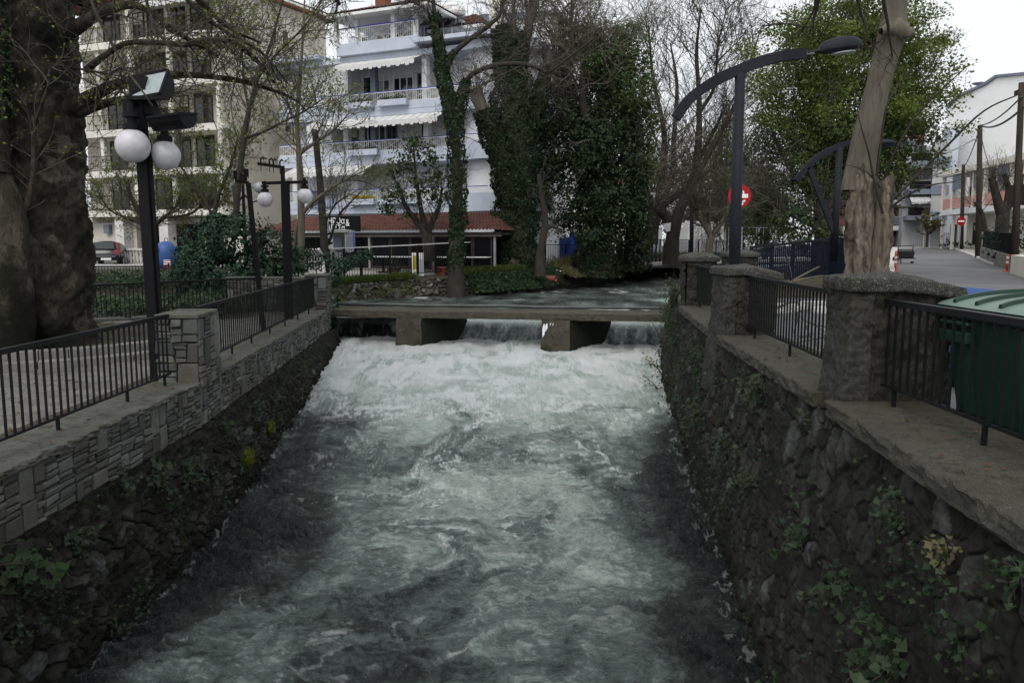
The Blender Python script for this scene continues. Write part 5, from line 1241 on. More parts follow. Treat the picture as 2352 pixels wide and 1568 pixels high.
# overhanging twigs at the top of the picture, from a tree behind the viewer on the right bank
rt = empty('overhanging_tree', (6.5, 2.0, 0), 'dark bare overhanging branches at the top beside the curved street lamp', 'tree')
M = Mesh(); L = []
for pl, rr in (([(2400,-900,5),(2200,-500,7),(2000,-200,9),(1900,-60,10),(1870,40,10.5),(1855,62,10.5),(1810,55,10.5),(1760,60,10.6)], [.12,.08,.05,.03,.02,.015,.01,.006]), ([(2200,-500,7),(2120,-200,9),(2030,-60,10),(2040,60,10.4),(2050,130,10.6)], [.05,.035,.025,.018,.01]),
               ([(2100,-200,9),(1960,-80,10),(1975,20,10.5),(1990,90,10.6),(1935,170,10.8)], [.03,.025,.018,.012,.006]), ([(2000,-200,9),(1880,-60,10),(1870,20,10.6),(1830,90,11)], [.03,.02,.012,.006])):
    q = pixline(pl, 5); v, f = trunk_tube(q, rr, 7, .06, 3); M.add(v, f); L.append(q)
q = catmull([(6.5,2.0,0),(6.4,1.9,3),(5.6,2.5,6),tuple(at(2400,-900,5))], 6); v, f = trunk_tube(q, [.3,.26,.2,.12], 12, .1, 3); M.add(v, f)
M.build('limb', MT['darkbark'], rt)
Mt, fine, _ = branching([x[10:] for x in L], [(26,.9,.008,.3,.2),(110,.5,.004,.2,.25)], np.random.default_rng(81), 0, up=-.03); Mt.build('twigs', MT['darkbark'], rt)
# right side street: hedge and pruned tree
rt = empty('hedge', at(2300,600,40), 'dark green hedge behind the low wall at the right edge', 'hedge')
blob_leaves(rt, [(2275,545,42,24,26),(2315,540,41,30,34),(2350,530,40,30,40),(2380,540,39,30,40),(2280,580,42,30,14),(2340,575,40,40,14)], 420, .14, MT['bush'], g, shell=.6)
slim('pollarded bare street tree with thick stubs behind the wooden poles', (2300,560,44), [([(2299,590,44),(2300,540,44),(2303,500,44),(2310,475,44),(2335,450,44),(2345,400,44)], [.42,.36,.34,.3,.22,.16]), ([(2303,500,44),(2292,465,44),(2282,425,44),(2276,408,44)], [.3,.24,.2,.18]), ([(2312,470,44),(2316,430,44),(2306,400,44)], [.18,.14,.12]), ([(2262,530,44),(2255,490,44),(2240,465,44)], [.16,.12,.1])], 83, [(60,2.2,.02,.4,.2),(240,1.2,.01,.1,.25)], mat='darkbark', up=.06)
g = np.random.default_rng(84)
for i, (px, py, d, rx, ry) in enumerate(((2175,555,72,22,14),(2215,560,70,24,10))):
    rt = empty('garden_shrub', at(px, 566, d), ['brown-green garden shrubs by the low fence at the street end', 'light green verge shrub under the distant no-entry sign'][i], 'shrub')
    blob_leaves(rt, [(px, py, d, rx, ry), (px+18, py+2, d-.5, rx*.7, ry*.8)], 300, .2, MT[['bush', 'grass'][i]], g, shell=.4)
slim('thin climber-covered sapling in the garden at the street end', (2128,560,73), [([(2128,568,73),(2130,530,73),(2126,500,73)], [.1,.08,.04])], 85, [(30,2,.03,.3,.3)], bud=700, budsize=.25, budmat='drygrass')
# plants growing on the walls
def wall_plant(label, px, py, d, rpx, n, size, seed, mat='nettle', stems=6, name='wall_plant', droop=.0, kind='lobed'):
    g = np.random.default_rng(seed); c = at(px, py, d); r = rpx*d/F
    root = empty(name, c, label, 'plant', 'plants growing on the river walls')
    o = np.array(tuple(c))+g.normal(0, r*.3, (stems, 3))*np.array([.3, 1, 1]); sgn = 1 if px < 1176 else -1
    dd = g.normal(0, 1, (stems, 3))*np.array([.6, .8, .8])+np.array([sgn*.8, -.4, .5]); P = twigs(o, dd, r*(.7+.8*g.random(stems)), g, 6, .25, -.12-droop)
    v, f = tubes(P, .004*np.ones((stems, 6)), 3); np_mesh('stems', v, f, MT['darkbark'], root)
    oo, _, _, _ = along(P, n, g, .1); oo = oo+g.normal(0, r*.22, oo.shape)
    leaves('foliage', oo, size, MT[mat], root, g, np.array([sgn*.5, -.5, .8])+0*oo, kind, 1.0, .6)
    return root
WP = [('big nettle-like plant at the lower left corner of the left wall',40,1290,8.0,60,70,0.094,0),('leafy plant low on the left wall above the rubble',360,1085,9.6,42,90,0.061,0),('second leafy plant beside it nearer the yellow moss',432,1065,10.2,34,80,0.058,0),
      ('small trailing weed under the slate cladding at left',290,1105,9.2,26,60,0.036,0),('weed tuft high on the left wall midway to the weir',585,930,13.2,24,60,0.043,0),('fern tuft on the left wall nearest the weir',690,840,17.0,26,70,0.050,0),
      ('small weed tuft below the long left railing',520,985,11.8,26,60,0.043,0),('low dark weed by the waterline at left',170,1240,8.4,34,60,0.043,0),
      ('bushy weed on the right wall just below the middle coping',1610,960,10.6,46,150,0.050,0),('reddish leafy plant hanging under the middle coping end',1745,880,8.6,48,150,0.047,0),('leafy clump on the right wall near the water',1668,1025,9.6,38,100,0.047,0),
      ('leafy clump in the middle of the right wall',1838,1225,6.2,50,70,0.061,0),('lower leafy clump on the right wall',1910,1345,5.5,60,80,0.058,0),('large leafy clump at the bottom of the right wall',2030,1490,4.7,80,120,0.058,0),
      ('yellowish fern on the right wall under the near coping',2160,1260,4.6,44,60,0.032,0),('small weeds beside the pale stone on the right wall',2060,1180,5.2,46,90,0.036,0),('weed patch on the right wall below the closest pillar',1720,1100,8.0,36,90,0.040,0),
      ('small ivy sprig at the lower right corner of the wall',2330,1310,4.0,50,70,0.036,0)]
for i, (lab, px, py, d, rp, n, s, _) in enumerate(WP):
    m = 'drygrass' if 'yellowish' in lab else 'nettle'
    side = -1 if px < 1176 else 1
    # pull the clump onto the wall surface along its own line of sight
    tx = None
    for k in range(400):
        dd = 2.5+k*.05; q = at(px, py, dd)
        zt, zb = (-.79, -2.9) if side < 0 else (.17, -2.9)
        f = min(1, max(0, (zt-q.z)/(zt-zb))); 
        xw = (lwx(q.y)*(1-f)+(-3.98-.07*max(0, q.y-11))*f) if side < 0 else (rwx(q.y)*(1-f)+np.interp(q.y, [2.6,7,12.6,18,23.6], [2.02,2.27,2.85,3.38,4.6])*f)
        if (side < 0 and q.x < xw+.08) or (side > 0 and q.x > xw-.08): tx = dd; break
    wall_plant(lab, px, py, tx or d, rp*(d/(tx or d)), n, s, 500+i, m, 10, droop=.1)
for i, (lab, px, py, d, rp) in enumerate((('bright yellow-green moss cushion low on the left wall', 568,1050,11.6,24),('yellow-green moss cushion by the water nearer the weir', 622,980,13.2,14),('moss cushion at the foot of the left wall end', 752,868,20.3,16))):
    g = np.random.default_rng(600+i)
    for k in range(400):
        dd = 6+k*.05; q = at(px, py, dd); f = min(1, max(0, (-.79-q.z)/2.1)); xw = lwx(q.y)*(1-f)+(-3.86-.07*max(0, q.y-11))*f
        if q.x < xw+.09: break
    c = at(px, py, dd); r = rp*dd/F; P, nn_ = ellipsoid_pts(c, (r*.5, r*1.2, r*.8), 2600, g, i, .8, .4, 1.5)
    o = leaves('moss_cushion', P, .022, MT['moss'], None, g, nn_); tag(o, lab, 'moss', 'plants growing on the river walls')
# twiggy shrub at the right end of the weir
rt = empty('twiggy_shrub', at(1535,880,18.6), 'thin twiggy shrub with small yellow-green leaves leaning out from the right wall over the white water', 'shrub')
M = Mesh(); L = []
for pl in ([(1560,960,18.4),(1535,900,18.2),(1520,860,18),(1500,835,17.8),(1480,822,17.6)], [(1545,930,18.4),(1520,910,18.2),(1500,880,18),(1478,862,17.8)], [(1560,880,18.6),(1550,820,18.8),(1525,790,18.6),(1498,740,18.4)], [(1560,780,19),(1545,720,19),(1540,690,19),(1538,655,19)], [(1562,760,19),(1552,700,19),(1550,640,19)], [(1550,900,18.2),(1530,935,18.0),(1505,925,17.8)]):
    q = pixline(pl, 5); v, f = trunk_tube(q, [.018,.012,.006], 6, .05, 3); M.add(v, f); L.append(q)
M.build('stems', MT['darkbark'], rt); Mt, fine, _ = branching(L, [(44,.6,.005,.2,.25),(90,.3,.003,.2,.25)], np.random.default_rng(88), 0, up=.03); Mt.build('twigs', MT['darkbark'], rt)
g = np.random.default_rng(89); o, _, _, _ = along(as_lines(L[:2]+L[5:]), 330, g, .4); leaves('foliage', o+g.normal(0, .07, o.shape), .045, MT['fresh'], rt, g)
o, _, _, _ = along(as_lines(L[3:5]), 500, g, .0); leaves('foliage', o+g.normal(0, .09, o.shape), .06, MT['evergreen'], rt, g)
# ivy and growth where the wall meets the beam on the right
g = np.random.default_rng(90); n = 5000; T, _ = resample([(x, y, .2) for x, y in RW[3:]], g.random(n)); v_ = g.random(n)**1.6
P = T+np.stack([-.1-.25*v_+.1*g.normal(size=n), -.1*g.random(n), -.25-v_*1.7], -1); keep = fbm(P[:, 1]*1.3, P[:, 2]*1.3, 0, 3, 9) > .05
o = leaves('wall_growth', P[keep], .06, MT['nettle'], None, g, np.array([-.8, -.3, .5])+0*P[keep], tilt=.8); o['kind'] = 'stuff'
n = 6000; T, _ = resample([(x, y, .1) for x, y in RWc], ysp(200, 2.6, 23.6, RWc)[g.integers(0, 200, n)]); 
bt, _ = resample(botR, np.clip(np.interp(T[:, 1], [p[1] for p in botR], np.linspace(0, 1, len(botR))), 0, 1)); v_ = g.random(n)
P = T*(1-v_[:, None])+bt*v_[:, None]; P[:, 0] = np.interp(T[:, 1], [p[1] for p in RWc], [p[0] for p in RWc])*(1-v_)+np.interp(T[:, 1], [p[1] for p in botR], [p[0] for p in botR])*v_-.09-.05*g.random(n)
keep = fbm(P[:, 1]*.9, P[:, 2]*1.1, 3, 3, 19) > .18
o = leaves('wall_growth', P[keep], .04, MT['nettle'], None, g, np.array([-.8, -.3, .5])+0*P[keep], tilt=.8, kind='lobed'); o['kind'] = 'stuff'
n = 5000; yy = 4.3*((22.5/4.3)**g.random(n)); v_ = g.random(n); P = np.stack([np.interp(yy, [p[1] for p in LWc], [p[0] for p in LWc])*(1-v_)+np.interp(yy, [4.2,10.3,11.4,19,23.4], [-3.98,-3.94,-3.96,-4.54,-4.9])*v_+.08+.05*g.random(n), yy, -.82-1.6*v_], -1)
keep = fbm(P[:, 1]*.9, P[:, 2]*1.1, 3, 3, 29) > .16
o = leaves('wall_growth', P[keep], .045, MT['nettle'], None, g, np.array([.8, -.3, .5])+0*P[keep], tilt=.8, kind='lobed'); o['kind'] = 'stuff'
# ---------------------------------------------------------------- buildings
class Frame:
    """facade plane through plan points A (u=0) and B; v points out of the wall towards the viewer"""
    def __init__(s, A, B):
        s.A = V((A[0], A[1], 0)); d = V((B[0]-A[0], B[1]-A[1], 0)); s.L = d.length; s.d = d/s.L
        s.n = V((s.d.y, -s.d.x, 0))
        if s.n.dot(EYE-s.A) < 0: s.n = -s.n
    def p(s, u, v, z): q = s.A+s.d*u+s.n*v; return V((q.x, q.y, z))
    def uz(s, px, py, v=0.0):
        r = ray(px, py); a = s.A+s.n*v; k = (a-EYE).dot(s.n)/r.dot(s.n); q = EYE+r*k
        return (q-s.A).dot(s.d), q.z
    def u(s, px, v=0.0, py=400): return s.uz(px, py, v)[0]
    def z(s, px, py, v=0.0): return s.uz(px, py, v)[1]
    def box(s, mb, u0, u1, v0, v1, z0, z1):
        if u0 > u1: u0, u1 = u1, u0
        a = [s.p(u0, v0, z0), s.p(u1, v0, z0), s.p(u1, v1, z0), s.p(u0, v1, z0), s.p(u0, v0, z1), s.p(u1, v0, z1), s.p(u1, v1, z1), s.p(u0, v1, z1)]
        if (a[1]-a[0]).cross(a[3]-a[0]).z < 0: a = a[3::-1]+a[7:3:-1]
        return mb.hexa(a)
def window(fr, root, u0, u1, z0, z1, v, frame='white', glass='glass', mull=1, name='window', dep=.08, shutter=None):
    """frame proud of the wall at v, pane set back inside it"""
    if u0 > u1: u0, u1 = u1, u0
    t = .07; mb = MB()
    fr.box(mb, u0, u0+t, v, v+dep, z0, z1); fr.box(mb, u1-t, u1, v, v+dep, z0, z1); fr.box(mb, u0+t, u1-t, v, v+dep-.003, z1-t, z1); fr.box(mb, u0+t, u1-t, v, v+dep-.003, z0, z0+t)
    for k in range(mull):
        c = u0+(u1-u0)*(k+1)/(mull+1); fr.box(mb, c-.03, c+.03, v, v+dep-.006, z0+t, z1-t)
    f = mb.build(name, MT[frame], root)
    g = MB(); fr.box(g, u0+t*.5, u1-t*.5, v+.012, v+.024, z0+t*.5, z1-t*.5); g.build('pane', MT[glass], f)
    if shutter:
        g = MB(); h = (z1-z0)*shutter; n = max(3, int(h/.06))
        for k in range(n): fr.box(g, u0+t, u1-t, v+.025, v+.05, z1-t-h*(k+.9)/n, z1-t-h*k/n)
        g.build('shutter', MT['canvas'], f)
    return f
def bars(fr, root, u0, u1, v, z0, z1, step, mat, name='balcony_railing', top=.04, bw=.018, cross=False):
    if u0 > u1: u0, u1 = u1, u0
    mb = MB(); fr.box(mb, u0, u1, v-.02, v+.02, z1-top, z1); fr.box(mb, u0, u1, v-.012, v+.012, z0, z0+.03)
    n = max(1, int((u1-u0)/step))
    for k in range(n+1):
        u = u0+(u1-u0)*k/n; fr.box(mb, u-bw/2, u+bw/2, v-bw/2, v+bw/2, z0+.03, z1-top)
    if cross:
        n = max(1, int((u1-u0)/.9))
        for k in range(n):
            a, b = u0+(u1-u0)*k/n, u0+(u1-u0)*(k+1)/n
            mb.bar(fr.p(a, v, z0+.05), fr.p(b, v, z1-.05), .014); mb.bar(fr.p(a, v+.016, z1-.05), fr.p(b, v+.016, z0+.05), .014)
    return mb.build(name, MT[mat], root)
def awning(fr, root, u0, u1, z1, v0, out, drop, name='awning', mat='canvas', scal=.32):
    if u0 > u1: u0, u1 = u1, u0
    mb = MB(); a, b, c, d = fr.p(u0, v0, z1), fr.p(u1, v0, z1), fr.p(u1, v0+out, z1-drop), fr.p(u0, v0+out, z1-drop)
    mb.hexa([q-V((0,0,.02)) for q in (a, b, c, d)]+[a, b, c, d])
    n = max(3, int((u1-u0)/.28)); w = (u1-u0)/n
    for k in range(n):
        x0, x1 = u0+k*w, u0+(k+1)*w; ln = scal*(.8 if k % 2 else 1.0); z = z1-drop
        pts = [(x0, z), (x1, z), (x1, z-ln*.7), (x0+w*.8, z-ln), (x0+w*.2, z-ln), (x0, z-ln*.7)]
        mb.slab([fr.p(x, v0+out+.004, zz) for x, zz in pts], fr.n*.012)
    o = mb.build(name, MT[mat], root)
    st = MB(); n2 = max(2, int((u1-u0)/.5))
    for k in range(n2):
        x = u0+(u1-u0)*(k+.3)/n2; q = [fr.p(x, v0, z1+.003), fr.p(x+.1, v0, z1+.003), fr.p(x+.1, v0+out, z1-drop+.003), fr.p(x, v0+out, z1-drop+.003)]; st.poly(q)
    st.build('stripe', MT['greycanvas'], o)
    return o
def plants_row(fr, root, u0, u1, v, z, n, mat, seed, h=.25, name='flowers'):
    g = np.random.default_rng(seed); uu = u0+(u1-u0)*g.random(n); P = np.array([tuple(fr.p(a, v, z)) for a in uu])+g.normal(0, 1, (n, 3))*np.array([.08, .08, h*.4])+np.array([0, 0, h*.4])
    return leaves(name, P, .09, MT[mat], root, g)

# --- the pale blue and white apartment building
A = V((-14.6, 48.8, 0)); B = V((-.4, 42.4, 0)); f2 = Frame(A, B)
rb = empty('apartment_building', f2.p(7, -4, .3), 'pale blue and white apartment building with curved balconies and a red tiled rooftop pavilion', 'building')
zg = .3; Z = [3.62, 6.35, 8.94, 12.0]
mb = MB(); f2.box(mb, 0.6, f2.L-.4, -10, -1.7, zg, 11.99); mb.build('wall', MT['offwhite'], rb)
# curved right-hand bay
mb = MB(); uc = f2.L-1.2
def bay(mb, r, z0, z1, uc, v0, a0=-60, a1=95, rin=0):
    pts = [f2.p(uc+r*math.sin(R(a)), v0+r*math.cos(R(a)), 0) for a in np.linspace(a0, a1, 22)]+[f2.p(uc+.2, v0-r*1.2, 0)]
    mb.prism([(p.x, p.y) for p in pts][::1], z0, z1)
bay(mb, 2.2, zg, 11.98, uc, -2.6, -75, 110); mb.build('wall', MT['offwhite'], rb)
mb = MB()
for k, z in enumerate(Z):
    bay(mb, 2.75, z-.28, z+(.68 if k < 3 else .12), uc, -2.6, -75, 120)
mb.build('parapet', MT['skyblue'], rb)
# balcony slabs and parapets
uL = [f2.u(655, py=460), f2.u(640, py=370), f2.u(642, py=250), f2.u(640, py=135)]
for k, z in enumerate(Z):
    mb = MB(); f2.box(mb, max(-.3, uL[k]), uc+.6, -1.75, 0, z-.3, z); mb.build('balcony_slab', MT['skyblue'], rb)
    if k < 3:
        mb = MB(); f2.box(mb, max(-.3, uL[k])+.003, uc+.4, -.12, .02, z+.002, z+.42); mb.build('parapet', MT['skyblue'], rb)
        bars(f2, rb, max(-.3, uL[k])+.1, uc+.2, -.05, z+.42, z+1.0, .13, 'white', cross=True)
        mb = MB(); f2.box(mb, max(-.3, uL[k])+.1, uc+.2, -.07, -.03, z+1.0, z+1.05); mb.build('hand_rail', MT['blue'], rb)
# side walls closing the balconies on the left, columns
for z0, z1, pxs in ((Z[2], Z[3]-.3, (800, 862, 980)), (Z[1], Z[2]-.3, (797, 860, 982))):
    for i, px in enumerate(pxs):
        u = f2.u(px, -.5, 200); mb = MB(); f2.box(mb, u-.16, u+.16, -.6, -.25, z0+.001, z1); mb.build('column', MT['offwhite' if i != 1 else 'bluegrey'], rb)
for z0, z1, a, b in ((Z[2], Z[3]-.3, 690, 796), (Z[1], Z[2]-.3, 700, 760), (Z[0], Z[1]-.3, 664, 816)):
    u0, u1 = f2.u(a, -.3, 260), f2.u(b, -.3, 260); mb = MB(); f2.box(mb, u0, u1, -1.71, -.4, z0+.001, z1); mb.build('wall', MT['offwhite'], rb)
# doors and windows of floors: (px0,px1,floor,v,mullions,shutter)
for px0, px1, k, zt, mull, sh, fr_ in ((835,856,2,2.3,0,None,'white'),(868,898,2,2.3,1,.12,'white'),(905,952,2,2.3,2,.1,'white'),(960,976,2,2.2,0,None,'bluegrey'),(776,796,1,2.3,0,None,'white'),(806,822,1,2.2,0,.3,'bluegrey'),(834,856,1,2.2,1,None,'white'),(870,886,1,2.2,0,None,'white'),(888,912,1,2.2,1,None,'bluegrey'),(966,982,1,2.4,0,.1,'white'),(932,960,1,2.1,1,.5,'white'),(986,1010,1,2.1,0,.95,'white'),
                                   (1016,1040,2,2.0,0,.95,'white'),(990,1010,2,2.1,0,.6,'white'),(940,965,0,2.1,0,.95,'white'),(975,1010,0,2.1,1,.95,'white')):
    v = -1.69; u0, u1 = f2.u(px0, v, 230), f2.u(px1, v, 230); window(f2, rb, u0, u1, Z[k]+.05, Z[k]+zt, v, fr_, 'glass', mull, 'window', .08, sh)
for px0, px1, sh, mu in ((720,790,.96,1),(820,850,.05,1),(868,905,.95,0)):
    v = -.395 if px0 < 815 else -1.69; u0, u1 = f2.u(px0, v, 430), f2.u(px1, v, 430); window(f2, rb, u0, u1, Z[0]+.05, Z[0]+2.2, v, 'white', 'glass', mu, 'window', .08, sh)
# planters with greenery
for px0, px1, k, mat, n in ((800,858,2,'evergreen',260),(870,936,2,'evergreen',320),(797,867,1,'drygrass',260),(800,857,0,'yellow',900),(870,960,0,'evergreen',300)):
    u0, u1 = f2.u(px0, .2, 240), f2.u(px1, .2, 240); mb = MB(); f2.box(mb, u0, u1, .03, .38, Z[k]+.18, Z[k]+.5); b_ = mb.build('flower_box', MT['skyblue'], rb)
    plants_row(f2, b_, u0+.1, u1-.1, .22, Z[k]+.5, n, mat, 700+int(px0), .16)
for px0, px1, k, dr, sl in ((776,961,3,.35,0),(712,1012,2,.38,0),(658,842,1,.36,0)):
    awning(f2, rb, f2.u(px0, .5, 200), f2.u(px1, .5, 200), Z[k]-.32, .05, .85, dr)
# blue-rail balcony box at first floor left
u0, u1 = f2.u(712, .1, 460), f2.u(770, .1, 460); bars(f2, rb, u0, u1, .06, Z[0]+.05, Z[0]+1.05, .12, 'blue', 'balcony_railing', .06)
# roof slab cornices
mb = MB(); f2.box(mb, -1.6, 4.2, -8, .45, 12.004, 12.22); f2.box(mb, f2.u(955, .3, 100), f2.L+.9, -8.3, .55, 12.23, 12.45); mb.build('roof', MT['skyblue'], rb)
# pavilion on the roof
zp = 12.02; u0, u1 = f2.u(800, -2.6, 90), f2.u(962, -2.6, 90); ph = 13.9
mb = MB(); f2.box(mb, u0, u1+.2, -8, -2.6, zp, ph); pv = mb.build('pavilion_wall', MT['skyblue'], rb)
mb = MB(); f2.box(mb, f2.u(776, .2, 100), f2.u(962, .2, 100), -2.6, .35, zp, zp+.62); mb.build('parapet', MT['skyblue'], rb)
for px0, px1, fr_ in ((830,847,'white'),(864,900,'white'),(908,936,'skyblue')):
    a, b = f2.u(px0, -2.55, 90), f2.u(px1, -2.55, 90); window(f2, rb, a, b, zp+.1, zp+1.75, -2.595, fr_, 'glass', 1 if px0 == 864 else 0)
bars(f2, rb, f2.u(776, .3, 110), f2.u(960, .3, 110), .28, zp+.62, zp+1.42, .13, 'white', cross=True)
mb = MB(); f2.box(mb, f2.u(776, .3, 110), f2.u(960, .3, 110), .25, .31, zp+1.42, zp+1.48); mb.build('hand_rail', MT['blue'], rb)
for px in (773, 822, 905, 955):
    u = f2.u(px, .12, 90); mb = MB(); f2.box(mb, u-.11, u+.11, .02, .24, zp+.6, ph); mb.build('column', MT['white'], rb)
# hipped roof with eaves
def hip(fr, root, u0, u1, v0, v1, z0, h, inset, mat='tiles', eave='white', name='roof'):
    mb = MB(); f_ = lambda u, v, z: fr.p(u, v, z)
    uc0, uc1 = u0+inset, u1-inset; vm = (v0+v1)/2
    # tiled slopes as rows of ridged tiles
    def slope(a, b, c, d, nrow, ncol):
        a, b, c, d = map(np.array, (tuple(a), tuple(b), tuple(c), tuple(d))); m = ncol*6
        s = np.linspace(0, 1, m+1); t = []
        for r_ in range(nrow): t += [r_/nrow, (r_+.97)/nrow]
        t = np.array(t+[1.0]); k = np.tile([1, 0], nrow).tolist()+[0]
        P = (a*(1-s[:, None, None])+b*s[:, None, None])*(1-t[None, :, None])+(d*(1-s[:, None, None])+c*s[:, None, None])*t[None, :, None]
        nn_ = np.cross(b-a, d-a); nn_ = nn_/np.linalg.norm(nn_); nn_ = nn_ if nn_[2] > 0 else -nn_
        hgt = .055*np.abs(np.sin(np.pi*s*ncol))[:, None]+.045*np.array(k)[None, :]
        P = P+nn_*hgt[..., None]; M_.add(P.reshape(-1, 3), grid_faces(m+1, len(t)))
    M_ = Mesh(); e = .0
    W = u1-u0; nr = max(3, int((v1-v0)/2/.38)); nc = lambda w: max(3, int(abs(w)/.24))
    slope(f_(u0, v1, z0), f_(u1, v1, z0), f_(uc1, vm, z0+h), f_(uc0, vm, z0+h), nr, nc(W))
    slope(f_(u1, v1, z0), f_(u1, v0, z0), f_(uc1, vm, z0+h), f_(uc1, vm+.01, z0+h), nr, nc(v1-v0))
    slope(f_(u0, v0, z0), f_(u0, v1, z0), f_(uc0, vm, z0+h), f_(uc0, vm-.01, z0+h), nr, nc(v1-v0))
    slope(f_(u1, v0, z0), f_(u0, v0, z0), f_(uc0, vm, z0+h), f_(uc1, vm, z0+h), nr, nc(W))
    o = M_.build(name, MT[mat], root, False)
    mb = MB(); fr.box(mb, u0-.02, u1+.02, v0-.02, v1+.02, z0-.16, z0-.01); mb.build('eave', MT[eave], root)
    return o
hip(f2, rb, f2.u(752, 1.0, 60), f2.u(984, 1.0, 60), -8.4, 1.0, 14.07, 1.7, 3.2)
ch = MB(); f2.box(ch, f2.u(842, -3, 10), f2.u(865, -3, 10), -4.6, -3.9, 14.8, 17.2); ch.build('chimney', MT['terracotta'], rb)
hip(f2, rb, f2.u(990, -3, 80), f2.u(1115, -3, 80), -8, -2.6, 13.7, 1.3, 1.8)
mb = MB(); f2.box(mb, f2.u(995, -3, 80), f2.u(1105, -3, 80), -8, -3.2, 12.46, 13.5); mb.build('wall', MT['offwhite'], rb)
ch = MB(); a = f2.u(1115, -3, 40); f2.box(ch, a, a+.75, -4.2, -3.5, 12.6, 15.6); ch.build('chimney', MT['cream'], rb)
ch2 = MB(); q = f2.p(a+.37, -3.85, 15.6); ch2.lathe(q, [(.56, 0), (.56, .08), (.1, .5), (.02, .55)], 4); ch2.build('chimney_cap', MT['terracotta'], rb)
# solar water tanks on the roof
for i, (px, py) in enumerate(((1018,22),(1038,28))):
    q = f2.uz(px, py, -2.5); c = f2.p(q[0], -2.5, q[1]); t_ = empty('solar_water_tank', c, ['white roof water tank lying closest to the ivy-clad fork', 'second white roof water tank just behind it'][i], 'water tank', 'solar water tanks on the blue building')
    MB().tube([c-f2.d*.75, c-f2.d*.7, c+f2.d*.7, c+f2.d*.75], [.2,.3,.3,.2], 16).build('tank', MT['white'], t_, True)
    mb = MB(); mb.slab([c+f2.d*-.8+f2.n*.1-V((0,0,.3)), c+f2.d*.8+f2.n*.1-V((0,0,.3)), c+f2.d*.8+f2.n*1.2-V((0,0,1.1)), c-f2.d*.8+f2.n*1.2-V((0,0,1.1))], (0,0,.07)); mb.build('panel', MT['glass'], t_)
    for k in (-.6, .6):
        MB().bar(c+f2.d*k-V((0,0,.25)), c+f2.d*k-V((0,0,1.9)), .05).build('stand_leg', MT['steel'], t_); MB().bar(c+f2.d*k+f2.n*1.1-V((0,0,1.0)), c+f2.d*k+f2.n*1.1-V((0,0,1.9)), .05).build('stand_leg', MT['steel'], t_)
# white block behind
fb = Frame(at(1040, 200, 60), at(1262, 200, 56))
rw_ = empty('apartment_building', fb.p(3, -3, .3), 'plain white building block rising behind the blue building and the ivy trees', 'building')
mb = MB(); fb.box(mb, 0, fb.L, -8, 0, .3, fb.z(1200, 45)); mb.build('wall', MT['bigwall'], rw_)
mb = MB(); z = fb.z(1200, 45)+.01; mb.hexa([fb.p(-.3, .3, z), fb.p(fb.L+.4, .3, z), fb.p(fb.L+.4, -8, z), fb.p(-.3, -8, z), fb.p(-.3, .3, z+.9), fb.p(fb.L+.4, .3, z+.2), fb.p(fb.L+.4, -8, z+.2), fb.p(-.3, -8, z+.9)]); mb.build('roof', MT['bluegrey'], rw_)

# --- the tiled eatery at its foot
f3 = Frame(at(596, 500, 40.5), at(1168, 500, 36.2)); H3 = lambda px, py: f3.z(px, py, .3)
rt3 = empty('eatery', f3.p(7, -1.5, .3), 'long low eatery with a red tiled lean-to roof and dark glass front', 'building')
ze, zt_ = 2.15, 2.95
M_ = Mesh()
def tile_slope(a, b, c, d, nrow, ncol):
    a, b, c, d = (np.array(tuple(x)) for x in (a, b, c, d)); m = ncol*6; s = np.linspace(0, 1, m+1); t = []
    for r_ in range(nrow): t += [r_/nrow, (r_+.97)/nrow]
    t = np.array(t+[1.0]); k = np.tile([1, 0], nrow).tolist()+[0]
    P = (a*(1-s[:, None, None])+b*s[:, None, None])*(1-t[None, :, None])+(d*(1-s[:, None, None])+c*s[:, None, None])*t[None, :, None]
    nn_ = np.cross(b-a, d-a); nn_ = nn_/np.linalg.norm(nn_); nn_ = nn_ if nn_[2] > 0 else -nn_
    P = P+nn_*(.06*np.abs(np.sin(np.pi*s*ncol))[:, None]+.05*np.array(k)[None, :])[..., None]; M_.add(P.reshape(-1, 3), grid_faces(m+1, len(t)))
uS = f3.u(788, .3, 510)
tile_slope(f3.p(0, .9, ze), f3.p(uS, .9, ze), f3.p(uS, -1.9, zt_), f3.p(1.6, -1.9, zt_), 8, 22)
tile_slope(f3.p(uS, .9, ze), f3.p(f3.L, .9, ze), f3.p(f3.L-1.2, -1.9, zt_+.12), f3.p(uS, -1.9, zt_+.05), 8, 48)
tile_slope(f3.p(f3.L, .9, ze), f3.p(f3.L, -3, ze), f3.p(f3.L-1.2, -3, zt_), f3.p(f3.L-1.2, -1.9, zt_+.12), 8, 14)
tile_slope(f3.p(0, -3, ze), f3.p(0, .9, ze), f3.p(1.6, -1.9, zt_), f3.p(1.6, -3, zt_), 8, 14)
M_.build('roof', MT['tiles'], rt3, False)
mb = MB(); f3.box(mb, .1, f3.L-.1, -3, .75, ze-.16, ze-.03); mb.build('soffit', MT['darkwood'], rt3)
mb = MB(); f3.box(mb, .1, f3.L-.1, .66, .72, ze-.22, ze-.165); mb.build('fascia', MT['kerb'], rt3)
mb = MB(); f3.box(mb, .3, f3.L-.3, -3.2, -2.6, .2, ze-.17); mb.build('back_wall', MT['darkwood'], rt3)
mb = MB(); f3.box(mb, .3, f3.L-.3, -2.6, .6, .2, .45); mb.build('floor_slab', MT['kerb'], rt3)
for px in (848, 994, 1136): 
    u = f3.u(px, .6, 560); mb = MB(); f3.box(mb, u-.045, u+.045, .52, .62, .45, ze-.165); mb.build('post', MT['graymetal'], rt3)
px = [612, 735, 848, 994, 1136]
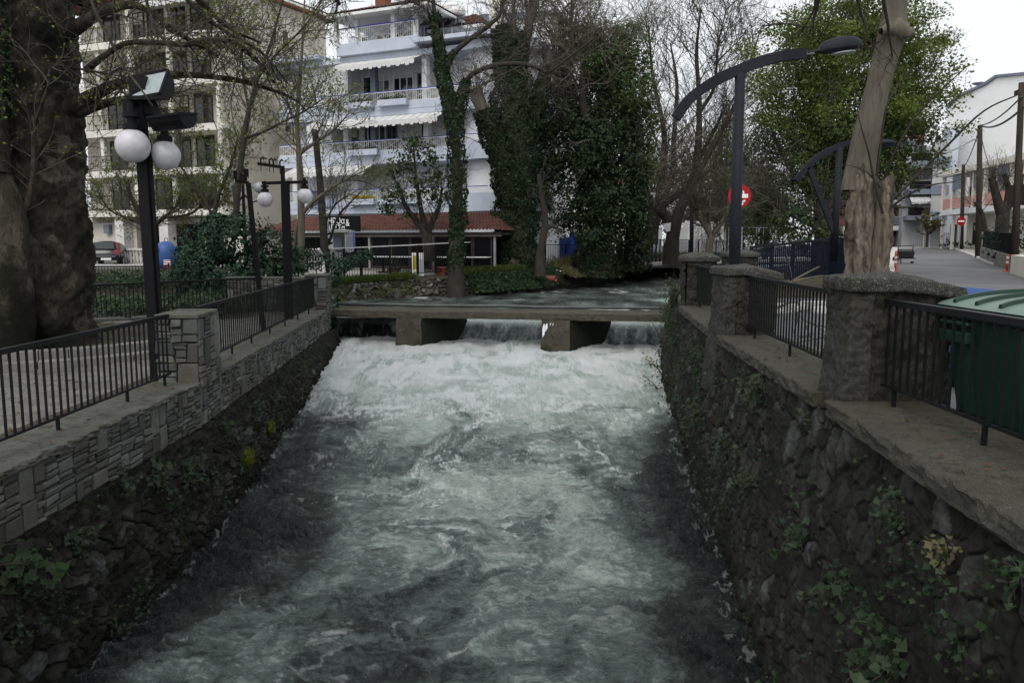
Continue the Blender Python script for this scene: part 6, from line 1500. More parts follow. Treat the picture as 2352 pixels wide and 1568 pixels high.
for a, b in zip(px[:-1], px[1:]):
    u0, u1 = f3.u(a, .5, 560)+.1, f3.u(b, .5, 560)-.1
    if a >= 848:
        n = 3
        for k in range(n):
            x0, x1 = u0+(u1-u0)*k/n, u0+(u1-u0)*(k+1)/n; window(f3, rt3, x0+.01, x1-.01, .5, ze-.2, .48, 'darkwood', 'dkglass', 0, 'glazed_panel', .05)
    else: window(f3, rt3, u0, u1, .5, ze-.2, -.9, 'darkwood', 'dkglass', 2, 'glazed_panel', .05)
for i, px in enumerate((880, 945, 1030, 1090)):
    c = f3.p(f3.u(px, 1.6, 590), 1.6, .3); t_ = empty('cafe_table', c, ['small dark table with a pale top by the left post of the eatery', 'small dark table with a pale top in front of the middle glass panel', 'small dark table with a pale top right of the ivy-wrapped trunk', 'small dark table with a pale top nearest the right post'][i], 'table', 'tables outside the eatery')
    MB().box((c.x, c.y, 1.02), (1.3, .8, .04), -.2).build('table_top', MT['canvas'], t_); mb = MB(); mb.box((c.x, c.y, .66), (.07, .07, .7)); mb.box((c.x, c.y, .33), (.5, .5, .04)); mb.build('leg', MT['black'], t_)
# eatery sign with its lettering
s0, s1 = f3.u(736, 1.0, 510), f3.u(816, 1.0, 510); zb, ztp = f3.z(780, 530, 1.0), f3.z(780, 499, 1.0)
sg = empty('shop_sign', f3.p((s0+s1)/2, 1.0, zb), 'black sign board with white Greek lettering on the tiled roof edge', 'sign')
mb = MB(); f3.box(mb, s0-.05, s1+.25, .95, 1.03, zb-.05, ztp+.05); mb.build('board', MT['black'], sg)
def text(s, fr, u, v, z, size, parent, mat, sx=1.0, name='lettering'):
    c = bpy.data.curves.new(name, 'FONT'); c.body = s; c.size = size; c.extrude = .008; c.align_x = 'LEFT'; c.materials.append(MT[mat])
    o = bpy.data.objects.new(name, c); COL.objects.link(o); o.parent = parent
    X = fr.d if fr.d.dot(V((1, 0, 0))) > 0 else -fr.d
    M_ = Matrix((X*sx, V((0, 0, 1)), fr.n)).transposed().to_4x4(); M_.translation = fr.p(u, v, z)-wloc(parent)
    bpy.context.view_layer.update(); me = bpy.data.meshes.new_from_object(o); bpy.data.objects.remove(o); o = bpy.data.objects.new(name, me); COL.objects.link(o); o.parent = parent; o.matrix_local = M_; return o
hh = ztp-zb
text('ΗΡΟα', f3, s0+.42, 1.035, zb+hh*.52, hh*.62, sg, 'signwhite', .85); text('εΔΕΣΣα', f3, s0+.22, 1.035, zb+.01, hh*.60, sg, 'signwhite', .78); text('&', f3, s0+1.38, 1.036, zb+hh*.34, hh*.75, sg, 'signwhite', .7)

# --- the beige apartment building at left
c1 = at(507, 400, 50.0); l1 = at(150, 400, 55.0); r1 = at(757, 400, 58.6)
fa = Frame(l1, c1); fs = Frame(c1, r1)
r1_ = empty('apartment_building', c1, 'beige apartment building with stacked white-edged balconies and dark doors, left of the blue one', 'building')
Zb = [3.79, 6.36, 8.98, 11.75, 14.5]; zr_ = 17.2
mb = MB(); fa.box(mb, 0, fa.L-1.7, -9, -1.9, 0.2, zr_); mb.build('wall', MT['beige'], r1_)
q = [fa.p(fa.L-1.7, -1.9, 0), fs.p(.6, 0, 0), fs.p(fs.L, 0, 0), fs.p(fs.L, -9, 0), fa.p(fa.L-6, -9, 0)]
mb = MB(); mb.prism([(p.x, p.y) for p in q], .2, zr_); mb.build('gable_wall', MT['beige'], r1_)
# pitched gable top and roof
mb = MB(); mb.prism([(p.x, p.y) for p in [fa.p(-.6, .4, 0), fs.p(-.1, .5, 0), fs.p(fs.L+.6, .5, 0), fs.p(fs.L+.6, -9.6, 0), fa.p(-.6, -9.6, 0)]], zr_+.002, zr_+.3); mb.build('eave', MT['brown'], r1_)
hip(fs, r1_, -.2, fs.L+.6, -14, .5, zr_+.32, 1.8, 4.5, 'tiles', 'beigeslab')
for k, z in enumerate(Zb):
    u0 = -.2 if k != 3 else .8
    mb = MB(); pts = [fa.p(u0, 0, 0), fa.p(fa.L-.7, 0, 0), fa.p(fa.L-.15, -.2, 0), fs.p(.35, .12, 0), fs.p(1.0, .12, 0), fs.p(1.0, -1.2, 0), fa.p(fa.L-1.9, -2.0, 0), fa.p(u0, -2.0, 0)]
    mb.prism([(p.x, p.y) for p in pts], z-.42, z); mb.build('balcony_slab', MT['beigeslab'], r1_)
    for a, b in ((u0+.1, fa.L*.33), (fa.L*.34, fa.L*.66), (fa.L*.67, fa.L-.8)):
        bars(fa, r1_, a, b, -.12, z+.05, z+1.0, .15, 'darkwood', 'balcony_railing', .045, .014)
    for px in (234, 307, 395, 505):
        u = fa.u(px, -.3, 300); 
        if k > 0 or px > 300: mb = MB(); fa.box(mb, u-.14, u+.14, -.5, -.25, z+.001, (Zb+[zr_])[k+1]-.43 if k < 4 else zr_-.01); mb.build('column', MT['beigeslab'], r1_)
    for a, b, zt in ((252,290,2.2),(320,345,2.2),(352,393,2.25),(400,438,2.2),(450,492,2.25)):
        if k == 3 and a < 300: continue
        u0_, u1_ = fa.u(a, -1.9, 300), fa.u(b, -1.9, 300); window(fa, r1_, u0_, u1_, z+.03, z+zt, -1.895, 'darkwood', 'glass', 1, 'balcony_door', .07, (.3 if (a+k) % 3 == 0 else None))
awning(fa, r1_, fa.u(290, .2, 30), fa.u(500, .2, 30), zr_-.4, -.2, .9, .5)
awning(fa, r1_, fa.u(225, .2, 300), fa.u(330, .2, 300), Zb[3]-.45, -.2, .7, .4)
for px0, px1, z0, z1 in ((646,662,14.6,15.7), (646,662,9,10.1)):
    u0_, u1_ = fs.u(px0, 0, 80), fs.u(px1, 0, 80); window(fs, r1_, u0_, u1_, z0, z1, .003, 'beigeslab', 'glass', 0, 'window', .05)
# ground floor: dark shop openings between clad pillars
for px in (283, 384, 560): 
    u = fa.u(px, -.4, 560); mb = MB(); fa.box(mb, u-.38, u+.38, -.85, -.15, .2, Zb[0]-.43); mb.build('pillar', MT['stonepil'], r1_)
for a, b in ((297,350),(352,372),(398,470),(475,540)):
    u0_, u1_ = fa.u(a, -1.89, 560), fa.u(b, -1.89, 560); window(fa, r1_, u0_, u1_, .3, 2.9, -1.894, 'darkwood', 'dkglass', 1, 'shop_window', .08)
mb = MB(); u0_, u1_ = fa.u(100, .2, 520), fa.u(282, .2, 520); fa.box(mb, u0_, u1_, -2.5, -.9, .2, 3.0); mb.build('wall', MT['beige'], r1_)
u0_, u1_ = fa.u(244, -.8, 540), fa.u(256, -.8, 540); ac = MB(); fa.box(ac, u0_, u1_, -.899, -.6, 2.3, 2.9); ac.build('air_conditioner', MT['bluegrey'], r1_)
# --- buildings along the right-hand street
fr_ = Frame(at(2150, 500, 76), at(2420, 500, 52))
# big white gable
fg = Frame(at(2160, 400, 84), at(2620, 400, 62))
rg = empty('apartment_building', fg.p(4, -4, 1.2), 'tall plain white gable wall of a large block on the right', 'building')
zz = [fg.uz(px, py) for px, py in ((2176,248),(2203,225),(2265,196),(2290,179),(2600,150))]
mb = MB(); mb.slab([fg.p(zz[0][0], 0, 1), fg.p(zz[-1][0], 0, 1)]+[fg.p(u, 0, z) for u, z in zz[::-1]], -fg.n*12); mb.build('gable_wall', MT['bigwall'], rg)
mb = MB()
for (u0, z0), (u1, z1) in zip(zz[:-1], zz[1:]): mb.hexa([fg.p(u0, .25, z0+.01), fg.p(u1, .25, z1+.01), fg.p(u1, -12, z1+.01), fg.p(u0, -12, z0+.01), fg.p(u0, .25, z0+.26), fg.p(u1, .25, z1+.26), fg.p(u1, -12, z1+.26), fg.p(u0, -12, z0+.26)])
mb.build('roof', MT['bluegrey'], rg)
q = fg.uz(2246, 204, -1.5); cc_ = fg.p(q[0], -1.5, q[1]-.1); sd = empty('satellite_dish', cc_, 'small round satellite dish and aerial on the roof of the white gable block', 'satellite dish')
MB().lathe(cc_+V((0, 0, .5)), [(.02, -.1), (.4, 0), (.62, .14), (.6, .15), (.38, .03), (.02, -.07)], 16).build('dish', MT['steel'], sd, True).rotation_euler = (0, 0, 0)
mb = MB(); mb.bar(cc_-V((0, 0, .6)), cc_+V((0, 0, .42)), .06); e = cc_+V((-1.3, 0, 0)); mb.bar(e-V((0, 0, .7)), e+V((0, 0, 1.3)), .04); mb.bar(e+V((-.1, 0, 1.2)), e+V((.7, 0, 1.2)), .03); mb.build('mast', MT['steel'], sd)
# brown-shuttered white balcony block
fc = Frame(at(2020, 480, 84), at(2098, 480, 84)); rc = empty('apartment_building', fc.p(2, -3, 1.2), 'block with red-brown shutters and white balcony edges at the end of the street', 'building')
mb = MB(); fc.box(mb, -3, fc.L+1.5, -8, -1.6, 1.0, fc.z(2060, 270)); mb.build('wall', MT['brown'], rc)
for k, py in enumerate((528, 469, 409, 352, 296)):
    z = fc.z(2070, py); mb = MB(); u1 = fc.L+(2.4 if k == 0 else 0); fc.box(mb, -3, u1, -1.7, 0, z-.05, z+.42); mb.build('balcony_slab', MT['white'], rc)
    mb = MB(); fc.box(mb, -2.9, u1-.1, -.08, -.02, z+.55, z+1.25); mb.build('balcony_panel', MT['bluegrey'], rc); mb = MB(); fc.box(mb, -2.9, u1-.1, -.1, 0, z+1.3, z+1.36); mb.build('hand_rail', MT['white'], rc)
    for px in (2050, 2076): u = fc.u(px, -.4, 480); mb = MB(); fc.box(mb, u-.16, u+.16, -.9, -.5, z+.425, z+2.55); mb.build('column', MT['white'], rc)
    if k: u0, u1_ = fc.u(2080, -1.6, 480), fc.u(2094, -1.6, 480); window(fc, rc, u0, u1_, z+.5, z+2.4, -1.595, 'brown', 'glass', 0, 'window', .06); u0, u1_ = fc.u(2055, -1.6, 480), fc.u(2072, -1.6, 480); window(fc, rc, u0, u1_, z+.5, z+2.2, -1.595, 'brown', 'glass', 1, 'window', .06)
window(fc, rc, fc.u(2052, -1.6, 555), fc.u(2098, -1.6, 555), 1.6, 3.6, -1.59, 'bluegrey', 'dkglass', 3, 'shop_window', .06)
# blue-grey balcony block
fd = Frame(at(2084, 480, 80), at(2176, 480, 79)); rd = empty('apartment_building', fd.p(2, -3, 1.2), 'blue-grey block with deep balconies and pale blinds beside the white house', 'building')
mb = MB(); fd.box(mb, 0, fd.L+.6, -8, -2.0, 1.0, fd.z(2150, 330)); mb.build('wall', MT['greycanvas'], rd)
for k, (py0, py1) in enumerate(((505, 487), (446, 426), (385, 362))):
    z0, z1 = fd.z(2130, py0), fd.z(2130, py1); mb = MB(); fd.box(mb, 0, fd.L, -2.05, 0, z0, z1-.35); fd.box(mb, fd.L*.56, fd.L, -2.04, .12, z0-.04, z1+.0); mb.build('balcony_slab', MT['bluegrey'], rd)
    mb = MB(); fd.box(mb, .1, fd.L*.55, -.08, -.02, z1-.3, z1+.45); mb.build('balcony_panel', MT['dkglass'], rd); mb = MB(); fd.box(mb, .1, fd.L*.55, -.1, 0, z1+.46, z1+.52); mb.build('hand_rail', MT['steel'], rd)
    zt = fd.z(2130, (505, 446, 385)[k]-62); mb = MB(); fd.box(mb, fd.L*.58, fd.L-.1, -.05, 0, z1+.02, zt); mb.build('blind', MT['greycanvas'], rd)
    window(fd, rd, .6, fd.L*.5, z1+.1, zt-.2, -1.995, 'bluegrey', 'glass', 2, 'window', .06)
awning(fd, rd, .2, fd.L*.56, fd.z(2120, 452), -.3, 1.1, .5, scal=.25, mat='greycanvas')
mb = MB(); fd.box(mb, fd.L-.1, fd.L+.75, -3, -.6, 1, fd.z(2170, 290)); mb.build('wall', MT['skyblue'], rd)
# cream two-storey house
fe = Frame(at(2158, 480, 74), at(2420, 480, 54)); re = empty('house', fe.p(4, -3, 1.2), 'cream two-storey house with a long upper gallery and pink railing panels', 'house')
z1, z2, z3 = 4.15, 4.6, 7.6
mb = MB(); fe.box(mb, .6, fe.L, -9, -2.2, .8, z3); mb.build('wall', MT['cream'], re)
mb = MB(); fe.box(mb, 0, fe.L, -2.3, 0, z1, z2); mb.build('balcony_slab', MT['white'], re)
mb = MB(); fe.box(mb, 0, fe.L, -9.2, .15, z3+.002, z3+.5); mb.build('roof', MT['cream'], re)
n = 10
for k in range(n):
    u = .25+(fe.L-.5)*k/(n-1); mb = MB(); fe.box(mb, u-.14, u+.14, -.32, -.04, z2+.001, z3); mb.build('column', MT['cream'], re)
    if k < n-1:
        w = (fe.L-.5)/(n-1); mb = MB(); fe.box(mb, u+.15, u+w-.15, -.14, -.1, z2+.12, z2+1.0); mb.build('balcony_panel', MT['pink'], re)
        window(fe, re, u+w*.3, u+w*.68, z2+.05, z2+2.1, -2.195, ['brown', 'white'][k % 3 == 2], 'glass', 1, 'window', .06, .5 if k % 2 else None)
        if k in (1, 3, 5): mb = MB(); fe.box(mb, u+.15, u+w-.15, -.06, -.02, z3-1.3, z3-.01); mb.build('blind', MT['bluegrey'], re)
window(fe, re, fe.u(2182, -2.2, 540), fe.u(2200, -2.2, 540), 1.7, 3.5, -2.195, 'white', 'glass', 1, 'window', .06)
window(fe, re, fe.u(2235, -2.2, 540), fe.u(2252, -2.2, 540), 1.5, 3.5, -2.195, 'bluegrey', 'glass', 0, 'window', .06)
for px in (2188, 2160): u = max(.2, fe.u(px, -.3, 540)); mb = MB(); fe.box(mb, u-.12, u+.12, -.4, -.16, .9, z1-.001); mb.build('pillar', MT['cream'], re)
# roof edge of a house cut by the right edge
fh = Frame(at(2338, 300, 36), at(2440, 300, 34)); rh = empty('house', fh.p(1, -2, .5), 'house with a dark projecting eave cut off by the right edge of the view', 'house')
z = fh.z(2345, 212); mb = MB(); fh.box(mb, .2, 6, -7, -1.2, .5, z); mb.build('wall', MT['cream'], rh); mb = MB(); mb.hexa([fh.p(-.25, .1, z-.1), fh.p(6, .1, z+1.2), fh.p(6, -8, z+1.2), fh.p(-.25, -8, z-.1), fh.p(-.25, .1, z+.08), fh.p(6, .1, z+1.4), fh.p(6, -8, z+1.4), fh.p(-.25, -8, z+.08)]); mb.build('roof', MT['darkwood'], rh)
mb = MB(); fh.box(mb, 0, 5, -1.2, .3, fh.z(2345, 470), fh.z(2345, 425)); mb.build('balcony_panel', MT['darkwood'], rh)
# grey house wall and pillars beyond the far fence, and pale villa behind the blue gates
fv = Frame(at(1235, 540, 62), at(1350, 540, 60)); rv = empty('house', fv.p(2, -3, .3), 'pale villa seen behind the blue gates', 'house')
mb = MB(); fv.box(mb, -3, fv.L+2, -8, 0, .3, fv.z(1290, 440)); mb.build('wall', MT['cream'], rv)
for a, b in ((1282, 1292), (1300, 1310)): window(fv, rv, fv.u(a, 0, 540), fv.u(b, 0, 540), .6, 3.2, .004, 'greycanvas', 'glass', 0, 'window', .06)
hip(fv, rv, -3.5, fv.L+2.5, -8.5, .6, fv.z(1290, 440)+.18, 1.6, 3.0)
fw_ = Frame(at(1552, 540, 64), at(1662, 540, 66)); rw4 = empty('boundary_wall', fw_.p(2, -.2, .3), 'grey plastered boundary wall with panels beyond the street and the bare trees', 'wall')
mb = MB(); fw_.box(mb, 0, fw_.L, -.3, 0, .3, fw_.z(1600, 512)); mb.build('wall_panel', MT['greycanvas'], rw4); mb = MB(); 
for k in range(5): fw_.box(mb, k*fw_.L/4.3, k*fw_.L/4.3+.3, -.35, .08, .3, fw_.z(1600, 508))
mb.build('pier', MT['stonepil'], rw4)
for i, px in enumerate((1507, 1552)):
    c = at(px, 560, 62); c.z = .3; t_ = empty('gate_pillar', c, ['white-topped square gate pillar standing left of the forked tree', 'white-topped square gate pillar standing right of the forked tree'][i], 'pillar', 'gate pillars across the street'); MB().box((c.x, c.y, 1.55), (.75, .75, 2.5)).build('shaft', MT['greycanvas'], t_); MB().box((c.x, c.y, 2.9), (.9, .9, .16)).build('cap', MT['white'], t_)
# ---------------------------------------------------------------- street furniture
def sbox(name, c, sz, mat, root, rz=0.0, bevel=0): return MB().box(c, sz, rz).build(name, MT[mat], root, bevel=bevel)
# tall floodlight post by the slate pillar
b_ = at(363, 879, 10.75); zb = -.25; X, Y = b_.x, b_.y
root = empty('street_lamp', (X, Y, zb), 'tall black post with two floodlights and two white globes beside the slate pillar', 'street lamp')
lean = -.012
def pl(t): return V((X+lean*t, Y, zb+t))
MB().bar(pl(0), pl(3.95), .14, .13, up=(0, 1, 0)).build('post', MT['black'], root, bevel=.01)
MB().bar(pl(.02)+V((.1, 0, 0)), pl(3.2)+V((.1, 0, 0)), .035, .03, up=(0, 1, 0)).build('conduit', MT['black'], root)
def globe(root, c, r, stem=.3, off=V((0, 0, 0))):
    g_ = MB().sphere(c, r, 32).build('globe', MT['globe'], root, True)
    m = MB(); m.lathe(c+V((0, 0, r*.93)), [(r*.5, 0), (r*.5, .07), (r*.28, .08), (r*.28, stem*.45), (r*.5, stem*.46), (r*.5, stem*.62), (r*.2, stem*.63), (r*.2, stem)], 14); m.build('globe_holder', MT['black'], root)
g1 = at(305, 335, 10.5); g2 = at(380, 357, 10.9)
globe(root, g1, .215, .34); globe(root, g2, .195, .34)
mb = MB(); t1 = pl(3.62); mb.bar((g1.x-.05, g1.y, g1.z+.53), (t1.x, t1.y, g1.z+.55), .05); mb.bar((g2.x+.05, g2.y, g2.z+.5), (t1.x, t1.y, g2.z+.5), .05); mb.bar((g1.x-.03, g1.y, g1.z+.60), (g1.x+.5, g1.y, g1.z+.60), .05); mb.build('arm', MT['black'], root)
def flood(name, c, fwd, right, w, h, dep, root):
    """a floodlight box: glass rectangle facing fwd, curved hood behind"""
    fwd = V(fwd).normalized(); right = V(right); right = (right-fwd*right.dot(fwd)).normalized(); up = right.cross(fwd)
    mb = MB(); pr = []
    for t in np.linspace(0, 1, 9): a = math.pi*t; pr.append((-math.sin(a)*dep, math.cos(a)*h/2))
    pts0 = [c+fwd*x+up*y-right*w/2 for x, y in pr]; mb.slab(pts0, right*w); b = mb.build(name, MT['black'], root)
    mb = MB(); t = .03
    for s in (-1, 1): mb.bar(c+right*s*(w/2)-up*h/2+fwd*.01, c+right*s*(w/2)+up*h/2+fwd*.01, t); mb.bar(c+up*s*(h/2)-right*w/2+fwd*.012, c+up*s*(h/2)+right*w/2+fwd*.012, t)
    mb.build('bezel', MT['black'], b)
    g_ = MB(); g_.slab([c-right*w*.47-up*h*.47, c+right*w*.47-up*h*.47, c+right*w*.47+up*h*.47, c-right*w*.47+up*h*.47], fwd*.008); g_.build('glass', MT['lampglass'], b)
    return b
c = at(342, 196, 10.7); flood('floodlight', c, (-.25, -.75, .55), (1, -.25, .12), .48, .42, .2, root)
c2 = at(395, 268, 10.55); flood('floodlight', c2, (-.1, -.12, 1), (.95, -.25, -.22), .50, .34, .17, root)
mb = MB(); ct = pl(3.9)
bx = at(322, 250, 10.8); mb.box((bx.x, bx.y, bx.z), (.36, .2, .16)); mb.box((ct.x+.02, ct.y, ct.z-.05), (.2, .18, .34)); mb.bar(ct+V((.02, 0, .1)), c2-V((.12, 0, .1)), .07); mb.bar(ct+V((0, 0, .1)), c+V((.05, .1, -.12)), .06); mb.box((bx.x-.08, ct.y, bx.z-.14), (.1, .1, .16)); mb.build('bracket', MT['black'], root)
# second post: thin with a small spotlight arm
p = at(606, 770, 16.6); zb = -.28; root = empty('spotlight_post', (p.x, p.y, zb), 'slim black post with a short arm and a cluster of small spotlights', 'street lamp')
ztop = at(580, 420, 16.6).z; top = V((p.x-.20, p.y, ztop))
MB().bar((p.x, p.y, zb), top, .085, .085, up=(0, 1, 0)).build('post', MT['black'], root); e = at(541, 415, 16.6); MB().bar(top, (e.x, p.y, e.z), .08, .06).build('arm', MT['black'], root)
mb = MB(); 
for dx, dz in ((-.02, .1), (.1, .2), (-.14, .16)): mb.box((top.x-.12+dx, p.y, ztop+dz), (.07, .1, .16), .3)
mb.tube([(e.x+.02, p.y, e.z), (e.x+.01, p.y, e.z+.1), (e.x-.03, p.y, e.z+.12)], .02, 6); mb.build('spotlight', MT['black'], root)
# third post with two globes and an upper arm of bare hooks
p = at(664, 742, 19.2); zb = -.28; root = empty('street_lamp', (p.x, p.y, zb), 'black post with two hanging white globes on a crossbar and an upper bare arm', 'street lamp')
cb = at(655, 419, 19.2); ct = at(652, 385, 19.2)
MB().bar((p.x, p.y, zb), (cb.x, p.y, cb.z+.03), .17, .17, up=(0, 1, 0)).build('post', MT['black'], root); MB().bar((cb.x-.05, p.y, cb.z), (ct.x-.03, p.y, ct.z+.04), .08, .08, up=(0, 1, 0)).build('upper_post', MT['black'], root)
l_ = at(602, 421, 19.2); r_ = at(706, 418, 19.2); MB().bar((l_.x, p.y, l_.z), (r_.x, p.y, r_.z), .07).build('crossbar', MT['black'], root)
l2 = at(592, 376, 19.2); MB().bar((l2.x, p.y, l2.z), (ct.x, p.y, ct.z), .07).build('arm', MT['black'], root)
mb = MB()
for t in (.12, .45, .6, .85):
    q = V((l2.x, p.y, l2.z)).lerp(V((ct.x, p.y, ct.z)), t); mb.tube([q, q+V((0, 0, .12)), q+V((.05, 0, .17)), q+V((.08, 0, .13))], .02, 6); mb.bar(q, q-V((0, 0, .16)), .015)
mb.build('hook', MT['black'], root)
for q in (at(609, 458, 19.2), at(700, 450, 19.2)): globe(root, V((q.x, p.y, q.z)), .18, .26)
# classical lantern farther off
p = at(565, 600, 30); zb = .0; root = empty('street_lamp', (p.x, p.y, zb), 'distant dark lantern post with small grey globes on curved arms behind the slim post', 'street lamp')
t_ = at(565, 420, 30); MB().tube([(p.x, p.y, zb), (p.x, p.y, t_.z)], [.09, .05], 10).build('post', MT['black'], root); MB().lathe(V((p.x, p.y, t_.z)), [(.08, 0), (.17, .1), (.17, .45), (.05, .62), (.02, .75)], 8).build('lantern', MT['black'], root)
mb = MB()
for px in (536, 595): q = at(px, 431, 30); mb.tube([(p.x, p.y, t_.z-.4), ((p.x+q.x)/2, p.y, q.z-.55), (q.x, p.y, q.z-.45), (q.x, p.y, q.z-.2)], .03, 6); MB().sphere(V((q.x, p.y, q.z)), .2, 20).build('globe', MT['lampglass'], root, True)
mb.build('arm', MT['black'], root)

# the curved street lamp on the right
p = at(1689, 640, 13.8); root = empty('street_lamp', (p.x, p.y, .1), 'large dark street lamp with a sweeping curved arm and a flat oval head', 'street lamp')
D_ = 13.8; tp = at(1700, 168, D_)
MB().tube([(p.x-.02, p.y, .1), (tp.x, p.y, tp.z)], [.10, .085], 24).build('post', MT['anthracite'], root, True)
arc = pixline([(1552,272,D_),(1580,232,D_),(1620,200,D_),(1662,176,D_),(1700,160,D_),(1750,141,D_),(1800,129,D_),(1850,123,D_)], 5); arc[:, 1] = p.y
mb = MB(); n = len(arc); T = unit(np.gradient(arc, axis=0)); U = np.stack([-T[:, 2], 0*T[:, 0], T[:, 0]], -1)
vs = []
for i in range(n):
    a = arc[i]; u = U[i]*.085; w_ = np.array([0, .06, 0])
    vs += [a-u-w_, a+u-w_, a+u+w_, a-u+w_]
f = []
for i in range(n-1):
    for k in range(4): f.append((i*4+k, i*4+(k+1) % 4, i*4+4+(k+1) % 4, i*4+4+k))
mb.v = [tuple(x) for x in vs]; mb.f = f+[(3, 2, 1, 0), (n*4-4, n*4-3, n*4-2, n*4-1)]; mb.build('curved_arm', MT['anthracite'], root)
h0 = at(1852, 122, D_); h1 = at(1980, 105, D_); ax = (V((h1.x, p.y, h1.z))-V((h0.x, p.y, h0.z))); Lh = ax.length; ax.normalize(); upv = V((-ax.z, 0, ax.x))
S, T_ = np.meshgrid(np.linspace(0, 1, 60), np.linspace(0, 2*np.pi, 40, endpoint=False), indexing='ij')
wd_ = np.where(S < .36, .035+.13*sstep(.12, .42, S), .172*np.sqrt(np.clip(1-((S-.62)/.39)**2, 0, 1)))*1.0; wd_ = np.maximum(wd_, .004+.03*(S < .3))
up_ = np.where(np.sin(T_) > 0, np.sin(T_)*(.03+.16*np.sqrt(np.clip(1-((S-.62)/.4)**2, 0, 1))), np.sin(T_)*(.02+.045*np.sqrt(np.clip(1-((S-.62)/.4)**2, 0, 1))))
P = np.array([h0.x, p.y, h0.z])+np.array(tuple(ax))*(S*Lh)[..., None]+np.array(tuple(upv))*up_[..., None]+np.array([0, 1, 0])*(np.cos(T_)*wd_)[..., None]
i = np.arange(59)[:, None]*40; k = np.arange(40)[None]; k2 = (k+1) % 40
np_mesh('lamp_head', P.reshape(-1, 3), np.stack([i+k, i+k2, i+40+k2, i+40+k], -1).reshape(-1, 4), MT['anthracite'], root, smooth=True)
c = V((h0.x, p.y, h0.z))+ax*Lh*.66-upv*.066; n = 28; pts = [c+ax*(.2*math.cos(2*math.pi*j/n))+V((0, .12*math.sin(2*math.pi*j/n), 0)) for j in range(n)]; MB().slab(pts, -upv*.02).build('lens', MT['lampglass'], root)
MB().tube([arc[-1]-T[-1]*.02, arc[-1]+T[-1]*.14], .03, 12).build('coupling', MT['steel'], root)
# second curved lamp behind the broken trunk: arch on two legs
D_ = 22; p = at(1915, 600, D_); root = empty('street_lamp', (p.x, p.y, .2), 'second dark curved lamp with a slanting brace behind the broken trunk', 'street lamp')
arc = pixline([(1828,415,D_),(1850,388,D_),(1880,360,D_),(1915,340,D_),(1955,327,D_),(2000,322,D_)], 5); mb = MB()
for a, b in zip(arc[:-1], arc[1:]): mb.bar(a, V(tuple(b))+(V(tuple(b))-V(tuple(a)))*.05, .1, .15)
mb.build('curved_arm', MT['anthracite'], root); a = at(1929, 338, D_); b = at(1914, 600, D_); MB().tube([b, a], [.1, .085], 16).build('post', MT['anthracite'], root, True)
a = at(1858, 385, D_); b = at(1926, 560, D_); MB().bar(b, a, .13, .1, up=(0, 1, 0)).build('brace', MT['anthracite'], root)
q = at(2030, 330, D_); MB().sphere(q, .3, 20, .35).build('lamp_head', MT['anthracite'], root, True)

# no-entry signs
def noentry(px, py, d, rad, label, zg, marks=False):
    c = at(px, py, d); root = empty('road_sign', (c.x, c.y, zg), label, 'road sign'); n = 40
    MB().slab([(c.x+rad*math.cos(2*math.pi*k/n), c.y, c.z+rad*math.sin(2*math.pi*k/n)) for k in range(n)][::-1], (0, .03, 0)).build('disc', MT['red'], root)
    MB().slab([(c.x-rad*.72, c.y-.004, c.z-rad*.17), (c.x+rad*.72, c.y-.004, c.z-rad*.17), (c.x+rad*.72, c.y-.004, c.z+rad*.17), (c.x-rad*.72, c.y-.004, c.z+rad*.17)][::-1], (0, .003, 0)).build('white_bar', MT['signwhite'], root)
    MB().bar((c.x, c.y+.06, zg), (c.x, c.y+.06, c.z+rad), .06).build('pole', MT['steel'], root)
    if marks:
        mb = MB(); mb.slab([(c.x+rad*.28, c.y-.007, c.z+rad*.17), (c.x+rad*.40, c.y-.007, c.z+rad*.17), (c.x+rad*.36, c.y-.007, c.z+rad*.42), (c.x+rad*.22, c.y-.007, c.z+rad*.44)][::-1], (0, .003, 0))
        for a, b_, w in (((.1, -.75), (.3, -.42), .03), ((.22, -.78), (.36, -.5), .03), ((.3, -.42), (.5, -.38), .03), ((.2, -.5), (.36, -.66), .02), ((.34, -.55), (.48, -.42), .02)): mb.bar((c.x+rad*a[0], c.y-.006, c.z+rad*a[1]), (c.x+rad*b_[0], c.y-.006, c.z+rad*b_[1]), w, .006, up=(0, 1, 0))
        mb.build('sticker', MT['signwhite'], root)
noentry(1699, 450, 22.5, .32, 'red no-entry disc with white stickers half hidden behind the lamp post', .2, True)
noentry(2208, 508, 66, .36, 'small distant red no-entry disc near the end of the street', 1.05)

# wooden poles and cables
def pole(px0, py0, px1, py1, d, r, label, zg, extra=None):
    a = at(px0, py0, d); b = at(px1, py1, d); root = empty('utility_pole', (a.x, a.y, zg), label, 'pole', 'wooden utility poles along the right street')
    a.z = min(a.z, zg); MB().tube([a, b], [r, r*.78], 16).build('shaft', MT['wood'], root, True); return root, b
r1p, P1 = pole(2330, 612, 2347, 190, 34, .15, 'thickest wooden pole, at the right edge of the view', .3)
r2p, P2 = pole(2247, 586, 2251, 288, 52, .19, 'dark wooden pole carrying a curved lamp arm', .7)
r3p, P3 = pole(2208, 568, 2213, 378, 68, .17, 'farthest wooden pole, behind the distant no-entry sign', 1.1)
q = at(2250, 355, 52); MB().tube([q, q+V((-.08, 0, .7)), q+V((-.4, 0, .95)), at(2180, 349, 52), at(2168, 351, 52)], .05, 8).build('lamp_arm', MT['steel'], r2p); q = at(2160, 352, 52); MB().sphere(q, .38, 16, .3).build('lamp_head', MT['steel'], r2p, True)
cb_ = empty('overhead_cable', P2, 'thick sagging black cables strung between the wooden poles on the right', 'cable')
def cable(a, b, sag, r, n=14):
    a, b = V(a), V(b); return MB().tube([a.lerp(b, k/n)-V((0, 0, sag*4*(k/n)*(1-k/n))) for k in range(n+1)], r, 6).build('strand', MT['cable'], cb_)
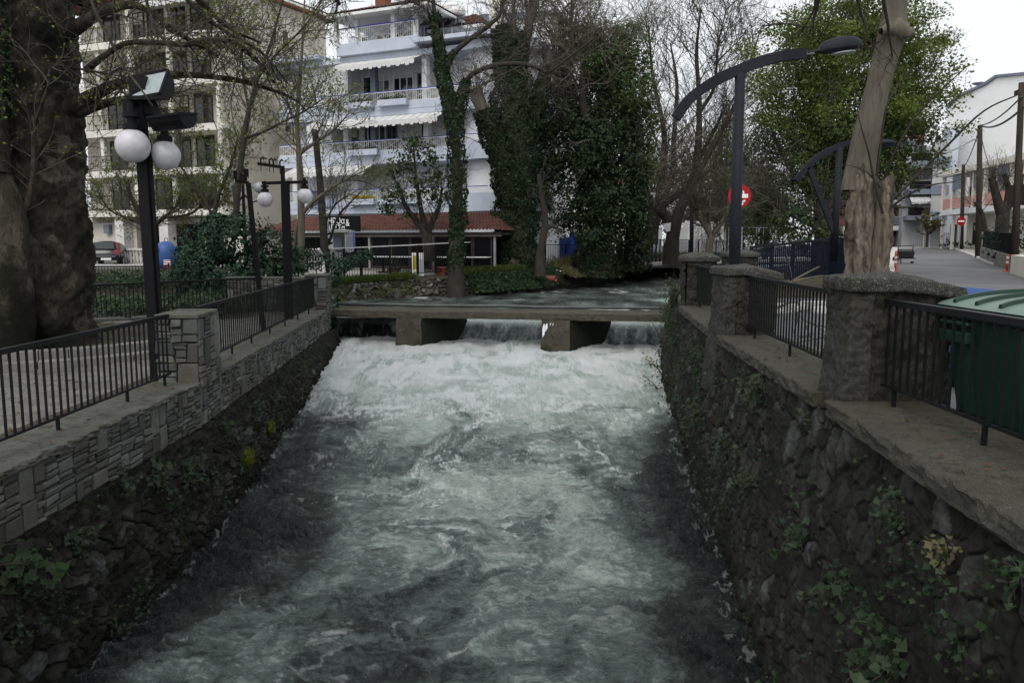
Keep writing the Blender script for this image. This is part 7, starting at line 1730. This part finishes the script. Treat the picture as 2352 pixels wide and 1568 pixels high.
e1 = at(2400, 180, 20); cable(P2, P1-V((0, 0, .6)), .25, .035); cable(P1-V((0, 0, .6)), e1, .1, .04); cable(P2, at(2352, 245, 34), .4, .05); cable(at(2352, 245, 34), at(2400, 225, 20), .05, .05)
cable(P3-V((0, 0, .3)), P2-V((0, 0, .2)), .3, .03); cable(P3-V((0, 0, .5)), at(2060, 408, 60), .3, .025); cable(P3-V((0, 0, 1.2)), at(2050, 420, 60), .3, .025); cable(P3-V((0, 0, .4)), at(2400, 400, 40), .3, .03); cable(P2-V((0, 0, .2)), at(2298, 412, 60), .8, .022)
r4p = empty('utility_pole', at(762, 620, 31.5), 'thin slanting metal pole with black and white chevron marker beside the phone booth', 'pole')
a, b = at(764, 620, 31.5), at(752, 500, 31.5); MB().tube([a, b], .035, 8).build('shaft', MT['steel'], r4p); q = at(757, 553, 31.4)
MB().box((q.x, q.y, q.z), (.26, .03, .62)).build('marker', MT['signwhite'], r4p); mb = MB()
for k in (-1, 0, 1): mb.slab([(q.x-.13, q.y-.018, q.z+k*.2-.02), (q.x+.13, q.y-.018, q.z+k*.2+.09), (q.x+.13, q.y-.018, q.z+k*.2+.17), (q.x-.13, q.y-.018, q.z+k*.2+.06)][::-1], (0, .002, 0))
mb.build('chevron', MT['black'], r4p)

# phone booth
c = at(786, 606, 34); root = empty('phone_booth', (c.x, c.y, .1), 'grey open telephone booth with a rounded blue side panel', 'phone booth')
zt, zb = at(786, 527, 34).z, at(786, 580, 34).z
sbox('hood', (c.x-.12, c.y, zt-.08), (.98, .9, .14), 'graymetal', root, 0, .03); sbox('back_panel', (c.x-.18, c.y+.4, (zt+zb)/2-.05), (.8, .05, zt-zb-.1), 'graymetal', root); sbox('telephone', (c.x-.2, c.y+.25, (zt+zb)/2-.1), (.36, .22, .6), 'bluegrey', root, 0, .02)
pts = [(.28, zb+.15), (.45, zb), (.62, zb+.05), (.70, zb+.22), (.70, zt-.05), (.28, zt-.05)]
MB().slab([(c.x+x-.06, c.y-.4, z) for x, z in pts], (0, .06, 0)).build('side_panel', MT['graymetal'], root); mb = MB()
mb.slab([(c.x+x-.06, c.y-.405, z) for x, z in [(.34, zb+.2), (.46, zb+.08), (.58, zb+.1), (.64, zb+.25), (.64, zt-.3), (.34, zt-.3)]], (0, .004, 0)); mb.slab([(c.x+x-.06, c.y-.405, z) for x, z in [(.34, zt-.25), (.64, zt-.25), (.64, zt-.12), (.34, zt-.12)]], (0, .004, 0)); mb.build('poster', MT['bluegrey'], root)
mb = MB(); mb.bar((c.x+.6, c.y-.41, zb+.15), (c.x+.6, c.y-.41, zt-.1), .05, .01, up=(0,1,0)); mb.build('blue_stripe', MT['blue'], root); sbox('pedestal', (c.x-.2, c.y+.3, (.1+zb)/2), (.3, .2, zb-.1), 'graymetal', root)
# white arched guard
c = at(716, 625, 29.5); root = empty('guard_rail', (c.x, c.y, .0), 'white metal guard with curved tops half covered by climbing plants', 'railing')
mb = MB(); k0 = at(689, 590, 29.5); k1 = at(742, 590, 29.5)
for i in range(9):
    x = k0.x+(k1.x-k0.x)*i/8; big = i in (0, 8); mb.tube([(x, c.y, -.1), (x, c.y, .95), (x+.02, c.y-.1, 1.15), (x-.08, c.y-.35, 1.42)], .05 if big else .02, 7)
mb.build('bar', MT['white'], root); mb = MB(); mb.bar((k0.x, c.y, .95), (k1.x, c.y, .95), .04); mb.bar((k0.x, c.y, .12), (k1.x, c.y, .12), .04); mb.build('rail', MT['white'], root)
# bank fence with worn white top, and the blue-grey fences
def fence(name, pts, label, mat, h, step, top='white', posts=6, tw=.05, panel=.018, tz=None, group=None, zoff=0):
    root = empty(name, pts[0], label, 'fence', group); mb = MB(); tb = MB(); 
    for a, b in zip(pts[:-1], pts[1:]):
        a, b = V(a), V(b); n = max(2, int((b-a).length/step)); ang = math.atan2(b.y-a.y, b.x-a.x)
        for k in range(n): p_ = a.lerp(b, (k+.5)/n); mb.box((p_.x, p_.y, p_.z+h*.5), (panel, panel, h-.12), ang)
        mb.bar(a+V((0, 0, .08)), b+V((0, 0, .08)), .03); tb.bar(a+V((0, 0, h)), b+V((0, 0, h)), tw, tw*.8)
    mb.build('bar_panel', MT[mat], root); tb.build('top_rail', MT[top], root)
    tot = [V(p) for p in pts]
    for k in range(posts):
        t = k/(posts-1)*(len(tot)-1); j = min(int(t), len(tot)-2); p_ = tot[j].lerp(tot[j+1], t-j); sbox('post', (p_.x, p_.y, p_.z+h/2), (.09, .05, h-.01), mat, root, .1)
    return root
fp = [at(752, 650, 31.5), at(830, 640, 32.5), at(960, 632, 33.8), at(1040, 620, 35.5), at(1140, 607, 37.5)]; fz = [(p_.x, p_.y, float(zl(p_.y))+.12) for p_ in fp]
fence('fence', fz, 'black bar fence with a chipped white top rail along the far bank', 'black', 1.28, .115, 'canvas', 9)
fp = [at(1205, 610, 44), at(1345, 605, 45), at(1480, 602, 48.5)]; fence('fence', [(p_.x, p_.y, .25) for p_ in fp], 'blue-grey bar fence on a low kerb in front of the blue gates', 'navy', 1.3, .14, 'navy', 7)
fp = [at(1488, 600, 49), at(1545, 592, 53), at(1680, 572, 66)]; fence('fence', [(p_.x, p_.y, float(zl(p_.y))) for p_ in fp], 'blue-grey fence with flat posts following the street beyond the forked tree', 'navy', 1.45, .16, 'navy', 14, .06)
fp = [at(1724, 620, 23.0), at(1908, 636, 24.5)]; fence('fence', [(fp[0].x, fp[0].y, .38), (fp[1].x, fp[1].y, .62)], 'tall closely barred navy fence on the right bank behind the stone pillars', 'navy', 1.12, .075, 'anthracite', 5, .09, .032)
fp = [at(1905, 636, 24.5), at(1955, 640, 21.0)]; fence('fence', [(fp[0].x, fp[0].y, .62), (fp[1].x, fp[1].y, .55)], 'short end section of the navy fence beside the broken trunk', 'navy', 1.25, .075, 'anthracite', 2, .06, .032)
q0, q1 = at(1665, 560, 60), at(1935, 560, 60); root = fence('fence', [(q0.x, q0.y, .8), (q1.x, q1.y, .8)], 'thin grey wire fence in the distance under the dark green trees', 'steel', 2.0, .5, 'steel', 8, .05, .03)
# blue gates with globes
root = empty('gate', at(1296, 600, 51), 'bright blue metal gates between blue posts across the street', 'gate'); yy = 51.0
def gx_(px): return at(px, 560, yy).x
zt = at(1296, 546, yy).z; zg = .3
for px in (1230, 1278, 1314, 1352): sbox('gate_post', (gx_(px), yy, (zg+at(1296, 536, yy).z)/2), (.32, .32, at(1296, 536, yy).z-zg), 'blue', root)
for a, b in ((1234, 1274), (1282, 1310), (1318, 1348)):
    sbox('gate_panel', ((gx_(a)+gx_(b))/2, yy, (zg+.1+zt)/2), (gx_(b)-gx_(a), .05, zt-zg-.1), 'navyblue', root); mb = MB()
    n = int((gx_(b)-gx_(a))/.13)
    for k in range(n): x = gx_(a)+(gx_(b)-gx_(a))*(k+.5)/n; mb.box((x, yy-.04, (zg+.2+zt)/2+.1), (.03, .03, zt-zg-.1))
    mb.build('bars', MT['blue'], root)
for i, px in enumerate((1278, 1314)):
    c = at(px, 529, yy); t_ = empty('globe_light', (c.x, yy, c.z-.25), ['white globe light on the left blue gate post', 'white globe light on the right blue gate post'][i], 'lamp', 'globe lights on the blue gate posts'); MB().sphere(V((c.x, yy, c.z)), .17, 20).build('globe', MT['globe'], t_, True); MB().lathe((c.x, yy, c.z-.3), [(.12, 0), (.12, .05), (.05, .07), (.05, .16)], 12).build('base', MT['black'], t_)
root = empty('white_sign', at(1529, 560, 53), 'small white shield-shaped sign hanging in the fork of the tree', 'sign'); c = at(1533, 520, 44.2); MB().slab([(c.x-.18, c.y, c.z-.05), (c.x-.05, c.y, c.z-.3), (c.x+.15, c.y, c.z-.25), (c.x+.2, c.y, c.z+.2), (c.x-.22, c.y, c.z+.15)], (0, .02, 0)).build('plate', MT['signwhite'], root)
# white post and slim lamp post near the far fence
for (px, py0, py1, d, r, m, lab) in ((1589, 585, 480, 44, .11, 'anthracite', 'slim dark post standing at the far blue-grey fence'), (1594, 560, 508, 48, .06, 'white', 'thin white pole just right of the slim dark post')):
    a, b = at(px, py0, d), at(px, py1, d); o = MB().tube([(a.x, a.y, .2), (b.x, b.y, b.z)], r, 10).build('street_post', MT[m], None, True); tag(o, lab, 'post')
# orange drain pipe
c = at(1277, 640, 37.2); o = MB().tube([c-V((.9, -.5, 0)), c], .14, 16, False).build('drain_pipe', MT['pvc'], None, True); m_ = o.modifiers.new('thick', 'SOLIDIFY'); m_.thickness = .02; tag(o, 'short orange drain pipe sticking out of the ivy bank above the water', 'pipe')
# paper streamer, flower pot by the fence
c = at(960, 628, 34.6); root = empty('a_board', (c.x, c.y, .1), 'small white and yellow poster board behind the far bank fence', 'board'); sbox('panel', (c.x, c.y, .72), (.5, .04, 1.0), 'signwhite', root); sbox('yellow_patch', (c.x-.12, c.y-.024, .8), (.18, .006, .6), 'yellow', root); sbox('blue_patch', (c.x+.1, c.y-.024, .6), (.2, .006, .7), 'skyblue', root)
for i, px in enumerate((1012, 905)):
    c = at(px, 628, 35.2); t_ = empty('flower_pot', (c.x, c.y, .18), ['long terracotta flower trough behind the fence near the ivy-wrapped trunk', 'dark round flower pot behind the bank fence'][i], 'flower pot'); MB().lathe((c.x, c.y, .18), [(.2, 0), (.3, .35), (.34, .36), (.34, .42), (.26, .42)], 14).build('pot', MT['terracotta' if i == 0 else 'darkwood'], t_); g = np.random.default_rng(i); leaves('foliage', np.array([c.x, c.y, .75])+g.normal(0, .14, (160, 3)), .08, MT['bush'], t_, g)

# parked car seen from behind
c = at(236, 612, 45); cx, cy, gz = c.x, c.y, .3
root = empty('parked_car', (cx, cy, gz), 'black hatchback with red tail lamps parked in front of the beige building', 'car')
ang = R(14); ca, sa = math.cos(ang), math.sin(ang)
def cp(x, y, z): return V((cx+x*ca-y*sa, cy+x*sa+y*ca, gz+z))
prof = [(-.0, .35), (-.06, .62), (.0, .92), (.12, .98), (.62, 1.42), (1.2, 1.47), (2.0, 1.42), (2.9, .98), (3.9, .85), (4.1, .55), (4.05, .3)]
M_ = Mesh(); nu = 13; vs = []
for y, z in prof:
    for k in range(nu):
        s = -1+2*k/(nu-1); wdt = .88 if z < 1.0 else .88-.27*(z-1.0)/.47; round_ = 1-.09*abs(s)**4; yy_ = y+(.12*s*s if y < 1 else -.12*s*s if y > 3.5 else 0); q = cp(s*wdt, yy_, z*round_ if z > .6 else z); vs.append(tuple(q))
M_.add(np.array(vs), grid_faces(len(prof), nu)); 
for s in (0, nu-1):
    idx = [i*nu+s for i in range(len(prof))]; cc2 = len(vs)
    pts = np.array([vs[i] for i in idx]); low = [tuple(cp((-1 if s == 0 else 1)*.88, y, .3)) for y, z in prof]
    vv = np.concatenate([pts, np.array(low)]); n = len(prof); ff = np.array([(i, i+1, n+i+1, n+i) for i in range(n-1)]); M_.add(vv, ff)
M_.build('body', MT['carpaint'], root, True)
mb = MB(); mb.poly([cp(-.62, .13, 1.0), cp(.62, .13, 1.0), cp(.5, .58, 1.37), cp(-.5, .58, 1.37)]); mb.v = [(x+ .0, y-.03, z+.02) for x, y, z in mb.v]; mb.build('rear_window', MT['glass'], root)
for s in (-1, 1): mb = MB(); mb.hexa([cp(s*.60, -.03, .72), cp(s*.87, .1, .74), cp(s*.9, .2, .74), cp(s*.62, .1, .74), cp(s*.66, .08, .98), cp(s*.85, .16, 1.0), cp(s*.86, .26, 1.0), cp(s*.66, .2, .98)]); mb.bar(cp(s*.80, .13, .98), cp(s*.64, .56, 1.38), .07); mb.build('tail_lamp', MT['tail'], root)
for y in (.75, 3.3):
    for s in (-1, 1): q = cp(s*.84, y, .31); ax_ = V((ca, sa, 0))*.1; w_ = MB().tube([q-ax_, q+ax_], .31, 20).build('wheel', MT['rubber'], root); MB().tube([q-ax_*1.04, q+ax_*1.04], .19, 14).build('rim', MT['steel'], w_)
mb = MB(); mb.bar(cp(-.7, -.07, .60), cp(.7, -.07, .60), .03, .03); mb.build('chrome_strip', MT['steel'], root); mb = MB(); mb.slab([cp(-.05, -.08, .40), cp(.48, -.08, .40), cp(.48, -.08, .51), cp(-.05, -.08, .51)], (0, -.012, 0)); mb.build('number_plate', MT['signwhite'], root)
# balustrade in front of the shops
a = at(268, 610, 48); b = at(352, 610, 47); root = empty('balustrade', (a.x, a.y, .3), 'low cream stone balustrade between the black car and the blue recycling bin', 'balustrade')
MB().bar((a.x, a.y, 1.28), (b.x, b.y, 1.28), .26, .12).build('handrail', MT['stonepil'], root); MB().bar((a.x, a.y, .38), (b.x, b.y, .38), .26, .2).build('plinth', MT['stonepil'], root)
first = None
for k in range(11):
    q = V((a.x, a.y, .48)).lerp(V((b.x, b.y, .48)), (k+.5)/11)
    if first is None: first = MB().lathe(q, [(.08, 0), (.06, .08), (.11, .26), (.05, .5), (.08, .62), (.08, .74)], 12).build('baluster', MT['stonepil'], root, True); q0 = q
    else: o = first.copy(); COL.objects.link(o); o.parent = root; o.location = q-q0
# blue bell-shaped recycling bin
c = at(383, 612, 40.5); root = empty('recycling_bin', (c.x, c.y, .25), 'blue dome-topped recycling bin with a striped corner sticker', 'recycling bin'); r = random.Random(2)
n = 28; prof = [(.42, .0), (.52, .45), (.55, .85), (.47, 1.2), (.28, 1.4), (.1, 1.46)]
mb = MB(); mb.lathe((c.x, c.y, .27), prof, 28); mb.build('body', MT['bluebin'], root, True); mb = MB(); mb.tube([(c.x-.05, c.y, 1.7), (c.x-.05, c.y, 1.86), (c.x+.08, c.y, 1.92), (c.x+.12, c.y, 1.72)], .03, 8); mb.build('lifting_ring', MT['steel'], root)
mb = MB(); mb.tube([(c.x-.26, c.y-.40, 1.28), (c.x-.26, c.y-.54, 1.26)], .16, 16); mb.build('opening', MT['blue'], root); mb = MB()
mb.slab([(c.x+.1, c.y-.55, .42), (c.x+.4, c.y-.47, .42), (c.x+.4, c.y-.47, .8), (c.x+.1, c.y-.55, .8)], (0, -.01, 0)); st_ = mb.build('sticker', MT['signwhite'], root); mb = MB()
for k in range(4): mb.slab([(c.x+.1, c.y-.563, .42+.1*k), (c.x+.4, c.y-.483, .36+.1*k+.08), (c.x+.4, c.y-.483, .40+.1*k+.08), (c.x+.1, c.y-.563, .46+.1*k)], (0, -.002, 0))
mb.build('red_stripes', MT['red'], st_)
c = at(412, 612, 41.5); root = empty('waste_container', (c.x, c.y, .25), 'dark green waste container mostly hidden behind the big bush', 'waste container'); sbox('body', (c.x+.1, c.y, .85), (1.3, 1.0, 1.0), 'bingreen', root, 0, .05); sbox('lid', (c.x+.1, c.y, 1.42), (1.4, 1.1, .12), 'bingreen', root, 0, .05)

# green wheeled container behind the near railing
def container(x0, x1, y0, y1, z0, z1, label, lidmat, bodymat, nm='waste_container'):
    root = empty(nm, ((x0+x1)/2, (y0+y1)/2, z0), label, 'waste container', 'wheeled waste containers beside the river wall')
    mb = MB(); t = .09; zb_, zt_2 = z0+.2, z1-.22
    mb.hexa([(x0+t, y0+t, zb_), (x1-t, y0+t, zb_), (x1-t, y1-t, zb_), (x0+t, y1-t, zb_), (x0, y0, zt_2), (x1, y0, zt_2), (x1, y1, zt_2), (x0, y1, zt_2)]); body = mb.build('body', MT[bodymat], root, bevel=.04)
    mb = MB(); mb.box(((x0+x1)/2, (y0+y1)/2, zt_2+.03), (x1-x0+.11, y1-y0+.10, .085)); mb.build('rim', MT[bodymat], root, bevel=.015)
    for k in range(3): y = y0+(y1-y0)*(k+.5)/3; mb = MB(); mb.hexa([(x0+.03, y-.04, zb_+.05), (x0+.12, y-.04, zb_+.05), (x0+.12, y+.04, zb_+.05), (x0+.03, y+.04, zb_+.05), (x0-.035, y-.04, zt_2-.03), (x0+.05, y-.04, zt_2-.03), (x0+.05, y+.04, zt_2-.03), (x0-.035, y+.04, zt_2-.03)]); mb.build('rib', MT[bodymat], root)
    mb = MB(); mb.box((x0-.04, y1-.25, zt_2-.16), (.06, .4, .09)); mb.box((x0-.04, y1-.25, zt_2-.05), (.06, .4, .03)); mb.build('handle', MT[bodymat], root, bevel=.01)
    # lid: shallow barrel with ridges running across
    S, T_ = np.meshgrid(np.linspace(0, 1, 90), np.linspace(0, 1, 60), indexing='ij'); Xl = x0-.05+(x1-x0+.1)*T_; Yl = y0-.04+(y1-y0+.08)*S
    arch = lambda q: .12*np.sin(np.pi*np.clip(q, .004, .996))**.5; Zl = zt_2+.068+arch(T_)
    np_mesh('lid', np.stack([Xl, Yl, Zl], -1).reshape(-1, 3), grid_faces(90, 60, True), MT[lidmat], root, smooth=True)
    for k in range(7):
        yk = y0+(y1-y0)*(k+.5)/7; q = np.linspace(.03, .97, 24); mb = MB(); xx_ = x0-.05+(x1-x0+.1)*q; zz_ = zt_2+.068+arch(q)
        for a in range(23): mb.hexa([(xx_[a], yk-.028, zz_[a]-.01), (xx_[a+1], yk-.028, zz_[a+1]-.01), (xx_[a+1], yk+.028, zz_[a+1]-.01), (xx_[a], yk+.028, zz_[a]-.01), (xx_[a], yk-.016, zz_[a]+.03), (xx_[a+1], yk-.016, zz_[a+1]+.03), (xx_[a+1], yk+.016, zz_[a+1]+.03), (xx_[a], yk+.016, zz_[a]+.03)])
        mb.build('lid_rib', MT[bodymat], root)
    for yy_ in (y0+.15, y1-.15):
        for xx in (x0+.18, x1-.18): w_ = MB().tube([(xx-.03, yy_, z0+.1), (xx+.03, yy_, z0+.1)], .1, 18).build('wheel', MT['rubber'], root)
    return root
container(3.62, 4.85, 4.5, 6.64, .0, 1.24, 'big green wheeled container with a ribbed pale lid behind the nearest railing', 'lid', 'bingreen')
container(4.75, 5.4, 8.2, 9.0, .0, 1.12, 'blue wheeled container peeking out behind the green one', 'bluebin', 'bluebin')
# small blue handle thing on the pillar, road works delineators, sweeper's cart
o = MB().bar((3.46, 7.9, .60), (3.47, 7.9, .84), .05, .045, up=(0, 1, 0)).bar((3.47, 7.86, .70), (3.44, 7.83, .78), .05).build('blue_latch', MT['bluebin'], None, bevel=.01); tag(o, 'small blue plastic fitting beside the closest stone pillar', 'fitting')
def delineator(x, y, label):
    z0 = float(zr(y))+.01; root = empty('delineator_post', (x, y, z0), label, 'delineator', 'orange delineator posts along the road')
    MB().lathe((x, y, z0), [(.16, 0), (.16, .03), (.06, .05)], 14).build('base', MT['orange'], root); MB().tube([(x, y, z0+.04), (x, y, z0+.75)], .045, 12).build('shaft', MT['orange'], root, True)
    for h in (.35, .55): MB().tube([(x, y, z0+h), (x, y, z0+h+.09)], .048, 12).build('reflective_band', MT['signwhite'], root, True)
for px, y, lab in ((2057, 35, 'nearest of the orange posts lined up left of the road'), (2056.5, 38.5, 'middle orange post of the row left of the road'), (2057, 43, 'farthest orange post of the row left of the road beside the cart')):
    q = at(px, 600, y); delineator(q.x, y, lab)
q = at(2312, 626, 34.5); delineator(q.x, 34.5, 'orange post standing alone at the right-hand kerb')
c = at(2078, 606, 45); cz = float(zr(45)); root = empty('cleaning_cart', (c.x, c.y, cz), 'two-wheeled black and grey refuse cart standing in the road', 'cart'); X, Y = c.x, c.y
mb = MB()
for s in (-.42, .42): mb.bar((X+s+.05, Y+.2, cz+.12), (X+s+.05, Y+.1, cz+.98), .035); mb.bar((X+s, Y-.35, cz+.3), (X+s+.05, Y+.2, cz+.25), .035)
mb.bar((X-.37, Y+.1, cz+.98), (X+.47, Y+.1, cz+.98), .035); mb.bar((X-.37, Y+.13, cz+.75), (X+.47, Y+.13, cz+.75), .03); mb.bar((X-.4, Y-.35, cz+.3), (X-.4, Y-.35, cz), .03); mb.build('frame', MT['black'], root)
mb = MB(); mb.hexa([(X-.35, Y-.3, cz+.28), (X+.35, Y-.3, cz+.28), (X+.35, Y+.1, cz+.28), (X-.35, Y+.1, cz+.28), (X-.42, Y-.35, cz+.72), (X+.4, Y-.35, cz+.72), (X+.4, Y+.12, cz+.72), (X-.42, Y+.12, cz+.72)]); mb.build('bag', MT['rubber'], root, bevel=.08); sbox('tray', (X-.02, Y-.1, cz+.2), (.75, .5, .14), 'graymetal', root)
for s in (-.5, .5): MB().tube([(X+s-.02, Y+.2, cz+.2), (X+s+.03, Y+.2, cz+.2)], .2, 18).build('wheel', MT['rubber'], root)
# garden wall with railings at the right, and low beige wall
root = empty('garden_wall', at(2290, 600, 38), 'low concrete garden wall with a dark fence under the hedge', 'wall'); a, b = at(2256, 583, 50), at(2336, 600, 35); MB().bar((a.x, a.y, .95), (b.x, b.y, .6), .25, .9).build('wall_panel', MT['kerb'], root); mb = MB()
for k in range(60): q = V((a.x, a.y, 1.4)).lerp(V((b.x, b.y, 1.05)), k/59); mb.box((q.x, q.y, q.z+.5), (.03, .03, 1.0))
mb.bar((a.x, a.y, 2.4), (b.x, b.y, 2.05), .05); mb.build('fence_panel', MT['black'], root)
a, b = at(2332, 590, 33), at(2480, 610, 22); o = MB().bar((a.x, a.y, .6), (b.x, b.y, .5), .3, 1.1).build('garden_wall', MT['cream'], None); tag(o, 'low beige wall stub beside the thickest wooden pole', 'wall')
# end-of-street garden fence and gate
root = empty('garden_fence', at(2130, 568, 74), 'thin grey garden fence and tall narrow gate at the end of the street', 'fence'); mb = MB()
for px in range(2092, 2186, 5): q = at(px, 560, 74); mb.box((q.x, q.y, 1.9), (.05, .04, 1.4))
a, b = at(2092, 560, 74), at(2186, 560, 74); mb.bar((a.x, 74, 2.55), (b.x, 74, 2.55), .05); mb.bar((a.x, 74, 1.5), (b.x, 74, 1.5), .05); mb.build('fence_panel', MT['steel'], root); mb = MB()
for px in (2123, 2131, 2137): q = at(px, 530, 73.8); mb.box((q.x, q.y, 2.7), (.08, .06, 3.0))
mb.build('gate', MT['white'], root)
# pale painted strips on the road, loose sticks and rubble by the fence
for i in range(6):
    a = V((5.0+i*.19, 8.4, 0)); b = V((7.3+i*.22, 13.0, 0)); nrm = V((.05, -.02, 0)); za, zb2 = float(zr(8.4))+.02, float(zr(13))+.02
    o = MB().hexa([(a.x-.055, a.y, za-.004), (a.x+.055, a.y, za-.004), (b.x+.055, b.y, zb2-.004), (b.x-.055, b.y, zb2-.004), (a.x-.055, a.y, za+.02), (a.x+.055, a.y, za+.02), (b.x+.055, b.y, zb2+.02), (b.x-.055, b.y, zb2+.02)]).build('timber_plank', MT['canvas'], None)
    tag(o, 'long pale plank lying flat on the ground behind the middle railing', 'plank', 'pale planks lying side by side behind the middle railing')
root = empty('fallen_branch', (5.6, 12.6, .1), 'heap of dead twigs and cut branches behind the railing between the pillars', 'branch'); g = np.random.default_rng(95)
o_ = np.array([[5.4, 12.8, .12]])+g.normal(0, 1, (26, 3))*np.array([.7, .8, .06]); P = twigs(o_, g.normal(0, 1, (26, 3))*np.array([1, 1, .35])+np.array([0, 0, .25]), .8+g.random(26)*.9, g, 6, .18); v, f = tubes(P, .012*np.linspace(1, .3, 6)[None]*np.ones((26, 1)), 4); np_mesh('twigs', v, f, MT['bare'], root)
L = [pixline([(1800,660,17),(1830,640,17.2),(1870,618,17.4),(1884,612,17.5)], 5), pixline([(1810,650,17),(1850,640,17.2),(1890,632,17.4)], 5), pixline([(1760,720,14),(1800,700,14.5),(1840,690,15)], 5)]
for q in L: v, f = trunk_tube(q, [.03, .022, .01], 7, .1, 3); np_mesh('branch', v, f, MT['greybark'], root, smooth=True)
root = empty('rubble_heap', (7.0, 17.5, .1), 'small heap of broken pale stones near the broken trunk', 'rubble'); mb = MB(); r = random.Random(8)
for k in range(26):
    x, y = 6.6+r.uniform(-1.0, 1.3), 17.3+r.uniform(-.7, .7); s = r.uniform(.08, .3); mb = MB() if False else mb; mb.box((x, y, float(zr(y))+s*.3), (s*1.4, s, s*.7), r.uniform(0, 3))
o = mb.build('stones', MT['palekerb'], root, bevel=.03); o['kind'] = 'stuff'

# windblown litter on the ground, copings and plaza, and droplets thrown up along the walls
g = np.random.default_rng(97)
def litter(pts, n_, size, mat, nm='leaf_litter'):
    o = leaves(nm, pts, size, MT[mat], None, g, np.array([0, 0, 1.0])+0*pts, tilt=.35, aspect=.9); o['kind'] = 'stuff'; return o
y_ = 2.8*((17/2.8)**g.random(260)); x_ = np.interp(y_, [p[1] for p in RW], [p[0] for p in RW])+.02+.78*g.random(260)
litter(np.stack([x_, y_, .285+0*x_], -1), 260, .035, 'brownleaf')
y_ = 4.3+17*g.random(300); x_ = np.interp(y_, [p[1] for p in LW], [p[0] for p in LW])-.05-.5*g.random(300); litter(np.stack([x_, y_, -.188+0*x_], -1), 300, .035, 'brownleaf')
y_ = 5+17*g.random(1400); x_ = -5.0-6*g.random(1400); litter(np.stack([x_, y_, -.285+0*x_], -1), 1400, .045, 'brownleaf')
a_ = g.random(500)*6.28; r_ = 2.3*np.sqrt(g.random(500)); litter(np.stack([-8.55+r_*np.cos(a_), 14.6+r_*np.sin(a_), -.07+0*a_], -1), 500, .06, 'brownleaf')
P = np.stack([-8.55+r_*np.cos(a_), 14.6+r_*np.sin(a_), -.05+.03*g.random(500)], -1); litter(P, 500, .05, 'grass', 'ground_cover')
x_ = 4.2+4.5*g.random(500); y_ = 8+12*g.random(500); litter(np.stack([x_, y_, zr(y_)+.03], -1), 500, .05, 'brownleaf')

# ---------------------------------------------------------------- camera, sky, light
cam = bpy.data.cameras.new('camera'); co = bpy.data.objects.new('camera', cam); COL.objects.link(co)
co.location = EYE; co.rotation_euler = (math.pi/2-PITCH, 0, 0)
cam.lens = 28; cam.sensor_width = 36; cam.clip_end = 2000; cam.clip_start = .05
SC.camera = co
w = bpy.data.worlds.new('World'); SC.world = w; w.use_nodes = True; nt = w.node_tree
bg = nt.nodes['Background']; sky = nt.nodes.new('ShaderNodeTexSky'); sky.sky_type = 'NISHITA'; sky.sun_disc = False
sky.sun_elevation = R(52); sky.sun_rotation = R(195); sky.air_density = 1.2; sky.dust_density = 6.0; sky.ozone_density = 1.0
hs = nt.nodes.new('ShaderNodeHueSaturation'); hs.inputs['Saturation'].default_value = .3; nt.links.new(sky.outputs[0], hs.inputs['Color'])
mx = nt.nodes.new('ShaderNodeMixRGB'); mx.inputs[0].default_value = .72
nt.links.new(hs.outputs[0], mx.inputs[1]); mx.inputs[2].default_value = (8.4, 8.75, 9.2, 1)
nt.links.new(mx.outputs[0], bg.inputs['Color']); bg.inputs['Strength'].default_value = .1
sun = bpy.data.lights.new('sun', 'SUN'); sun.energy = 1.0; sun.angle = R(40); sun.color = (1, .96, .9)
so = bpy.data.objects.new('sun', sun); COL.objects.link(so); so.location = (0, 0, 60)
so.rotation_euler = (R(38), 0, R(-15))
SC.view_settings.view_transform = 'Standard'; SC.view_settings.look = 'None'; SC.view_settings.gamma = 1; SC.view_settings.exposure = .52
SC.render.engine = 'CYCLES'
SC.cycles.max_bounces = 5; SC.cycles.diffuse_bounces = 3; SC.cycles.glossy_bounces = 2; SC.cycles.transmission_bounces = 2
SC.cycles.use_denoising = True
